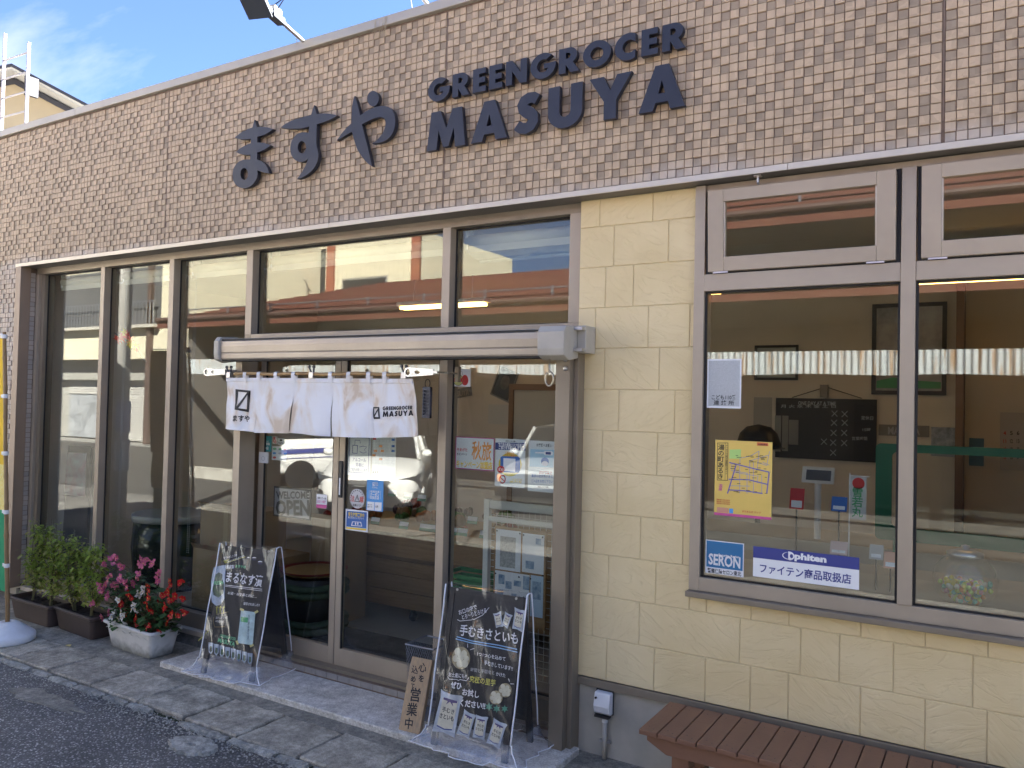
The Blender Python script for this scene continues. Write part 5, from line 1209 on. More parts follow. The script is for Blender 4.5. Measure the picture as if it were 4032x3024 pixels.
begonia('white flowering begonia at the front left of the white planter', 'white', -5.82, -.22, 140, [(1365,910),(1600,840),(1640,790),(1320,1060),(1350,1110),(1400,1090),(1290,1110),(1545,985),(1590,1000),(1420,1200)], 6, .12, .10, .27)
begonia('red flowering begonia at the right of the white planter', 'red', -5.52, -.19, 460, [(1705,780),(1690,885),(1700,975),(1480,870),(1390,970),(1440,1060),(1560,1110),(1590,1180),(1720,1205),(1845,1205),(1870,850),(1840,910),(1940,690),(1870,985),(1940,820),(2000,850),(2095,890),(2100,1040),(2050,1060),(1940,1060),(1920,1140),(1760,1040),(1480,830),(1955,910),(2060,720)], 7, .21, .17, .31)

# ================================================================== banner flag on a bamboo pole
bc = PG((30,2447), .156); BX, BY = bc.x, bc.y
fl = thing('flag_base', 'round white weighted flag stand at the left end of the pavement', 'flag stand', (BX, BY, 0))
prof = [(.001,-.003),(.185,-.003),(.200,.008),(.200,.048),(.192,.060),(.150,.088),(.085,.140),(.062,.152),(.034,.156),(.030,.150),(.030,.10)]
MB().lathe((BX,BY,.004), prof, 30).build('base', mat('flag_base_white',(.72,.73,.74),.6,var=.12,vs=9,bump=.2,bs=30), fl, smooth=True)
zt = PY((18,1308), BY).z; TX = PY((18,1308), BY).x; PX = lambda z: BX+(TX-BX)*(z-.115)/(zt-.115)
pl = thing('banner_flag', 'tall yellow banner flag on a bamboo pole at the left edge', 'flag', (BX, BY, .12))
pts, rs = [], []
for i in range(90):
    z = .115 + (zt-.115)*i/89; pts.append((BX+(TX-BX)*i/89+.004*math.sin(i*.2), BY, z)); rs.append((.0195 if i % 9 == 0 else .0165)*(1-.15*i/89))
MB().tube(pts, rs, 10).build('pole', mat('bamboo_pole',(.30,.185,.075),.45,col2=(.20,.12,.05),vs=5), pl, smooth=True)
FLY = mat('flag_yellow',(.80,.52,.03),.85,var=.08,vs=3); FLG = mat('flag_green',(.02,.28,.12),.85); FLW = mat('flag_white',(.75,.78,.70),.85)
zb2 = PY((20,2330), BY).z; zy = PY((20,1830), BY).z; zw = PY((20,2010), BY).z
def cloth(z0, z1, m, nm, dy=0):
    b = MB(); fn = lambda u, v: (PX(z0+(z1-z0)*v)-.035-.60*u, BY+.02*math.sin(u*7+v*3)*u+dy, z0+(z1-z0)*v); b.grid(fn, 14, 10); b.grid(lambda u, v: Vector(fn(u,v))+Vector((0,.0015,0)), 14, 10); b.build(nm, m, pl, smooth=True)
cloth(zy, zt-.03, FLY, 'flag_cloth'); cloth(zw, zy, mat('flag_halftone',(.82,.72,.35),.85,col2=(.80,.62,.12),vs=60), 'flag_cloth'); cloth(zb2, zw, FLG, 'flag_cloth'); 
MB().tube([(TX,BY,zt-.015),(TX-.63,BY,zt-.015)], .006, 6).build('crossbar', WHITE, pl)
for y in (1325,1560,1785,2015,2225):
    z = PY((20,y), BY).z; X_ = PX(z); MB().lathe((X_,BY,z), [(.0195,-.016),(.021,-.012),(.021,.012),(.0195,.016)], 12).build('tab', WHITE, pl); MB().box(X_-.06,X_-.018,BY-.004,BY+.004,z-.013,z+.013).build('tab', WHITE, pl)

# ================================================================== outlet, bench, leaf
t = thing('outdoor_socket', 'white weatherproof socket box on a conduit on the concrete base beside the right post', 'socket', (-1.885, .12, .0))
WPL = mat('socket_white',(.72,.73,.74),.4)
x0, x1 = -1.930, -1.832
MB().prism([(x0,.121,.250),(x0,.075,.250),(x0,.055,.262),(x0,.045,.300),(x0,.062,.372),(x0,.121,.376)], (x1-x0,0,0)).build('cover', WPL, t, bev=.006)
MB().box(x0-.004, x1+.004, .098, .106, .248, .380).build('gasket', BLK, t); MB().box(x0+.006, x1-.006, .05, .09, .237, .2495).build('flap', BLK, t)
MB().tube([(-1.915,.0535,.345),(-1.915,.045,.345)], .006, 8).build('lock', BLK, t)
MB().tube([(-1.878,.098,.24),(-1.878,.098,-.004)], .0135, 10).build('conduit', mat('conduit_beige',(.52,.50,.44),.5), t, smooth=True); MB().lathe((-1.878,.098,.20), [(.017,0),(.017,.045)], 12).build('conduit_gland', WPL, t)
MB().box(-1.91,-1.845,.098,.1215,.085,.098).build('saddle', ALUS, t)
bn = thing('slatted_bench', 'low brown wooden slatted bench below the right window', 'bench', (-.3, -.18, 0))
BW = mat('bench_brown', (.225,.112,.066), .5, var=.14, vs=3, bump=.1, bs=50, stretch=(1,1,1)); NB = 26
for k in range(NB):
    x = -1.476+.096*k; j = random.uniform(-.003,.003)
    o = MB().box(x, x+.0905, -.395+j, .040+j, .396, .420).build('slat', BW, bn, bev=.003)
    for yy in (-.355,-.335+.0,-.02): MB().lathe((x+.03+.03*(yy<-.34), yy, .4195), [(.003,0),(.003,.0007),(.001,.0009)], 6).build('screw', BLK, o)
xe = -1.476+.096*NB-.006
MB().prism([(-1.445,-.370,.395),(xe-.03,-.370,.395),(xe-.03,-.370,.36),(xe-.12,-.370,.315),(-1.345,-.370,.315),(-1.445,-.370,.365)], (0,.035,0)).build('apron', BW, bn, bev=.003)
MB().prism([(-1.445,-.005,.395),(xe-.03,-.005,.395),(xe-.03,-.005,.36),(xe-.12,-.005,.315),(-1.345,-.005,.315),(-1.445,-.005,.365)], (0,.035,0)).build('apron', BW, bn, bev=.003)
for x in (-1.33, -.28, xe-.21):
    for y in (-.334, -.095): MB().box(x, x+.085, y, y+.088, -.002, .3955).build('leg', BW, bn, bev=.003)
    MB().box(x+.02, x+.065, -.245, -.096, .10, .16).build('stretcher', BW, bn)
lp = PG(C3(790,1440)); b = MB(); leaf(b, Vector((lp.x-.03,lp.y,.008)), Vector((1,-.2,.05)), .07, .045, random.Random(1), .05); tag(b.build('fallen_leaf', mat('yellow_leaf',(.60,.47,.18),.7), origin=lp), 'single yellow fallen leaf lying on the paving', 'leaf')
# ================================================================== posters and stickers on the glass
CD_, CE_, CF_, CG_ = Crop(1300,1650,2.4578), Crop(1750,1400,4.0218), Crop(600,1650,2.4578), Crop(1000,1700,4.1475)
CH_, CI_, CJ_, CK_ = Crop(2750,1350,2.765), Crop(2750,2050,3.16), Crop(3250,1650,2.212), Crop(1000,850,1.7015)
def sheet_on(name, label, cat, pts, y, m, group=None, th=.0008):
    """flat sheet from four photo points TL TR BR BL on the plane y; squared up"""
    tl, tr, br, bl = [PY(p, y) for p in pts]
    x0, x1 = (tl.x+bl.x)/2, (tr.x+br.x)/2; z0, z1 = (bl.z+br.z)/2, (tl.z+tr.z)/2
    t = thing(name, label, cat, ((x0+x1)/2, y, z0), group=group); fr = Frame((x0,y,z0), (x1-x0,0,0), (0,0,z1-z0))
    fr.plate(0, fr.w, 0, fr.h, 0, th).build('sheet', m, t); return t, fr
def cc(c, *pts): return [c(*p) for p in pts]
YI, YD, YW = GY+.0045, .1895, .1002
# --- fixed pane right of the doors
t, f = sheet_on('poster', 'white autumn travel campaign poster with orange characters on the right-hand door pane', 'poster', cc(CD_,(1215,172),(1592,180),(1585,505),(1210,480)), YI, PAPER)
f.rect(0,f.w,0,.006,INKP,t); f.rect(0,f.w,f.h-.006,f.h,INKP,t); f.rect(0,.006,.0062,f.h-.0062,INKP,t); f.rect(f.w-.006,f.w,.0062,f.h-.0062,INKP,t)
ptext(f, CD_, '秋旅', 1372,300,1562,318,165, INKO, t, .03); ptext(f, CD_, 'キャンペーン加盟店', 1224,428,1568,452,62, INKY, t, .05, c=.0022); ptext(f, CD_, 'キャンペーン加盟店', 1222,430,1570,454,66, INKR, t, .075, c=.0013)
ptext(f, CD_, 'やまがた', 1226,293,1330,298,32, INKR, t, .02); ptext(f, CD_, 'キャンペーン', 1228,338,1326,342,26, INKB, t, .02)
t, f = sheet_on('poster', 'white and navy infection control poster with a yellow disc on the right-hand door pane', 'poster', cc(CD_,(1604,187),(1890,200),(1885,665),(1592,650)), YI, PAPER)
pshape(f, CD_, [[(1600,226),(1892,232),(1890,306),(1598,296)]], INKN, t); ptext(f, CD_, '飲食店の感染リスク低減に', 1628,246,1872,258,32, INKW, t, .03, c=.0024); ptext(f, CD_, 'ご協力をお願いします', 1634,275,1855,284,30, INKW, t, .03, c=.0024)
ptext(f, CD_, '政府からのお願い', 1700,213,1802,217,16, INKB, t, .01); pshape(f, CD_, [ell(1742,440,112,115,30)], INKY, t)
pshape(f, CD_, [[(1650,370),(1668,358),(1820,362),(1838,378),(1842,500),(1822,520),(1665,515),(1648,495)]], INKBL, t, c=.0024); pshape(f, CD_, [[(1680,378),(1795,384),(1792,508),(1678,500)]], PAPER, t, c=.0034)
pshape(f, CD_, [ell(1655,487,36,34,18)], INKR, t, c=.0040); ptext(f, CD_, 'ダメ!', 1632,485,1680,488,30, INKW, t, .03, c=.0052); ptext(f, CD_, '食事中以外', 1695,326,1785,330,24, INKO, t, .03, c=.0042); ptext(f, CD_, 'マスク着用', 1692,350,1790,354,24, INKO, t, .03, c=.0042)
pshape(f, CD_, [ell(1668,582,32,44,18), ell(1668,582,22,32,16)], INKR, t); pline(f, CD_, [(1645,560),(1690,604)], .006, INKR, t, c=.0022); ptext(f, CD_, '一人ひとりの', 1750,582,1858,588,20, INKY, t, .02); ptext(f, CD_, '協力を', 1735,605,1858,610,20, INKY, t, .02)
t, f = sheet_on('poster', 'pale blue fever notice poster beside the right door post', 'poster', cc(CD_,(1922,207),(2168,217),(2162,720),(1912,690)), YI, PAPER)
pshape(f, CD_, [[(1938,290),(2168,300),(2160,470),(1930,460)]], mat('ink_pale_blue',(.42,.65,.85),.5), t); ptext(f, CD_, 'お客様へお願い', 1998,250,2150,257,30, INKB, t, .015)
pshape(f, CD_, [[(1985,318),(2070,320),(2078,308),(2150,312),(2162,330),(2150,352),(2078,348),(2065,334),(1985,330)]], PAPER, t, c=.0026); pshape(f, CD_, [[(2088,318),(2138,320),(2138,345),(2088,342)]], INKN, t, c=.0036)
pshape(f, CD_, [ell(2080,410,38,40,18)], INKBL, t, c=.0026); pshape(f, CD_, [ell(2080,430,30,24,18)], PAPER, t, c=.0036)
ptext(f, CD_, '37.5℃以上', 2024,515,2150,520,34, INKR, t, .01); ptext(f, CD_, '風邪の症状等がある', 1950,548,2155,556,28, INKBL, t, .01); ptext(f, CD_, 'ご入店をお控え下さい', 1950,598,2155,606,28, INKBL, t, .01); ptext(f, CD_, '新型コロナ対策', 2010,655,2115,660,16, INKB, t, .01)
t, f = sheet_on('sticker', 'white square cherry sticker with a red band on the right-hand door pane', 'sticker', cc(CE_,(113,220),(417,217),(411,490),(106,492)), GY-.0055, PAPER)
pshape(f, CE_, [ell(325,390,54,84,24)], INKR, t); pshape(f, CE_, [ell(220,387,78,92,26)], INKB, t, c=.0020); pshape(f, CE_, [ell(220,387,72,86,26)], mat('ink_cherry_yellow',(.60,.60,.22),.5), t, c=.0028)
pshape(f, CE_, [[(150,355),(290,355),(290,418),(150,418)]], INKR, t, c=.0036); ptext(f, CE_, '認証', 172,388,268,388,48, INKW, t, .02, c=.0048); pline(f, CE_, [(235,298),(262,262),(275,235),(284,275),(296,312)], .0018, INKB, t)
# --- right sliding leaf
t, f = sheet_on('poster', 'white hand sanitiser notice with navy border on the right sliding door', 'poster', cc(CD_,(172,150),(398,160),(386,555),(166,540)), YD, PAPER)
pshape(f, CD_, [[(188,170),(382,178),(372,528),(182,516)],[(194,178),(376,186),(366,520),(188,508)]], INKN, t)
ptext(f, CD_, 'アルコール', 218,390,348,400,36, INKN, t, .02); ptext(f, CD_, '消毒に', 246,440,326,447,34, INKN, t, .02); ptext(f, CD_, 'ご協力お願いします', 196,486,358,496,26, INKN, t, .015)
pshape(f, CD_, [[(218,250),(268,252),(265,335),(215,332)],[(223,256),(262,258),(260,329),(220,326)]], INKN, t); pline(f, CD_, [(240,250),(242,205),(290,205),(292,235)], .004, INKN, t); pline(f, CD_, [(285,270),(320,262),(355,270),(330,300),(355,320),(320,330),(288,315)], .004, INKN, t)
t, f = sheet_on('calendar', 'printed business calendar sheet on the right sliding door', 'calendar', cc(CD_,(412,160),(640,168),(628,575),(400,556)), YD, PAPER)
for r in range(8):
    y = 215+30*r; pline(f, CD_, [(410,y),(634,y+9)], .0012, INKGR, t)
for x in range(7): pline(f, CD_, [(412+33*x,200),(406+33*x,430)], .0012, INKGR, t)
for x, y, m_ in ((490,262,INKO),(505,308,INKO),(490,388,INKO),(610,262,INKBL),(610,308,INKBL),(440,308,INKO),(425,350,INKO),(430,190,INKR),(610,200,INKBL)): pshape(f, CD_, [[(x-14,y-11),(x+16,y-10),(x+15,y+12),(x-15,y+11)]], m_, t, c=.002)
for x in (418,440,462): pshape(f, CD_, [ell(x,515,8,9,12)], INKB, t)
t, f = sheet_on('sticker', 'sky blue regional coupon sticker on the right sliding door', 'sticker', cc(CD_,(358,588),(521,596),(509,897),(348,882)), .1808, INKSKY)
ptext(f, CD_, 'GOTO', 410,628,465,632,34, INKW, t, .04); ptext(f, CD_, 'トラベル', 408,660,460,664,20, INKW, t, .02); ptext(f, CD_, '地域共通', 390,700,478,706,22, INKW, t, .01); ptext(f, CD_, 'クーポン', 388,728,476,734,32, INKW, t, .03); ptext(f, CD_, '取扱店舗', 386,757,472,764,28, INKW, t, .03)
pline(f, CD_, [(380,688),(378,768)], .0015, INKW, t); pline(f, CD_, [(490,695),(486,775)], .0015, INKW, t)
pshape(f, CD_, [[(362,798),(430,803),(424,885),(356,878)]], INKW, t); pshape(f, CD_, [[(436,804),(500,808),(496,890),(430,886)]], INKW, t); ptext(f, CD_, '紙クーポン', 366,828,410,830,13, INKB, t, .02, c=.0026); ptext(f, CD_, '電子クーポン', 364,848,412,850,13, INKB, t, .02, c=.0026); ptext(f, CD_, '山形', 440,845,468,848,20, INKB, t, .03, c=.0026)
c = PY(CD_(262,770), .1808); r_ = (PY(CD_(335,770),.1808).x - c.x)
t = thing('sticker', 'round silver caution sticker with red characters on the right sliding door', 'sticker', c); f = Frame(c, (1,0,0), (0,0,1))
f.shape([ell(0,0,r_,r_,32)], 0, 0, mat('sticker_silver',(.55,.55,.57),.45), t, c=.0006, name='sheet'); f.text('注', -r_*.62, -.002, r_*.55, INKR, t, .04); f.text('意', r_*.6, -.002, r_*.55, INKR, t, .04); f.text('自動ドア', 0, -r_*.68, r_*.24, INKB, t, .03)
f.shape([[(-r_*.36,-r_*.32),(r_*.36,-r_*.32),(0,r_*.42)],[(-r_*.26,-r_*.26),(r_*.26,-r_*.26),(0,r_*.28)]], 0, 0, INKB, t); f.shape([[(-.003,r_*.12),(.003,r_*.12),(.0015,-r_*.12),(-.0015,-r_*.12)]], 0, 0, INKB, t)
for k in range(9):
    a = R_(160-140*k/8); f.shape([ell(0,0,.0042,.0042,8)], r_*.82*math.cos(a), r_*.82*math.sin(a), INKB, t, name='print')
t, f = sheet_on('sticker', 'blue and yellow hygiene measures sticker low on the right sliding door', 'sticker', cc(CD_,(148,870),(369,889),(361,1094),(142,1070)), .1808, PAPER)
pshape(f, CD_, [[(164,888),(356,903),(350,1058),(158,1040)]], INKBL, t); ptext(f, CD_, '衛生対策実施中', 178,918,332,934,38, INKY, t, .03, c=.0024); ptext(f, CD_, '靴の汚れをカットするマット', 178,950,328,964,20, INKW, t, .01, c=.0024)
pshape(f, CD_, [[(215,990),(300,996),(312,1040),(205,1032)],[(221,996),(295,1001),(304,1033),(214,1026)]], INKW, t, c=.0024); pshape(f, CD_, [[(157,1044),(351,1062),(350,1080),(156,1060)]], INKY, t, c=.0024)
for s in (0, 22): pshape(f, CD_, [ell(248+s,1012,6,13,10)], INKW, t, c=.0028)
# --- left sliding leaf
TEAL = mat('ink_teal',(.03,.24,.26),.5)
t, f = sheet_on('sticker', 'teal member shop sticker at the top of the left sliding door', 'sticker', cc(CF_,(1050,158),(1158,166),(1148,317),(1046,309)), .1808, TEAL)
ptext(f, CF_, 'ゴールド加盟店', 1056,236,1140,242,22, INKW, t, .02); ptext(f, CF_, '募金店', 1066,278,1126,282,28, INKW, t, .02); ptext(f, CF_, 'ライオンズ', 1066,214,1126,218,15, INKW, t, .01)
t, f = sheet_on('sensor_box', 'small white box with a round mark under the teal sticker', 'sensor', cc(CF_,(1046,318),(1130,322),(1124,425),(1042,423)), .172, WHITE, th=.014)
f.shape([ell(0,0,.018,.018,20), ell(0,0,.0155,.0155,20)], f.w/2, f.h*.42, INKGR, t, c=.0148)
t, f = sheet_on('sticker', 'white sheet of coloured payment marks on the left sliding door', 'sticker', cc(CF_,(1160,260),(1306,268),(1296,404),(1154,395)), YD, PAPER)
for x, y, m_ in ((1185,288,CHG),(1237,290,INKG),(1285,293,INKR),(1182,330,INKSKY),(1236,332,INKGR),(1288,335,INKSKY),(1182,372,INKR)): pshape(f, CF_, [ell(x,y,17,11,14)], m_, t)
t, f = sheet_on('sticker', 'small white payment sticker with a red letter R above the sheet of payment marks', 'sticker', cc(CF_,(1166,165),(1212,170),(1208,241),(1161,237)), YD, PAPER)
ptext(f, CF_, 'R', 1172,190,1198,192,40, INKR, t, .02); ptext(f, CF_, 'Pay', 1168,222,1204,224,26, INKR, t, .02)
t, f = sheet_on('sticker', 'small white payment sticker with grey print right of the letter R sticker', 'sticker', cc(CF_,(1216,182),(1282,188),(1278,252),(1212,247)), YD, PAPER)
pshape(f, CF_, [ell(1246,205,12,10,12)], INKB, t); ptext(f, CF_, 'PayPay', 1222,232,1272,235,14, INKB, t, .02)
t, f = sheet_on('sticker', 'small white sticker with a magenta foot at the right edge of the left sliding door', 'sticker', cc(CG_,(1026,1015),(1196,1030),(1188,1254),(1018,1242)), .1808, PAPER)
pshape(f, CG_, [[(1019,1182),(1190,1195),(1188,1253),(1018,1240)]], INKP, t); ptext(f, CG_, 'はなうた横丁', 1034,1135,1180,1150,44, INKP, t, .03); ptext(f, CG_, '温泉一番一会', 1040,1075,1178,1090,30, INKB, t, .02)
t, f = sheet_on('hanging_sign', 'framed WELCOME OPEN sign hanging inside the left sliding door', 'sign', cc(CG_,(338,905),(948,925),(942,1412),(342,1405)), .33, BLK, th=.012)
f.plate(.012,f.w-.012,.012,f.h-.012,.0122,.0135).build('face', mat('sign_face_grey',(.52,.50,.52),.6,var=.12,vs=8), t)
ptext(f, CG_, 'WELCOME', 385,1032,928,1032,118, INKB, t, .035, c=.0145); ptext(f, CG_, 'OPEN', 378,1238,930,1242,240, mat('ink_charcoal',(.035,.034,.034),.6), t, .04, c=.0145)
# --- right window
t, f = sheet_on('sticker', 'white and grey helpline sticker at the upper left of the right window', 'sticker', cc(CH_,(98,178),(470,173),(464,715),(92,707)), YW-.0012, PAPER)
pshape(f, CH_, [[(114,194),(455,190),(448,694),(108,686)]], mat('ink_dot_grey',(.47,.49,.50),.6,var=.12,vs=140), t, c=.0012)
ptext(f, CH_, 'こども110番', 146,592,413,594,48, INKB, t, .035, c=.0022); ptext(f, CH_, '連 絡 所', 166,650,390,655,48, INKB, t, .03, c=.0022)
MAPY = mat('map_yellow',(.78,.55,.13),.55,var=.08,vs=5)
t, f = sheet_on('map_poster', 'yellow walking map poster of the hot spring town on the right window', 'poster', [q(6,213,1192),q(6,580,1206),q(9,577,50),q(9,204,20)], YW-.0012, MAPY)
pshape(f, CH_, [[(205,1088),(325,1086),(322,1500),(203,1496)],[(210,1094),(320,1092),(317,1494),(208,1490)]], INKB, t); pline(f, CH_, [(294,1090),(290,1496)], .0012, INKB, t)
ptext(f, CH_, '湯の町あるき', 250,1105,238,1485,62, INKB, t, .03, vertical=True); ptext(f, CH_, 'ケータイで探す温泉街スポット', 309,1108,304,1435,19, INKB, t, .01, vertical=True)
ptext(f, CH_, '湯田川', 275,1520,262,1625,36, INKP, t, .03, vertical=True) if False else ptext(f, CH_, '温泉', 245,1535,238,1612,40, INKP, t, .02, vertical=True)
pshape(f, CH_, [[(340,1162),(465,1158),(460,1262),(336,1260)]], mat('ink_lime',(.45,.68,.20),.5), t); pshape(f, CH_, [[(638,1080),(760,1092),(762,1124),(638,1118)]], mat('ink_vermilion',(.70,.16,.05),.5), t); ptext(f, CH_, '赤湯温泉街', 652,1106,752,1108,18, INKB, t, .02, c=.0024)
VIO = mat('ink_map_violet',(.16,.14,.42),.5); LAV = mat('ink_map_lavender',(.34,.32,.46),.5)
def M(pts, w=.006, m_=VIO): pline(f, CH_, pts, w, m_, t, c=.0013 if m_ is LAV else .0019)
for L in ([(335,1302),(450,1330),(600,1368),(775,1408)], [(330,1485),(545,1490),(750,1540)], [(325,1600),(500,1610),(700,1640)], [(410,1330),(318,1640)], [(770,1412),(745,1640)]): M(L)
for L in ([(455,1255),(450,1330),(450,1640)], [(455,1255),(560,1235),(660,1178)], [(660,1178),(655,1240),(640,1380)], [(775,1180),(745,1335)], [(560,1285),(770,1220)], [(560,1285),(555,1500)], [(390,1410),(640,1450)], [(365,1310),(360,1390),(540,1420)], [(600,1300),(600,1640)], [(650,1440),(640,1530)], [(690,1440),(690,1640)], [(335,1555),(560,1560)], [(530,1420),(530,1640)], [(700,1300),(770,1330)], [(640,1300),(745,1335)]): M(L, .0028, LAV)
rnd = random.Random(9)
for _ in range(46):
    x, y = rnd.uniform(340,740), rnd.uniform(1225,1640); w = rnd.uniform(12,26); pshape(f, CH_, [[(x-w,y-3),(x+w,y-2),(x+w,y+3),(x-w,y+2)]], INKB, t, c=.0024)
a = f.h; f.rect(0,f.w,0,.014,INKP,t); f.rect(.015,.075,.016,.042,mat('ink_salmon',(.62,.30,.20),.5),t); f.rect(.08,.10,.016,.04,INKSKY,t); f.text('まちあるき マップ', f.w*.66, .032, .010, INKR, t, .02)
for k in range(3): f.text('温泉街のお店を巡る', f.w*.16, .082-.010*k, .007, INKR, t, .01)
t, f = sheet_on('sticker', 'blue SERON security sticker in the lower left corner of the right window', 'sticker', cc(CI_,(92,232),(569,286),(561,706),(87,645)), YW-.0012, PAPER)
SB = mat('ink_seron_blue',(.03,.17,.36),.5); f.rect(.005,f.w-.005,f.h*.185,f.h-.005,SB,t)
ptext(f, CI_, 'SERON', 128,472,524,528,135, mat('sticker_silver_print',(.72,.73,.75),.5), t, .03, c=.0026); ptext(f, CI_, 'Security. Region', 252,428,512,458,30, INKW, t, .02, c=.0030); ptext(f, CI_, '警備保障セロン東北', 114,614,534,664,54, INKB, t, .025, c=.0022)
t, f = sheet_on('shop_sign', 'wide white and navy phiten dealer sign along the bottom of the right window', 'sign', cc(CI_,(684,316),(2003,461),(1998,862),(678,690)), YW-.0012, INKW)
PH = mat('ink_phiten_navy',(.045,.055,.25),.5); f.rect(0,f.w,f.h*.62,f.h,PH,t)
f.text('phiten', f.w*.555, f.h*.80, f.h*.20, INKW, t, .05, fit=f.w*.30, c=.0026)
zc, r0 = f.h*.81, f.h*.125; dx0 = f.w*.345
f.shape([[(dx0,zc-r0),(dx0,zc+r0*1.15)] + arc(dx0+.006,zc,r0*1.25,r0*1.12,88,-88,14), ell(dx0+.016,zc,.008,r0*.55,12)], 0, 0, INKW, t, c=.0026); f.shape([stroke(arc(dx0+.004,zc,r0*1.6,r0*.9,100,300,16), [.0005+.004*math.sin(math.pi*i/16) for i in range(17)])], 0, 0, INKW, t, c=.0026)
f.text('ファイテン商品取扱店', f.w*.5, f.h*.30, f.h*.28, PH, t, .05, fit=f.w*.86, c=.0020)

# ================================================================== inside the shop
WOODC = mat('pine_boards', (.40,.24,.11), .6, col2=(.28,.155,.065), vs=5, stretch=(.8,3,9), detail=8)
CARD = mat('cardboard', (.36,.25,.14), .85, var=.1, vs=4)
FL = .085
# lamps that are lit, warm
def lamp(p0, p1, label, lit=True, z=None):
    a, b_ = PY(p0, 2.3), PY(p1, 2.3); z = (a.z+b_.z)/2
    t = thing('ceiling_lamp', label, 'lamp', ((a.x+b_.x)/2, 2.3, z), group=None)
    MB().box(a.x-.03, b_.x+.03, 2.24, 2.36, z+.035, z+.075).build('housing', WHITE, t)
    for x in (a.x+.15, b_.x-.15): MB().tube([(x,2.3,z+.074),(x,2.3,3.218)], .006, 6).build('hanger', WHITE, t)
    for y in (2.27, 2.33): MB().tube([(a.x,y,z+.016),(b_.x,y,z+.016)], .016, 8).build('tube', mat('lit_tube',(.9,.8,.6),.5,emit=((1.0,.52,.14),1.1)), t)
lamp((1584,1217),(1909,1208), 'lit warm strip lamp hanging inside above the doors'); lamp(q(6,1520,182),q(6,2400,140), 'lit warm strip lamp hanging inside the right window'); lamp((2730,1160),(2835,1158), 'short lit warm strip lamp seen at the left edge of the right window')
t = thing('ceiling_lamp', 'unlit white strip lamp on the ceiling above the right-hand door pane', 'lamp', (-2.2,1.2,3.21))
a = PG(CK_(1490,275), 3.20); MB().prism([(a.x,a.y-.12,3.212),(a.x+.03,a.y-.07,3.17),(a.x+.03,a.y+.07,3.17),(a.x,a.y+.12,3.212)], (1.25,0,0)).build('housing', WHITE, t); MB().tube([(a.x+.04,a.y,3.155),(a.x+1.2,a.y,3.155)], .014, 8).build('tube', WHITE, t)
# roller blinds wound up behind the head rail, with bead chains
BLD = mat('blind_cream',(.62,.57,.44),.8,var=.05,vs=3)
for i, (x0, x1, lab) in enumerate(((-7.86,-6.95,'cream rolled-up blind at the top of the leftmost pane'), (-6.86,-5.96,'cream rolled-up blind at the top of the second pane'), (-5.88,-5.01,'cream rolled-up blind at the top of the third pane'), (-4.92,-3.13,'long cream rolled-up blind over the sliding doors'), (-3.05,-2.19,'cream rolled-up blind over the right-hand door pane'))):
    t = thing('roller_blind', lab, 'blind', ((x0+x1)/2,.33,3.06)); MB().tube([(x0,.325,3.065),(x1,.325,3.065)], .042, 14).build('roll', BLD, t, smooth=True); MB().box(x0,x1,.30,.306,2.985,3.065).build('hem', BLD, t)
    for x in (x0+.01, x1-.01): MB().box(x-.006,x+.006,.29,.37,3.01,3.2166).build('bracket', WHITE, t)
    if i < 3:
        ch = MB()
        for k in range(150):
            z = 3.0-2.35*k/150
            for s in (-.011,.011): ch.ball((x0+.055+s*(.4+.6*min(1,k/40)), .30, z), .0042, 5, 3)
        ch.build('bead_chain', mat('bead_white',(.6,.6,.58),.5), t)
# produce counter on castors
t = thing('produce_counter', 'long pine produce counter on castors inside the doors', 'counter', (-4.2,1.7,FL)); y0 = 1.36
ct = PY(CD_(700,1120), y0).z
for k, (za, zb) in enumerate(((.20,.335),(.34,.475),(.48,.60),(.635,ct-.015))): MB().box(-5.35,-2.9,y0+.004*(k%2),y0+.03,za,zb).build('front_board', WOODC, t, bev=.003)
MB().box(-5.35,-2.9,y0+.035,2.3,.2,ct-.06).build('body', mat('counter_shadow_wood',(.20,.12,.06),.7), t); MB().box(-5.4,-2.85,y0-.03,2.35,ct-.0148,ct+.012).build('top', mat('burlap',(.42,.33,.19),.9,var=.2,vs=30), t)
for x in (-5.2,-4.3,-3.2): MB().lathe((x,y0+.08,FL+.035), [(.001,-.035),(.02,-.034),(.036,-.015),(.036,.015),(.02,.035),(.02,.11)], 12).build('castor', BLK, t)
TAGM = mat('price_tag_green',(.10,.28,.17),.5)
ORD = ('first','second','third','fourth','fifth','sixth','seventh','eighth','ninth')
TAGS = ((430,985),(705,1030),(905,1050),(985,1060),(1175,1085),(1275,1095),(1490,1120),(595,715),(745,745),(880,765),(1370,980),(1110,770))
for i, (x, y) in enumerate(TAGS):
    yy = y0 + (.04 if y > 940 else .5); p = PY(CD_(x,y), yy); g = thing('price_tag', 'green price card %s from the left in the %s row on the produce counter' % (ORD[sorted(a for a, b in TAGS if (b > 940) == (y > 940)).index(x)], 'front' if y > 940 else 'back'), 'price tag', p, group='price cards on the produce counter')
    MB().prism([(p.x-.05,p.y,p.z-.03),(p.x+.05,p.y,p.z-.03),(p.x+.05,p.y+.02,p.z+.03),(p.x-.05,p.y+.02,p.z+.03)], (0,.002,0)).build('card', TAGM, g)
    MB().prism([(p.x-.048,p.y+.007,p.z-.005),(p.x+.048,p.y+.007,p.z-.005),(p.x+.048,p.y+.0185,p.z+.028),(p.x-.048,p.y+.0185,p.z+.028)], (0,-.002,0)).build('print', PAPER, g)
rnd = random.Random(12)
PRO = [mat('veg_purple',(.05,.015,.03),.35), mat('veg_orange',(.42,.14,.03),.5), mat('veg_green',(.06,.16,.03),.5), mat('veg_brown',(.22,.13,.06),.7), mat('veg_red',(.30,.03,.02),.4)]
heaps = []
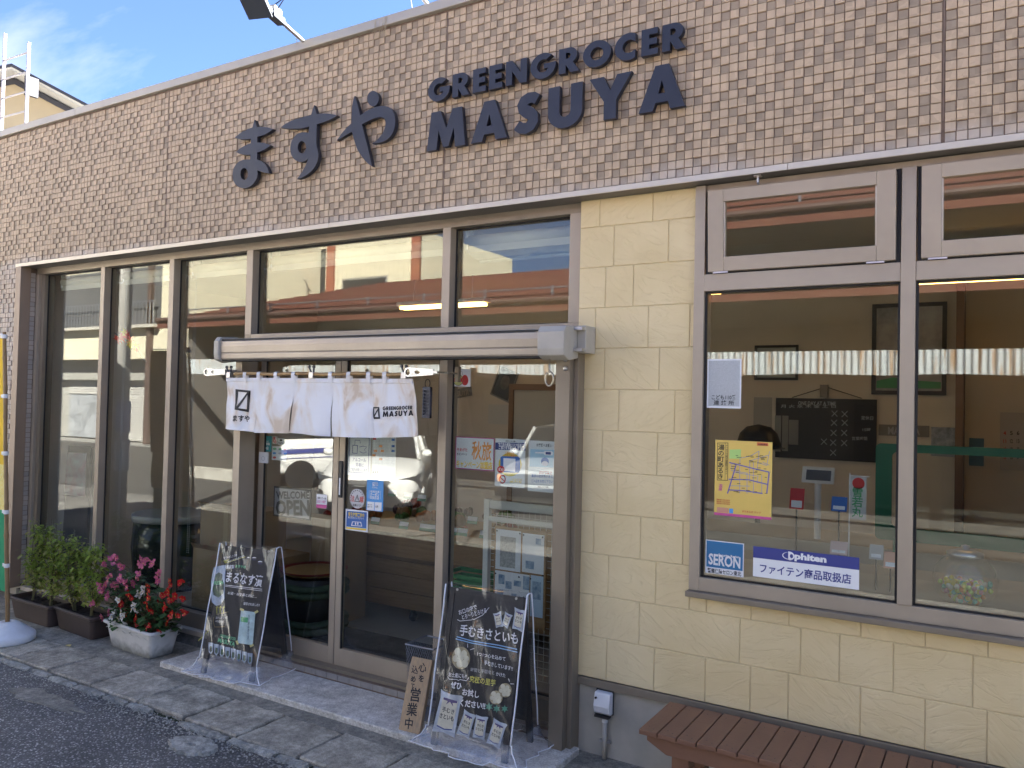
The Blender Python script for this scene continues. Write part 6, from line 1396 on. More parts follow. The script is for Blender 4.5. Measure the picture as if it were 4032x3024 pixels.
for k in range(24):
    x = -5.3+2.3*rnd.random(); y = y0+.12+.75*rnd.random(); m_ = rnd.choice(PRO); b = MB(); n = 6
    for _ in range(5): b.ball((x+rnd.gauss(0,.05), y+rnd.gauss(0,.04), ct+.035+.12*(y-y0)), rnd.uniform(.025,.05), 8, 5, rnd.uniform(.8,1.5))
    nm = {0:'aubergines',1:'carrots',2:'green vegetables',3:'root vegetables',4:'red apples'}[PRO.index(m_)]
    o = b.build('produce_heap', m_, smooth=True, origin=(x,y,ct)); heaps.append((x, nm, o))
for nm in sorted(set(h[1] for h in heaps)):
    for i, h in enumerate(sorted([h for h in heaps if h[1] == nm], key=lambda h: h[0])): tag(h[2], 'small heap of %s, %s of its kind from the left on the produce counter' % (nm, ORD[i]), 'produce', 'produce heaps on the counter')
# floor mat, boxes, rope barrel, green baskets, mesh rack with notices
o = MB().box(-4.7,-3.4,.40,.95,FL,FL+.012).build('door_mat', mat('mat_dark',(.03,.03,.032),.95,bump=.5,bs=200), origin=(-4,.6,FL)); tag(o, 'dark rectangular door mat on the floor inside the doors', 'mat')
for nm, x0, x1, ya, yb, za, zb, lab in (('a',-6.02,-5.06,.5,.95,FL,.66,'large cardboard box at the bottom of the stack inside the third pane'),('b',-5.96,-5.30,.52,.9,.66,1.02,'open cardboard box on top of the stack inside the third pane'),('c',-5.10,-4.72,1.0,1.3,FL,.95,'tall cardboard box seen through the left sliding door')):
    t = thing('cardboard_box', lab, 'box', ((x0+x1)/2,(ya+yb)/2,za)); MB().box(x0,x1,ya,yb,za,zb-.002).build('carton', CARD, t, bev=.004); MB().box((x0+x1)/2-.025,(x0+x1)/2+.025,ya-.001,ya,za+.01,zb-.01).build('tape', mat('parcel_tape',(.42,.31,.17),.3), t); MB().prism([(x0,ya,zb-.002),(x1,ya,zb-.002),(x1-.03,ya-.05,zb+.05),(x0+.03,ya-.05,zb+.05)], (0,.004,0)).build('flap', CARD, t)
t = thing('rope_barrel', 'dark tub bound with green rope inside the left sliding door', 'tub', (-4.78,.72,FL)); GR = mat('green_rope',(.09,.13,.075),.9,var=.3,vs=30)
MB().lathe((-4.78,.72,FL), [(.001,0),(.24,0),(.255,.2),(.245,.45),(.23,.46),(.225,.40)], 24).build('tub', BLK, t, smooth=True)
for z in (.06,.115,.34,.395): MB().tube([(-4.78+.268*math.cos(R_(a)), .72+.268*math.sin(R_(a)), FL+z+.006*math.sin(a*.6)) for a in range(0,361,12)], .028, 8, cap=False).build('rope', GR, t, smooth=True)
t2 = thing('red_bowl', 'shallow red bowl with a woven tray resting on the rope tub', 'bowl', (-4.78,.72,FL+.46)); MB().lathe((-4.78,.72,FL+.455), [(.18,0),(.27,.05),(.275,.06),(.262,.055),(.17,.012)], 24).build('bowl', mat('red_lacquer',(.22,.02,.018),.3), t2, smooth=True); MB().lathe((-4.78,.72,FL+.48), [(.24,.0),(.25,.02),(.20,.022),(.05,.012)], 24).build('woven_tray', BAM, t2, smooth=True)
GRN = mat('green_basket_plastic',(.02,.22,.06),.4)
for k in range(9):
    z = FL+.28+k*.042; e = .012*(k%2); b = MB(); X0,X1,Y0,Y1 = -3.50+e,-3.13+e,.72,.98
    b.box(X0,X1,Y0,Y0+.012,z,z+.03).box(X0,X1,Y1-.012,Y1,z,z+.03).box(X0,X0+.012,Y0+.0121,Y1-.0121,z,z+.03).box(X1-.012,X1,Y0+.0121,Y1-.0121,z,z+.03)
    if k == 0: b = MB().hexa([(X0+.04,Y0+.03,FL),(X1-.04,Y0+.03,FL),(X1-.04,Y1-.03,FL),(X0+.04,Y1-.03,FL)], [(X0,Y0,z+.03),(X1,Y0,z+.03),(X1,Y1,z+.03),(X0,Y1,z+.03)])
    o = b.build('shopping_basket', GRN, origin=((X0+X1)/2,(Y0+Y1)/2,FL), bev=.003); tag(o, 'green plastic shopping basket, lowest of the stack behind the right-hand door pane' if k == 0 else 'green plastic shopping basket, %s from the bottom of the stack behind the door pane' % ORD[k], 'basket', 'stack of green shopping baskets')
t = thing('display_rack', 'white wire mesh rack inside the right-hand door pane', 'rack', (-2.6,.5,FL)); RW = mat('rack_white',(.66,.67,.64),.5)
rx0, rx1 = -2.955, -2.15; zt_ = PY(CD_(1560,775), .5).z
for x in (rx0, rx1): MB().box(x-.02,x+.02,.48,.52,FL,zt_).build('post', RW, t)
MB().box(rx0+.021,rx1-.021,.485,.515,zt_-.06,zt_-.005).build('rail', RW, t); MB().box(rx0+.021,rx1-.021,.485,.515,zt_-.145,zt_-.115).build('rail', RW, t)
w = MB()
for i in range(18): x = rx0+.03+.0425*i; w.tube([(x,.50,FL+.1),(x,.50,zt_-.02)], .002, 4)
for i in range(26): z = FL+.1+.0435*i; w.tube([(rx0,.503,z),(rx1,.503,z)], .002, 4)
w.build('mesh_panel', RW, t)
bq = [PY(s,.455) for s in (CD_(1592,1038),CD_(2094,1085),q(8,1303,772),q(8,985,700))]; bx0, bx1, bz0, bz1 = bq[0].x, bq[1].x, (bq[2].z+bq[3].z)/2, (bq[0].z+bq[1].z)/2
t = thing('notice_board', 'cork board with newspaper cuttings and blue photos hung on the mesh rack', 'notice board', ((bx0+bx1)/2,.46,bz0)); f = Frame((bx0,.465,bz0),(bx1-bx0,0,0),(0,0,bz1-bz0)); f.plate(0,f.w,0,f.h,-.008,.008).build('board', WOODC, t)
def bp_(a0,a1,b0,b1,m_,nm='cutting',c=.0085): return f.plate(f.w*a0,f.w*a1,f.h*b0,f.h*b1,c,c+.0006).build(nm, m_, t)
bp_(.03,.52,.55,.97,PAPER); bp_(.55,.96,.56,.96,PAPER); bp_(.03,.70,.05,.535,PAPER); bp_(.72,.96,.12,.54,mat('paper_bluish',(.50,.62,.74),.6)); NEWS = mat('newsprint',(.52,.51,.47),.8,col2=(.30,.30,.29),vs=70); bp_(.12,.42,.58,.90,NEWS,'newsprint',.0095)
BLP = mat('blue_photo',(.10,.19,.32),.4,col2=(.45,.55,.65),vs=28)
for a0,a1,b0,b1 in ((.62,.78,.60,.68),(.80,.90,.86,.92),(.10,.22,.40,.50),(.24,.36,.36,.44),(.40,.54,.40,.46),(.58,.70,.38,.52),(.08,.20,.26,.34),(.36,.46,.24,.32),(.48,.64,.24,.30),(.20,.34,.14,.24),(.46,.68,.10,.18),(.76,.92,.30,.48)): bp_(a0,a1,b0,b1,BLP,'photo',.0095)
for a_, b_ in ((.05,.95),(.5,.95),(.57,.94),(.93,.94),(.04,.5),(.5,.5),(.72,.5),(.95,.55),(.05,.08),(.6,.3)): MB().ball(f.p(f.w*a_,f.h*b_,.011), .006, 6, 4).build('pin', BLK, t)
# back wall things
def wall_sheet(name, label, cat, pts, m, y=3.985, frame=None, th=.004, rot=False):
    if not rot:
        t, f = sheet_on(name, label, cat, pts, y, m, th=th)
    else:
        tl, tr, br, bl = [PY(p, y) for p in pts]; t = thing(name, label, cat, (bl.x,y,bl.z)); f = Frame(bl, br-bl, tl-bl); f.plate(0,f.w,0,f.h,0,th).build('sheet', m, t)
    if frame:
        w_ = f.w*.06
        for a in ((0,f.w,0,w_),(0,f.w,f.h-w_,f.h),(0,w_,w_,f.h-w_),(f.w-w_,f.w,w_,f.h-w_)): f.plate(a[0],a[1],a[2],a[3],th,th+.012).build('frame', frame, t)
    return t, f
t, f = wall_sheet('framed_picture', 'tilted framed dark picture on the back wall behind the right-hand door pane', 'picture', cc(CE_,(885,152),(1176,280),(1020,750),(730,612)), mat('picture_dark',(.02,.02,.022),.4,var=.3,vs=4), rot=True, frame=mat('frame_grey',(.22,.22,.21),.5)); f.shape([ell(0,0,f.w*.22,f.h*.24,20)], f.w*.5, f.h*.55, mat('picture_tone',(.14,.12,.11),.6,var=.5,vs=14), t, c=.006)
t, f = wall_sheet('wall_poster', 'pale printed chart pinned on the back wall beside the inner door', 'poster', cc(CE_,(700,775),(1072,780),(1066,1095),(694,1080)), mat('chart_paper',(.55,.53,.50),.7))
for r in range(4): ptext(f, CE_, 'ΙΙΙΙΙΙΙΙΙΙΙΙ', 705,815+58*r,870,818+58*r,36, mat('ink_soft_red',(.30,.16,.14),.6), t, .02)
pshape(f, CE_, [[(985,840),(1020,845),(1060,915),(1030,1000),(975,995),(990,930),(968,890)]], mat('ink_soft_green',(.20,.30,.24),.6), t)
t, f = wall_sheet('name_plaque', 'grey MASUYA name plaque on the back wall left of the tilted picture', 'plaque', cc(CE_,(60,560),(428,497),(443,632),(60,705)), mat('plaque_grey',(.20,.19,.18),.6), rot=True); ptext(f, CE_, 'MASUYA', 100,625,395,580,80, mat('plaque_letter',(.42,.38,.30),.6), t, .03, c=.006)
t = thing('inner_door', 'pale grey inner door with brown frame in the back wall', 'door', (-2.6,3.98,FL)); a, b_ = PY(CE_(1125,545),3.98), PY(CE_(1120,545),3.98); x0 = a.x; zt_ = a.z
MB().box(x0-.06,x0+1.15,3.93,3.999,zt_,zt_+.07).box(x0-.06,x0,3.93,3.999,FL,zt_).box(x0+1.09,x0+1.15,3.93,3.999,FL,zt_).build('frame', mat('door_frame_brown',(.22,.12,.06),.6), t); MB().box(x0+.002,x0+1.088,3.95,3.98,FL,zt_-.002).build('leaf', mat('door_grey',(.46,.45,.42),.6), t); MB().box(x0+.7,x0+.95,3.944,3.9498,FL+.9,FL+1.5).build('window_pane', BLK, t)
t, f = wall_sheet('blackboard_menu', 'black calendar board with chalk crosses hung on the wall seen in the right window', 'blackboard', cc(CH_,(845,602),(1955,614),(1928,1288),(840,1258)), mat('menu_black',(.012,.012,.013),.6), th=.015)
ptext(f, CH_, 'ONE DAY AT A TIME', 1090,655,1500,662,40, INKGR, t, .02, c=.0165); ptext(f, CH_, '月 火 水 木 金 土 日', 900,690,1500,690,34, INKGR, t, .01, c=.0165)
for x, y in ((1485,770),(1595,775),(1480,870),(1595,870),(1475,980),(1590,980),(1370,1075),(1470,1085),(1590,1090),(1470,1195)):
    pline(f, CH_, [(x-32,y-32),(x+32,y+32)], .006, INKGR, t, c=.0165); pline(f, CH_, [(x+32,y-32),(x-32,y+32)], .006, INKGR, t, c=.0165)
ptext(f, CH_, '定休日', 1775,815,1905,820,40, INKGR, t, .01, c=.0165); ptext(f, CH_, '15時', 1790,945,1880,945,36, INKGR, t, .01, c=.0165); ptext(f, CH_, '営業時間', 1675,1040,1840,1040,36, INKGR, t, .01, c=.0165)
p0, p1, p2 = PY(CH_(1020,595),3.97), PY(CH_(1390,480),3.97), PY(CH_(1780,605),3.97); MB().tube([p0,p1,p2], .004, 4).build('cord', BLK, t); MB().box(p1.x-.05,p1.x+.02,3.94,3.98,p1.z-.1,p1.z+.02).build('hanger_box', mat('box_grey',(.25,.22,.19),.6), t)
wall_sheet('framed_picture', 'dark-framed landscape certificate on the wall at the upper left of the right window', 'picture', cc(CH_,(612,28),(1088,24),(1092,408),(615,404)), mat('certificate',(.42,.46,.42),.5,var=.2,vs=3), frame=INKB, th=.006)
t, f = wall_sheet('framed_picture', 'tall dark-framed poster with green landscape behind the window mullion', 'picture', [q(6,1232,318),q(6,1712,292),q(6,1712,905),q(6,1222,895)], mat('poster_pale',(.42,.42,.44),.5,var=.5,vs=3.5), frame=INKB, th=.006); f.shape([[(f.w*.07,f.h*.07),(f.w*.93,f.h*.07),(f.w*.93,f.h*.14),(f.w*.5,f.h*.16),(f.w*.3,f.h*.19),(f.w*.07,f.h*.15)]], 0, 0, INKG, t, c=.0085)
t, f = wall_sheet('menu_scroll', 'small white beer price banner hanging on the wall in the right window', 'menu', cc(CH_,(597,595),(802,590),(802,922),(606,915)), mat('menu_cloth',(.34,.32,.29),.8), y=3.4); ptext(f, CH_, 'BEER', 640,642,745,640,34, INKB, t, .02); ptext(f, CH_, '¥400', 665,806,770,804,34, INKB, t, .01); ptext(f, CH_, '¥500', 665,856,775,854,34, INKB, t, .01); pshape(f, CH_, [[(665,690),(730,688),(728,770),(668,772)]], mat('mug_brown',(.25,.09,.03),.5), t)
for i, (a, b_, c_, d_) in enumerate(((832,790,898,1182),(912,792,978,1178),(985,838,1088,1108))): wall_sheet('wall_notice', ('leftmost','middle','rightmost')[i]+' of the three pale paper notices left of the chalk calendar board', 'notice', cc(CH_,(a,b_),(c_,b_+2),(c_,d_),(a,d_)), mat('notice_grey',(.24,.23,.21),.8), y=3.0+.1*i)
t, f = wall_sheet('name_plaque', 'grey MASUYA name plaque on the wall behind the window mullion', 'plaque', cc(CJ_,(465,50),(905,55),(905,158),(465,142)), mat('plaque_grey',(.20,.19,.18),.6)); ptext(f, CJ_, 'MASUYA', 545,100,825,108,64, INKGR, t, .03, c=.006)
t, f = wall_sheet('wall_calendar', 'white wall calendar with red and black numbers at the right of the window', 'calendar', cc(CJ_,(1520,-60),(1740,-55),(1740,450),(1520,440)), mat('calendar_paper',(.46,.43,.41),.7))
for r, L in enumerate((('4','5','6'),('11','12','13'),('18','19','20'),('25','26','27'))):
    for k, s_ in enumerate(L): ptext(f, CJ_, s_, 1550+58*k,122+70*r,1574+58*k,122+70*r,34, INKR if k == 0 else INKB, t, .02, c=.006)
wall_sheet('wall_poster', 'white and blue notice on the wall right of the MASUYA plaque', 'poster', cc(CJ_,(922,68),(1132,75),(1130,330),(920,322)), mat('poster_bluewhite',(.34,.37,.42),.6,var=.5,vs=18)); wall_sheet('wall_poster', 'blue notice on the pillar beside the wall calendar', 'poster', cc(CJ_,(1252,165),(1382,168),(1380,410),(1250,405)), mat('ink_dull_blue',(.06,.17,.28),.6))
MB().box(*( [PY(CJ_(1135,0),3.7).x, PY(CJ_(1205,0),3.7).x] ), 3.6, 3.999, FL, 3.2166).build('interior_pillar', mat('pillar_brown',(.16,.085,.045),.6), SHOP)
# counter under the right window and what stands on it
MB().box(-1.9,2.2,.26,.95,.98,1.055).build('window_counter', mat('counter_top',(.46,.39,.28),.4,var=.12,vs=4), SHOP); MB().box(-1.9,2.2,.90,.94,FL,.9795).build('counter_front', WOODC, SHOP)
MB().box(-2.0,1.6,1.5,2.1,FL,1.12).build('cash_counter', mat('cash_counter',(.40,.36,.29),.6), SHOP)
a, b_ = PY(CH_(1120,1345),1.6), PY(CH_(1472,1545),1.6); t = thing('register_tablet', 'white tablet cash register on a stand seen in the right window', 'register', ((a.x+b_.x)/2,1.6,1.12)); MB().prism([(a.x,1.6,b_.z),(b_.x,1.6,b_.z),(b_.x,1.64,a.z),(a.x,1.64,a.z)], (0,.02,0)).build('tablet', WHITE, t, bev=.006); MB().prism([(a.x+.03,1.604,b_.z+.022),(b_.x-.02,1.604,b_.z+.022),(b_.x-.02,1.634,a.z-.02),(a.x+.03,1.634,a.z-.02)], (0,-.006,0)).build('screen', mat('screen_grey',(.12,.13,.16),.1), t); MB().tube([((a.x+b_.x)/2,1.63,1.12),((a.x+b_.x)/2,1.63,b_.z+.03)], .022, 10).build('stand', WHITE, t)
gp = lambda x, y: PY(CJ_(x,y),1.2); a, b_ = gp(440,210), gp(580,285); lo, lo2 = gp(620,1060), gp(620,945)
t = thing('counter_screen', 'green rounded frame of the counter screen behind the window mullion', 'screen', (a.x,1.2,1.12)); GF = mat('frame_green',(.012,.13,.06),.5); XE = 1.0
def rr_(x0,x1,z0,z1,r,n=6): return arc(x1-r,z1-r,r,r,0,90,n)+arc(x0+r,z1-r,r,r,90,180,n)+arc(x0+r,z0+r,r,r,180,270,n)+arc(x1-r,z0+r,r,r,270,360,n)
me = outline_mesh([rr_(a.x,XE,lo.z,a.z,.03), rr_(b_.x,XE-.12,lo2.z,b_.z,.03)], .03)
for v in me.vertices: v.co += Vector((0,1.2,0)) - ROOT[t.name]
put('frame', me, GF, t); MB().box(b_.x-.005,XE-.115,1.212,1.218,lo2.z-.005,b_.z+.005).build('pane', glassy('acrylic',(.96,.97,.96),1.4,.0,.0), t)
for x in (a.x+.1, XE-.12): MB().box(x,x+.05,1.19,1.24,1.055,lo.z+.02).build('foot', GF, t)
MB().box(-2.0,1.6,1.0,1.45,FL,1.02).build('inner_counter', mat('cash_counter',(.40,.36,.29),.6), SHOP)
jc = Vector((-.125,.46,1.056)); t = thing('candy_jar', 'round clear glass jar half full of coloured candy balls on the window counter', 'jar', jc)
JG = glassy('jar_glass',(.97,.98,.97),1.5,0,.03)
MB().lathe(jc, [(.06,.0),(.10,.012),(.135,.06),(.145,.12),(.13,.18),(.09,.225),(.075,.235)], 24).build('jar_body', JG, t, smooth=True); MB().lathe(jc, [(.08,.232),(.082,.25),(.05,.262),(.02,.27),(.018,.285),(.001,.29)], 20).build('lid', ALUS, t, smooth=True)
cols = [mat('candy_%s' % n_, c_, .3) for n_, c_ in (('lime',(.45,.62,.10)),('orange',(.70,.25,.05)),('teal',(.10,.42,.32)),('cream',(.75,.70,.52)),('pink',(.65,.28,.32)),('yellow',(.75,.60,.08)))]
balls = [MB() for _ in cols]; rnd = random.Random(4)
for _ in range(150):
    a_ = rnd.uniform(0,6.28); z = rnd.uniform(.02,.105); rm = .118*min(1,.55+z*5); r = rm*math.sqrt(rnd.random()); rnd.choice(balls).ball(jc+Vector((r*math.cos(a_), r*math.sin(a_), z)), .0125, 7, 5)
for b, m_ in zip(balls, cols): o = b.build('candy', m_, t, smooth=True); o['kind'] = 'stuff'
a, b_ = PY(CJ_(212,500),.7), PY(CJ_(345,880),.7); t = thing('mini_banner', 'small white rice banner with a red crest standing on the window counter', 'banner', (a.x,.7,1.056)); f = Frame((a.x+.005,.7,b_.z),(b_.x-a.x,0,0),(0,0,a.z-b_.z)); f.plate(0,f.w,0,f.h,-.001,.001).build('cloth', mat('banner_cloth',(.55,.55,.53),.8), t); MB().tube([(a.x,.7,1.056),(a.x,.7,a.z+.02)], .004, 6).build('pole', WHITE, t); MB().tube([(a.x,.7,a.z+.005),(b_.x+.02,.7,a.z+.005)], .003, 6).build('crossbar', WHITE, t)
f.shape([ell(0,0,.032,.032,20)], f.w*.5, f.h*.85, INKR, t, c=.002); f.text('雪若丸', f.w*.45, f.h*.40, .05, INKG, t, .02, c=.002, vertical=True)
for nm, lab, px0, px1, y, m_ in (('price_card','red price card on the window counter',(700,1500),(780,1640),.6,INKR),):
    pass
def card(lab, c, x0, y0_, x1, y1, yy, m_, cat='card'):
    a, b_ = PY(c(x0,y0_),yy), PY(c(x1,y1),yy); t = thing('counter_card', lab, cat, ((a.x+b_.x)/2,yy,1.056)); MB().prism([(a.x,yy,b_.z),(b_.x,yy,b_.z),(b_.x,yy+.03,a.z),(a.x,yy+.03,a.z)], (0,.003,0)).build('card', m_, t); MB().prism([(a.x+.01,yy+.004,b_.z+.01),(b_.x-.01,yy+.004,b_.z+.01),(b_.x-.01,yy+.012,(a.z+b_.z)/2-.01),(a.x+.01,yy+.012,(a.z+b_.z)/2-.01)], (0,-.003,0)).build('print', PAPER, t)
    if b_.z > 1.09: MB().box((a.x+b_.x)/2-.004,(a.x+b_.x)/2+.004,yy+.006,yy+.018,1.054,b_.z+.02).build('holder', BLK, t)
R6 = lambda x, y: q(6,x,y)
card('red sale card standing on the counter below the tablet', R6, 692,1505,782,1645,.65,INKR); card('blue coupon card standing on the counter right of the tablet', R6, 962,1560,1062,1659,.65,INKBL); card('salmon pink leaflet box on the counter near the mullion', CJ_, 505,1160,625,1310,.5,mat('ink_salmon',(.62,.30,.20),.5)); card('white and pink card box on the counter above the phiten sign', CJ_, 38,1065,188,1190,.5,mat('paper_pinkish',(.62,.45,.43),.6)); card('pale grey card on the counter left of the mullion', CJ_, 380,1095,500,1230,.5,mat('paper_grey',(.44,.44,.42),.6))
hc = PY(CH_(655,1040),2.2); t = thing('black_helmet', 'black domed hat behind the yellow map poster', 'hat', (hc.x,2.2,hc.z-.1)); MB().lathe((hc.x,2.2,hc.z-.06), [(.17,0),(.165,.02),(.14,.10),(.09,.15),(.001,.17)], 20).build('dome', BLK, t, smooth=True); MB().lathe((hc.x,2.2,hc.z-.075), [(.19,0),(.20,.006),(.16,.018)], 20).build('brim', BLK, t); MB().tube([(hc.x,2.2,1.05),(hc.x,2.2,hc.z-.06)], .02, 8).build('stand', BLK, t)
# maple-leaf ornament inside the second pane
mc = PY(q(4,800,540), .235); t = thing('maple_garland', 'artificial red and yellow maple leaf sprig stuck inside the second pane', 'ornament', mc)
MRED, MYEL = mat('maple_red',(.85,.07,.015),.5), mat('maple_yellow',(.90,.75,.05),.5); rnd = random.Random(8)
def maple(c, s, m_):
    n = 14; a0 = rnd.uniform(0,6); P = [(s*(1 if i % 2 else .45)*math.cos(a0+2*math.pi*i/n), s*(1 if i % 2 else .45)*math.sin(a0+2*math.pi*i/n)) for i in range(n)]
    mb = MB().add([(c.x,c.y-.01,c.z)]+[(c.x+x,c.y+rnd.uniform(-.012,.012),c.z+z) for x, z in P], [(0,i+1,(i+1)%n+1) for i in range(n)]); mb.build('maple_leaf', m_, t)
for x, y, s, m_ in ((805,500,.045,MYEL),(790,525,.06,MRED),(820,515,.05,MRED),(770,545,.04,MRED),(845,545,.05,MRED),(842,565,.045,MYEL),(855,575,.045,MYEL),(885,590,.035,MYEL),(888,602,.035,MRED),(750,530,.03,MRED)): maple(PY(q(4,x,y),.235), s*1.15, m_)
MB().tube([PY(q(4,735,495),.245),PY(q(4,800,530),.245),PY(q(4,880,600),.245),PY(q(4,950,690),.245)], .006, 5).build('twig', mat('twig_grey',(.18,.17,.16),.8), t)
# tank and blue carton behind the left panes
t = thing('glass_tank', 'large dark round tank with a pale rim inside the second and third panes', 'tank', (-7.0,1.05,FL)); MB().lathe((-7.05,1.1,FL), [(.001,0),(.36,0),(.40,.10),(.43,.4),(.41,.66)], 28).build('tank', mat('tank_dark',(.03,.035,.035),.15), t, smooth=True); MB().lathe((-7.05,1.1,FL+.66), [(.41,0),(.43,.0),(.43,.06),(.40,.062)], 28).build('rim', mat('rim_grey',(.36,.36,.33),.5), t, smooth=True)
a = PY(CF_(0,0),.5); cx = PY(q(4,520,1500),.7); t = thing('blue_carton', 'white and blue printed carton standing inside the leftmost pane', 'carton', (cx.x,.7,FL)); MB().box(cx.x-.15,cx.x+.17,.62,.85,FL,1.05).build('carton', mat('carton_white',(.55,.57,.60),.6), t, bev=.004); f = Frame((cx.x-.15,.6195,FL),(.32,0,0),(0,0,.96)); f.rect(.06,.30,.45,.88,INKBL,t)
for z in (.56,.76): f.shape([ell(0,0,.08,.075,20)], .20, z, PAPER, t, c=.002)
b = MB(); a = PY(q(4,395,1185),.55); t = thing('folding_panel', 'dark framed leaflet panel leaning inside the leftmost pane', 'panel', (a.x,.55,FL)); MB().prism([(a.x,.55,1.45),(a.x+.45,.60,1.45),(a.x+.5,.55,FL),(a.x+.14,.52,FL)], (0,.03,0)).build('panel', BLK, t); MB().prism([(a.x+.05,.548,1.38),(a.x+.40,.588,1.38),(a.x+.43,.57,.95),(a.x+.12,.538,.95)], (0,-.006,0)).build('leaflets', mat('leaflet_mix',(.42,.20,.24),.5,col2=(.50,.55,.58),vs=6), t)
# ================================================================== across the street (seen mirrored in the glass)
CREAM = mat('cream_wall',(.66,.60,.44),.85,var=.06,vs=1,world=True); RUST = mat('rust_paint',(.30,.10,.055),.7,var=.15,vs=3); SHU = mat('shutter_grey',(.50,.48,.44),.6,var=.08,vs=4)
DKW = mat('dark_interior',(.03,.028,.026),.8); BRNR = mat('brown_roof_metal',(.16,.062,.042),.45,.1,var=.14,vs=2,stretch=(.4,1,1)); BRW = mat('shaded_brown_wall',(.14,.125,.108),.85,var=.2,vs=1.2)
EY = -8.5
ez = RF(CK_(1000,630), EY).z; exl = RF(q(4,1015,455), EY).x; exr = 9.0
RY = -13.5; rz2 = RF(CK_(1260,428), RY).z; rxl = RF(CK_(900,445), RY).x
hs = thing('brown_roofed_house', 'long single-storey house with brown metal roof across the street, mirrored in the glass', 'building', (-6,-16,0))
A, B, C_, D_ = Vector((exl,EY,ez)), Vector((exr,EY,ez)), Vector((exr,RY,rz2)), Vector((rxl,RY,rz2)); nC = 16
for k in range(nC):
    t0, t1 = k/nC, (k+1)/nC; p = [A.lerp(D_,t0), B.lerp(C_,t0), B.lerp(C_,t1+.02), A.lerp(D_,t1+.02)]; up = Vector((0,0,.07))
    MB().hexa([v+up*.2 for v in p[:2]]+[v-up*.5 for v in p[2:]], [v+up*1.2 for v in p[:2]]+[v+up*.5 for v in p[2:]]).build('roof_course', BRNR, hs)
E_ = Vector((exl, RY-4, ez)); MB().hexa([A,D_,E_],[v+Vector((0,0,.03)) for v in (A,D_,E_)]).build('roof_hip', BRNR, hs)
MB().tube([A+Vector((0,.02,.06)), B+Vector((0,.02,.06))], .05, 8).build('gutter', mat('gutter_brown',(.10,.06,.05),.5), hs)
snow = MB().tube([A+Vector((.2,-.5,.36)), B+Vector((0,-.5,.36))], .018, 5).build('snow_guard', ALUS, hs)
for k in range(18): x = exl+.6+k*1.55; MB().box(x-.02,x+.02,EY-.52,EY-.46,ez+.16,ez+.40).build('snow_guard_bracket', ALUS, hs)
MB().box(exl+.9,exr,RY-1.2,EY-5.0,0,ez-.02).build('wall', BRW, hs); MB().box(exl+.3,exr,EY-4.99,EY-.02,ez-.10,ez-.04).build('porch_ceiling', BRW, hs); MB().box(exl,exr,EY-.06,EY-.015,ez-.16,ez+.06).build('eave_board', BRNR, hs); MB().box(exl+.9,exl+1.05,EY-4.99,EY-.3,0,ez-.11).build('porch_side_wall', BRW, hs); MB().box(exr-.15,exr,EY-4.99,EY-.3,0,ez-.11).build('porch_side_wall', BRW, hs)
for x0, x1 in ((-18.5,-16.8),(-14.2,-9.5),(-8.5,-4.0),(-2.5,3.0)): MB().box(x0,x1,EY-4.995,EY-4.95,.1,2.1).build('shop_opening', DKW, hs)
c0, c1 = RF(CH_(1200,100), EY+.3).z, RF(CH_(1200,350), EY+.3).z
def corr_mat():
    m = mat('rusty_corrugated',(.48,.51,.51),.6); nt, b = nodes_of(m); g = N(nt,'ShaderNodeNewGeometry').outputs['Position']; mpn = N(nt,'ShaderNodeMapping'); nt.links.new(g, mpn.inputs['Vector']); mpn.inputs['Scale'].default_value=(16,1,.9)
    n = N(nt,'ShaderNodeTexNoise'); nt.links.new(mpn.outputs[0], n.inputs['Vector']); n.inputs['Scale'].default_value=1.3; n.inputs['Detail'].default_value=6; r = N(nt,'ShaderNodeValToRGB'); nt.links.new(n.outputs['Fac'], r.inputs[0]); e=r.color_ramp.elements; e[0].position=.36; e[0].color=(.30,.20,.12,1); e[1].position=.47; e[1].color=(.42,.45,.455,1); nt.links.new(r.outputs[0], b.inputs['Base Color']); return m
b = MB(); xa, xb = exl+.9, exr; nx = int((xb-xa)/.019)
b.grid(lambda u, v: (xa+(xb-xa)*u, EY+.3+.02*math.sin((xb-xa)*u/.095*2*math.pi), c1+(c0-c1)*v + .010*math.sin(u*90)*(1-v)), nx, 1); b.grid(lambda u, v: (xa+(xb-xa)*u, EY+.295+.02*math.sin((xb-xa)*u/.095*2*math.pi), c1+(c0-c1)*v + .010*math.sin(u*90)*(1-v)), nx, 1)
b.build('corrugated_valance', corr_mat(), hs)
# tall cream building behind
by = -23.0; bx = RF(CK_(1090,300), by).x; bt = RF(CK_(1090,150), by).z
bb = thing('cream_block', 'tall cream ribbed building with rust-red columns behind the brown roof, mirrored in the glass', 'building', (bx-8,by-4,0))
MB().box(bx-30,bx,by-8,by,0,bt+.4).build('wall', CREAM, bb)
for px in (CK_(1090,300), CK_(520,350), q(4,1385,200)): x = RF(px, by).x; MB().box(x-.22,x+.22,by,by+.12,0,bt+.5).build('column', RUST, bb)
xr_ = RF(CK_(1065,300), by).x; xl_ = RF(CK_(545,300), by).x
for k in range(int((xr_-xl_)/.28)): x = xl_+.1+.28*k; MB().box(x,x+.09,by+.0005,by+.035,0,bt+.35).build('rib', CREAM, bb)
wx0, wx1, wz = RF(CK_(600,420),by).x, RF(CK_(900,440),by).x, RF(CK_(700,430),by).z; w = MB().box(wx0,wx1,by+.04,by+.09,wz-1.1,wz+.1).build('window', ALUS, bb); MB().box(wx0+.1,wx1-.1,by+.0905,by+.1,wz-1.0,wz).build('pane', DKW, w)
p0, p1 = RF(CK_(50,540),by+1), RF(CK_(370,540),by+1); z0, z1 = RF(CK_(200,555),by+1).z, RF(CK_(200,440),by+1).z
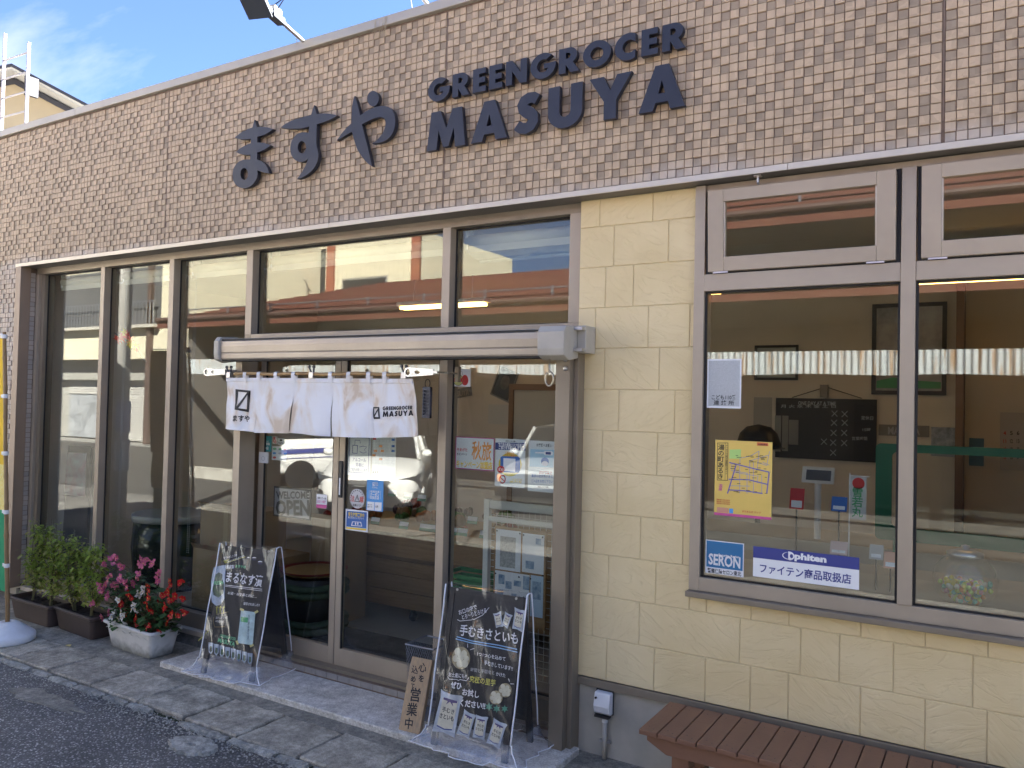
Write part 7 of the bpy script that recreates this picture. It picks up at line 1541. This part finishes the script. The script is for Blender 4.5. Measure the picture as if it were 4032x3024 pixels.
bal = MB().box(p0.x-2,p1.x,by,by+1.1,z0-.15,z0).build('balcony', mat('balcony_slab',(.45,.42,.36),.8), bb); MB().box(p0.x-2,p1.x,by+.001,by+.02,z0,z1+1.6).build('balcony_recess', DKW, bb)
MB().box(p0.x-2,p1.x,by+1.03,by+1.09,z1-.04,z1).build('rail', ALUS, bal)
for k in range(22): x = p0.x-2+(p1.x-p0.x+2)*(k+.5)/22; MB().box(x-.02,x+.02,by+1.045,by+1.075,z0,z1-.04).build('baluster', ALUS, bal)
# white parapet further right, far behind
pw = RF(CK_(1240,380), -40); o = MB().box(pw.x-3,pw.x+2.5,-46,-40,0,pw.z).build('white_building', WHITE, origin=(pw.x,-43,0)); tag(o, 'small white flat-roofed building far behind the brown roof, mirrored in the glass', 'building')
# cream shop-house on the left with upper floor, dark soffit and roller shutters
ly_ = -15.0; zs0, zs1, zs2 = RF(q(4,600,670),ly_).z, RF(q(4,600,800),ly_).z, RF(q(4,600,470),ly_).z; lxr = RF(q(4,1090,600),ly_).x
ls = thing('cream_shophouse', 'cream two-storey shop-house with a balcony and grey roller shutters, mirrored in the left panes', 'building', (lxr-8,ly_-4,0))
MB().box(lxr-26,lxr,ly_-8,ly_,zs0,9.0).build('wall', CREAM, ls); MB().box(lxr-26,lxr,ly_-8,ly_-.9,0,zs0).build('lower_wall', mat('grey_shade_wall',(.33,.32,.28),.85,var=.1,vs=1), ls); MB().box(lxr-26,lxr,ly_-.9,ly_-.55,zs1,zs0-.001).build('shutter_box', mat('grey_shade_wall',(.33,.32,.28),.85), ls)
lb = RF(q(4,640,440),ly_+1); lbz1 = RF(q(4,640,290),ly_+1).z; lb0 = RF(q(4,890,440),ly_+1).x
bal = MB().box(lb.x-6,lb0,ly_,ly_+.32,lb.z-.12,lb.z).build('balcony', mat('balcony_slab',(.45,.42,.36),.8), ls); MB().box(lb.x-6,lb0,ly_+.001,ly_+.02,lb.z,lb.z+2.3).build('balcony_recess', mat('balcony_dark',(.10,.10,.10),.7), ls); MB().box(lb.x-6,lb0,ly_+.25,ly_+.31,lbz1-.05,lbz1).build('rail', ALUS, bal)
for k in range(40): x = lb.x-6+(lb0-lb.x+6)*(k+.5)/40; MB().box(x-.025,x+.025,ly_+.265,ly_+.295,lb.z,lbz1-.05).build('baluster', ALUS, bal)
dpx = RF(q(4,980,600),ly_).x; MB().box(dpx-.12,dpx+.12,ly_+.001,ly_+.16,0,9).build('downpipe', mat('pipe_brown',(.10,.065,.05),.6), ls)
for x0, x1, op in ((RF(q(4,840,1200),ly_-.9).x, RF(q(4,1040,1200),ly_-.9).x, False), (RF(q(4,450,1000),ly_-.9).x, RF(q(4,640,1000),ly_-.9).x, True)):
    sh = MB().box(x0,x1,ly_-.899,ly_-.87,.0 if not op else 1.9,zs1).build('shutter', SHU, ls)
    for k in range(24 if not op else 6): z = (.05 if not op else 1.92)+k*.105; MB().box(x0+.03,x1-.03,ly_-.869,ly_-.845,z,z+.085).build('slat', SHU, sh)
    if op: MB().box(x0,x1,ly_-.899,ly_-.89,.02,1.899).build('opening', mat('workshop_grey',(.30,.31,.32),.7,var=.4,vs=1.5), ls)
# low stone wall in front of the house
lw0, lw1 = RF(CF_(345,650),-8).x, RF(CF_(760,620),-8).x
o = MB().box(lw0,lw1,-8.3,-8.0,0,max(.25,RF(CF_(500,565),-8).z)).build('low_wall', stone_mat('low_wall_stone',(.3,.28,.24),(.42,.40,.35),(.55,.52,.46),.3,.3), origin=((lw0+lw1)/2,-8.15,0)); tag(o, 'low concrete wall across the street, mirrored in the third pane', 'wall')
# utility pole
PLY = -2.3
pl_, pr_ = RF(q(4,722,800),PLY), RF(q(4,812,800),PLY); px_ = (pl_.x+pr_.x)/2; pr0 = .165
up = thing('utility_pole', 'grey concrete utility pole with striped guard, mirrored in the second pane', 'pole', (px_,PLY,0)); MB().tube([(px_,PLY,-.05),(px_,PLY,11)], [pr0,pr0*.7], 16).build('pole', mat('pole_concrete',(.62,.60,.55),.8,var=.12,vs=2), up, smooth=True)
za, zb = RF(q(4,770,1390),PLY).z, RF(q(4,770,1190),PLY).z; MB().lathe((px_,PLY,za), [(pr0+.012,0),(pr0+.012,zb-za)], 18).build('guard', mat('guard_grey',(.40,.43,.45),.5), up)
for k in range(9): a = 2*math.pi*k/9; MB().prism([(px_+(pr0+.014)*math.cos(a+s), PLY+(pr0+.014)*math.sin(a+s), za+.02) for s in (-.16,.16)] + [(px_+(pr0+.014)*math.cos(a+s), PLY+(pr0+.014)*math.sin(a+s), zb-.02) for s in (.16,-.16)], (.003*math.cos(a),.003*math.sin(a),0)).build('stripe', WHITE, up)
zc_, zd = RF(q(4,770,1140),PLY).z, RF(q(4,770,940),PLY).z; MB().lathe((px_,PLY,zc_), [(pr0+.012,0),(pr0+.012,zd-zc_)], 18).build('sign_wrap', mat('wrap_lilac',(.45,.45,.55),.6), up)
for k in (.28,.74): MB().tube([(px_,PLY+pr0+.010,zc_+(zd-zc_)*k),(px_,PLY+pr0+.022,zc_+(zd-zc_)*k)], .13, 18).build('round_mark', mat('mark_brown',(.20,.12,.09),.6), up)
for z, xx in ((5.6,1),(6.0,1)):
    wv = MB().tube([(px_,PLY,z)] + [(px_+k*4.0, PLY-.15*k, z-.02*k*(9-k)) for k in range(1,10)], .012, 5); o = wv.build('overhead_wire', BLK, up)
ar = MB().tube([(px_,PLY,3.9),(px_+.5,PLY+.1,4.25),(px_+.7,PLY+.1,4.3)], .03, 8).build('lamp_arm', ALUS, up); MB().lathe((px_+.85,PLY+.1,4.25), [(.02,.12),(.16,.05),(.18,-.04),(.15,-.05)], 12).build('street_lamp', WHITE, up)
# parked vehicles
PAINT = mat('car_white',(.78,.77,.73),.25,var=.02,vs=2,coat=.6); CGL = mat('car_glass',(.012,.014,.016),.05); CBK = mat('car_black',(.015,.015,.016),.4); LAMPC = mat('headlamp',(.30,.32,.35),.10,.5,col2=(.02,.02,.025),vs=22); TYR = mat('tyre',(.018,.018,.018),.8); RIM = mat('wheel_rim',(.42,.42,.42),.3,.7); GRAYP = mat('car_silver',(.60,.60,.58),.3,.4,coat=.5)
def vehicle(name, label, cat, loc, head, st, cab, paint, wheels, wr, kind):
    rz = math.atan2(head[1], head[0]); t = thing(name, label, cat, loc, rz)
    b = MB(); rings = []
    for x, w, zb_, zt_, sh in st:
        rings.append([(x,-w*.86,zb_),(x,w*.86,zb_),(x,w*.97,zb_+.10),(x,w,zb_+(zt_-zb_)*.45),(x,w*.985,zb_+(zt_-zb_)*.72),(x,w*.94,zt_-.06),(x,w*.80,zt_-.015),(x,w*.4,zt_+sh),(x,-w*.4,zt_+sh),(x,-w*.80,zt_-.015),(x,-w*.94,zt_-.06),(x,-w*.985,zb_+(zt_-zb_)*.72),(x,-w,zb_+(zt_-zb_)*.45),(x,-w*.97,zb_+.10)])
    b.loft(rings); o = b.build('body', paint, t, local=True, smooth=True)
    sd = o.modifiers.new('sub','SUBSURF'); sd.levels = 1; sd.render_levels = 2
    b = MB(); b.loft([[(x0,-w0,z0),(x0,w0,z0),(x1,w1,z1),(x1,-w1,z1)] for (x0,w0,z0),(x1,w1,z1) in cab[:0]]) if False else None
    (xa,wa,za_),(xb_,wb,zb2_),(xc,wc,zc2),(xd,wd,zd2) = cab      # windscreen foot, roof front, roof rear, rear foot
    g = MB().loft([[(xa,-wa,za_),(xa,wa,za_)],[(xb_,-wb,zb2_),(xb_,wb,zb2_)],[(xc,-wc,zc2),(xc,wc,zc2)],[(xd,-wd,zd2),(xd,wd,zd2)]], cap=False, close=False)
    g = MB().hexa([(xa,-wa,za_),(xa,wa,za_),(xd,wd,zd2),(xd,-wd,zd2)], [(xb_,-wb,zb2_),(xb_,wb,zb2_),(xc,wc,zc2),(xc,-wc,zc2)]); g.build('cabin_glass', CGL, t, local=True, bev=.05)
    MB().hexa([(xb_+.02,-wb-.015,zb2_-.03),(xb_+.02,wb+.015,zb2_-.03),(xc-.02,wc+.015,zc2-.03),(xc-.02,-wc-.015,zc2-.03)], [(xb_-.08,-wb+.06,zb2_+.035),(xb_-.08,wb-.06,zb2_+.035),(xc+.05,wc-.06,zc2+.03),(xc+.05,-wc+.06,zc2+.03)]).build('roof', paint, t, local=True, bev=.02)
    for s in (-1,1):
        MB().tube([(xa+.02,s*(wa+.005),za_),(xb_,s*(wb+.01),zb2_)], .035, 6).build('pillar', paint, t, local=True); MB().tube([(xd,s*(wd+.005),zd2),(xc,s*(wc+.01),zc2)], .05, 6).build('pillar', paint, t, local=True); MB().tube([((xa+xd)/2-.2,s*(wa+.008),za_),((xb_+xc)/2-.2,s*(wb+.012),zb2_)], .035, 6).build('pillar', paint, t, local=True)
        MB().ball((xa-.12,s*(wa+.14),za_+.08), .10, 10, 6, .75).build('mirror', CBK if kind == 'van' else paint, t, local=True, smooth=True)
        for wx in wheels:
            m4 = Matrix.Translation((wx, s*(st[3][1]-.10), wr)) @ Matrix.Rotation(R_(90),4,'X')
            wv = MB(); wv.m = m4; wv.lathe((0,0,0), [(wr*.62,-.10),(wr*.93,-.10),(wr,-.06),(wr,.06),(wr*.93,.10),(wr*.62,.10)], 24); wh = wv.build('wheel', TYR, t, local=True)
            rv = MB(); rv.m = m4; rv.lathe((0,0,0), [(wr*.63,-.095),(wr*.63,.095)], 20); rv.lathe((0,0,0), [(.001,-.07),(wr*.2,-.10),(wr*.6,-.085),(wr*.62,-.09)], 20); rv.lathe((0,0,0), [(.001,.07),(wr*.2,.10),(wr*.6,.085),(wr*.62,.09)], 20); rv.build('rim', RIM, wh, local=True)
            av = MB(); av.m = Matrix.Translation((wx, s*(st[3][1]-.045), wr)) @ Matrix.Rotation(R_(90),4,'X'); av.lathe((0,0,0), [(.001,-.06),(wr*1.18,-.06),(wr*1.18,.06),(.001,.06)], 22); av.build('wheel_arch', CBK, t, local=True)
    return t
sed = vehicle('parked_sedan', 'white sedan parked nose to the shop, mirrored in the right sliding door', 'car', (-10.0,-7.35,0), (.56,.83), [(2.16,.55,.26,.66,0),(2.08,.78,.20,.72,.01),(1.75,.86,.18,.82,.02),(1.15,.88,.18,.93,.025),(.6,.88,.18,.97,.02),(-1.6,.88,.18,.99,.02),(-2.05,.84,.22,.97,.01),(-2.18,.70,.32,.90,0)], [(.95,.74,.95),(.15,.58,1.44),(-1.0,.58,1.45),(-1.75,.70,.98)], PAINT, (1.32,-1.28), .31, 'sedan')
for s in (-1,1):
    MB().hexa([(2.135,s*.30,.60),(2.02,s*.74,.70),(1.88,s*.82,.74),(1.95,s*.74,.62)], [(2.165,s*.30,.615),(2.06,s*.765,.735),(1.80,s*.885,.80),(1.98,s*.83,.645)]).build('headlight', LAMPC, sed, local=True)
    MB().hexa([(2.09,s*.56,.24),(2.02,s*.74,.25),(1.98,s*.79,.48),(2.06,s*.64,.40)], [(2.115,s*.57,.24),(2.06,s*.77,.25),(2.01,s*.83,.50),(2.09,s*.66,.41)]).build('fog_recess', CBK, sed, local=True)
MB().hexa([(2.08,-.66,.22),(2.08,.66,.22),(2.13,.34,.56),(2.13,-.34,.56)], [(2.20,-.60,.23),(2.20,.60,.23),(2.21,.30,.56),(2.21,-.30,.56)]).build('lower_grille', CBK, sed, local=True); MB().hexa([(2.15,-.32,.585),(2.15,.32,.585),(2.14,.36,.655),(2.14,-.36,.655)], [(2.185,-.32,.59),(2.185,.32,.59),(2.17,.36,.65),(2.17,-.36,.65)]).build('upper_grille', CBK, sed, local=True)
van = vehicle('parked_van', 'white van with a navy side stripe, mirrored in the left sliding door', 'van', (-13.0,-9.5,0), (-.55,.835), [(1.95,.55,.30,.95,0),(1.88,.70,.26,1.02,.01),(1.5,.74,.25,1.10,.01),(1.0,.74,.25,1.12,.01),(.2,.74,.25,1.12,.01),(-1.2,.74,.25,1.12,.01),(-1.65,.73,.28,1.12,.01),(-1.72,.70,.34,1.10,0)], [(1.75,.68,1.08),(1.15,.62,1.80),(-1.55,.62,1.82),(-1.70,.68,1.10)], PAINT, (1.12,-1.1), .28, 'van')
for s in (-1,1):
    MB().hexa([(1.86,s*.36,.62),(1.80,s*.66,.62),(1.78,s*.66,.80),(1.84,s*.36,.80)], [(1.985,s*.36,.62),(1.93,s*.70,.62),(1.90,s*.70,.80),(1.97,s*.36,.80)]).build('headlight', LAMPC, van, local=True)
    for a, c, z0, z1, zz0 in ((1.6,-1.6,.80,.92,.78),(1.6,-1.6,.70,.73,.70)): MB().hexa([(1.62,s*.728,z0-.06),(c,s*.735,z0+.05),(c,s*.735,z1+.05),(1.62,s*.728,z1-.08)], [(1.62,s*.748,z0-.06),(c,s*.748,z0+.05),(c,s*.748,z1+.05),(1.62,s*.748,z1-.08)]).build('stripe', INKN, van, local=True)
MB().box(1.86,1.99,-.60,.60,.28,.52).build('bumper', CBK, van, local=True, bev=.03)
wag = vehicle('parked_wagon', 'older silver wagon with square headlights, mirrored in the right-hand door pane', 'car', (-7.2,-9.6,0), (.25,.968), [(2.1,.70,.30,.78,0),(2.06,.80,.24,.84,.005),(1.7,.84,.22,.90,.01),(1.15,.85,.22,.95,.01),(.6,.85,.22,.98,.01),(-1.6,.85,.22,1.0,.01),(-2.05,.84,.26,1.0,.01),(-2.12,.80,.34,.98,0)], [(.95,.74,.97),(.30,.62,1.50),(-1.9,.62,1.52),(-2.08,.72,1.0)], GRAYP, (1.3,-1.28), .30, 'wagon')
for s in (-1,1): MB().box(2.02,2.125,s*.58-.15,s*.58+.15,.60,.74).build('headlight', LAMPC, wag, local=True); MB().box(2.02,2.10,s*.77-.035,s*.77+.035,.60,.73).build('indicator', INKO, wag, local=True)
MB().box(2.02,2.118,-.42,.42,.59,.75).build('grille', mat('grille_chrome',(.25,.25,.25),.3,.6), wag, local=True); MB().box(2.0,2.17,-.82,.82,.36,.52).build('bumper', CBK, wag, local=True, bev=.02)
for k in range(6): MB().box(2.119,2.126,-.41,.41,.600+.024*k,.610+.024*k).build('grille_bar', ALUS, wag, local=True)
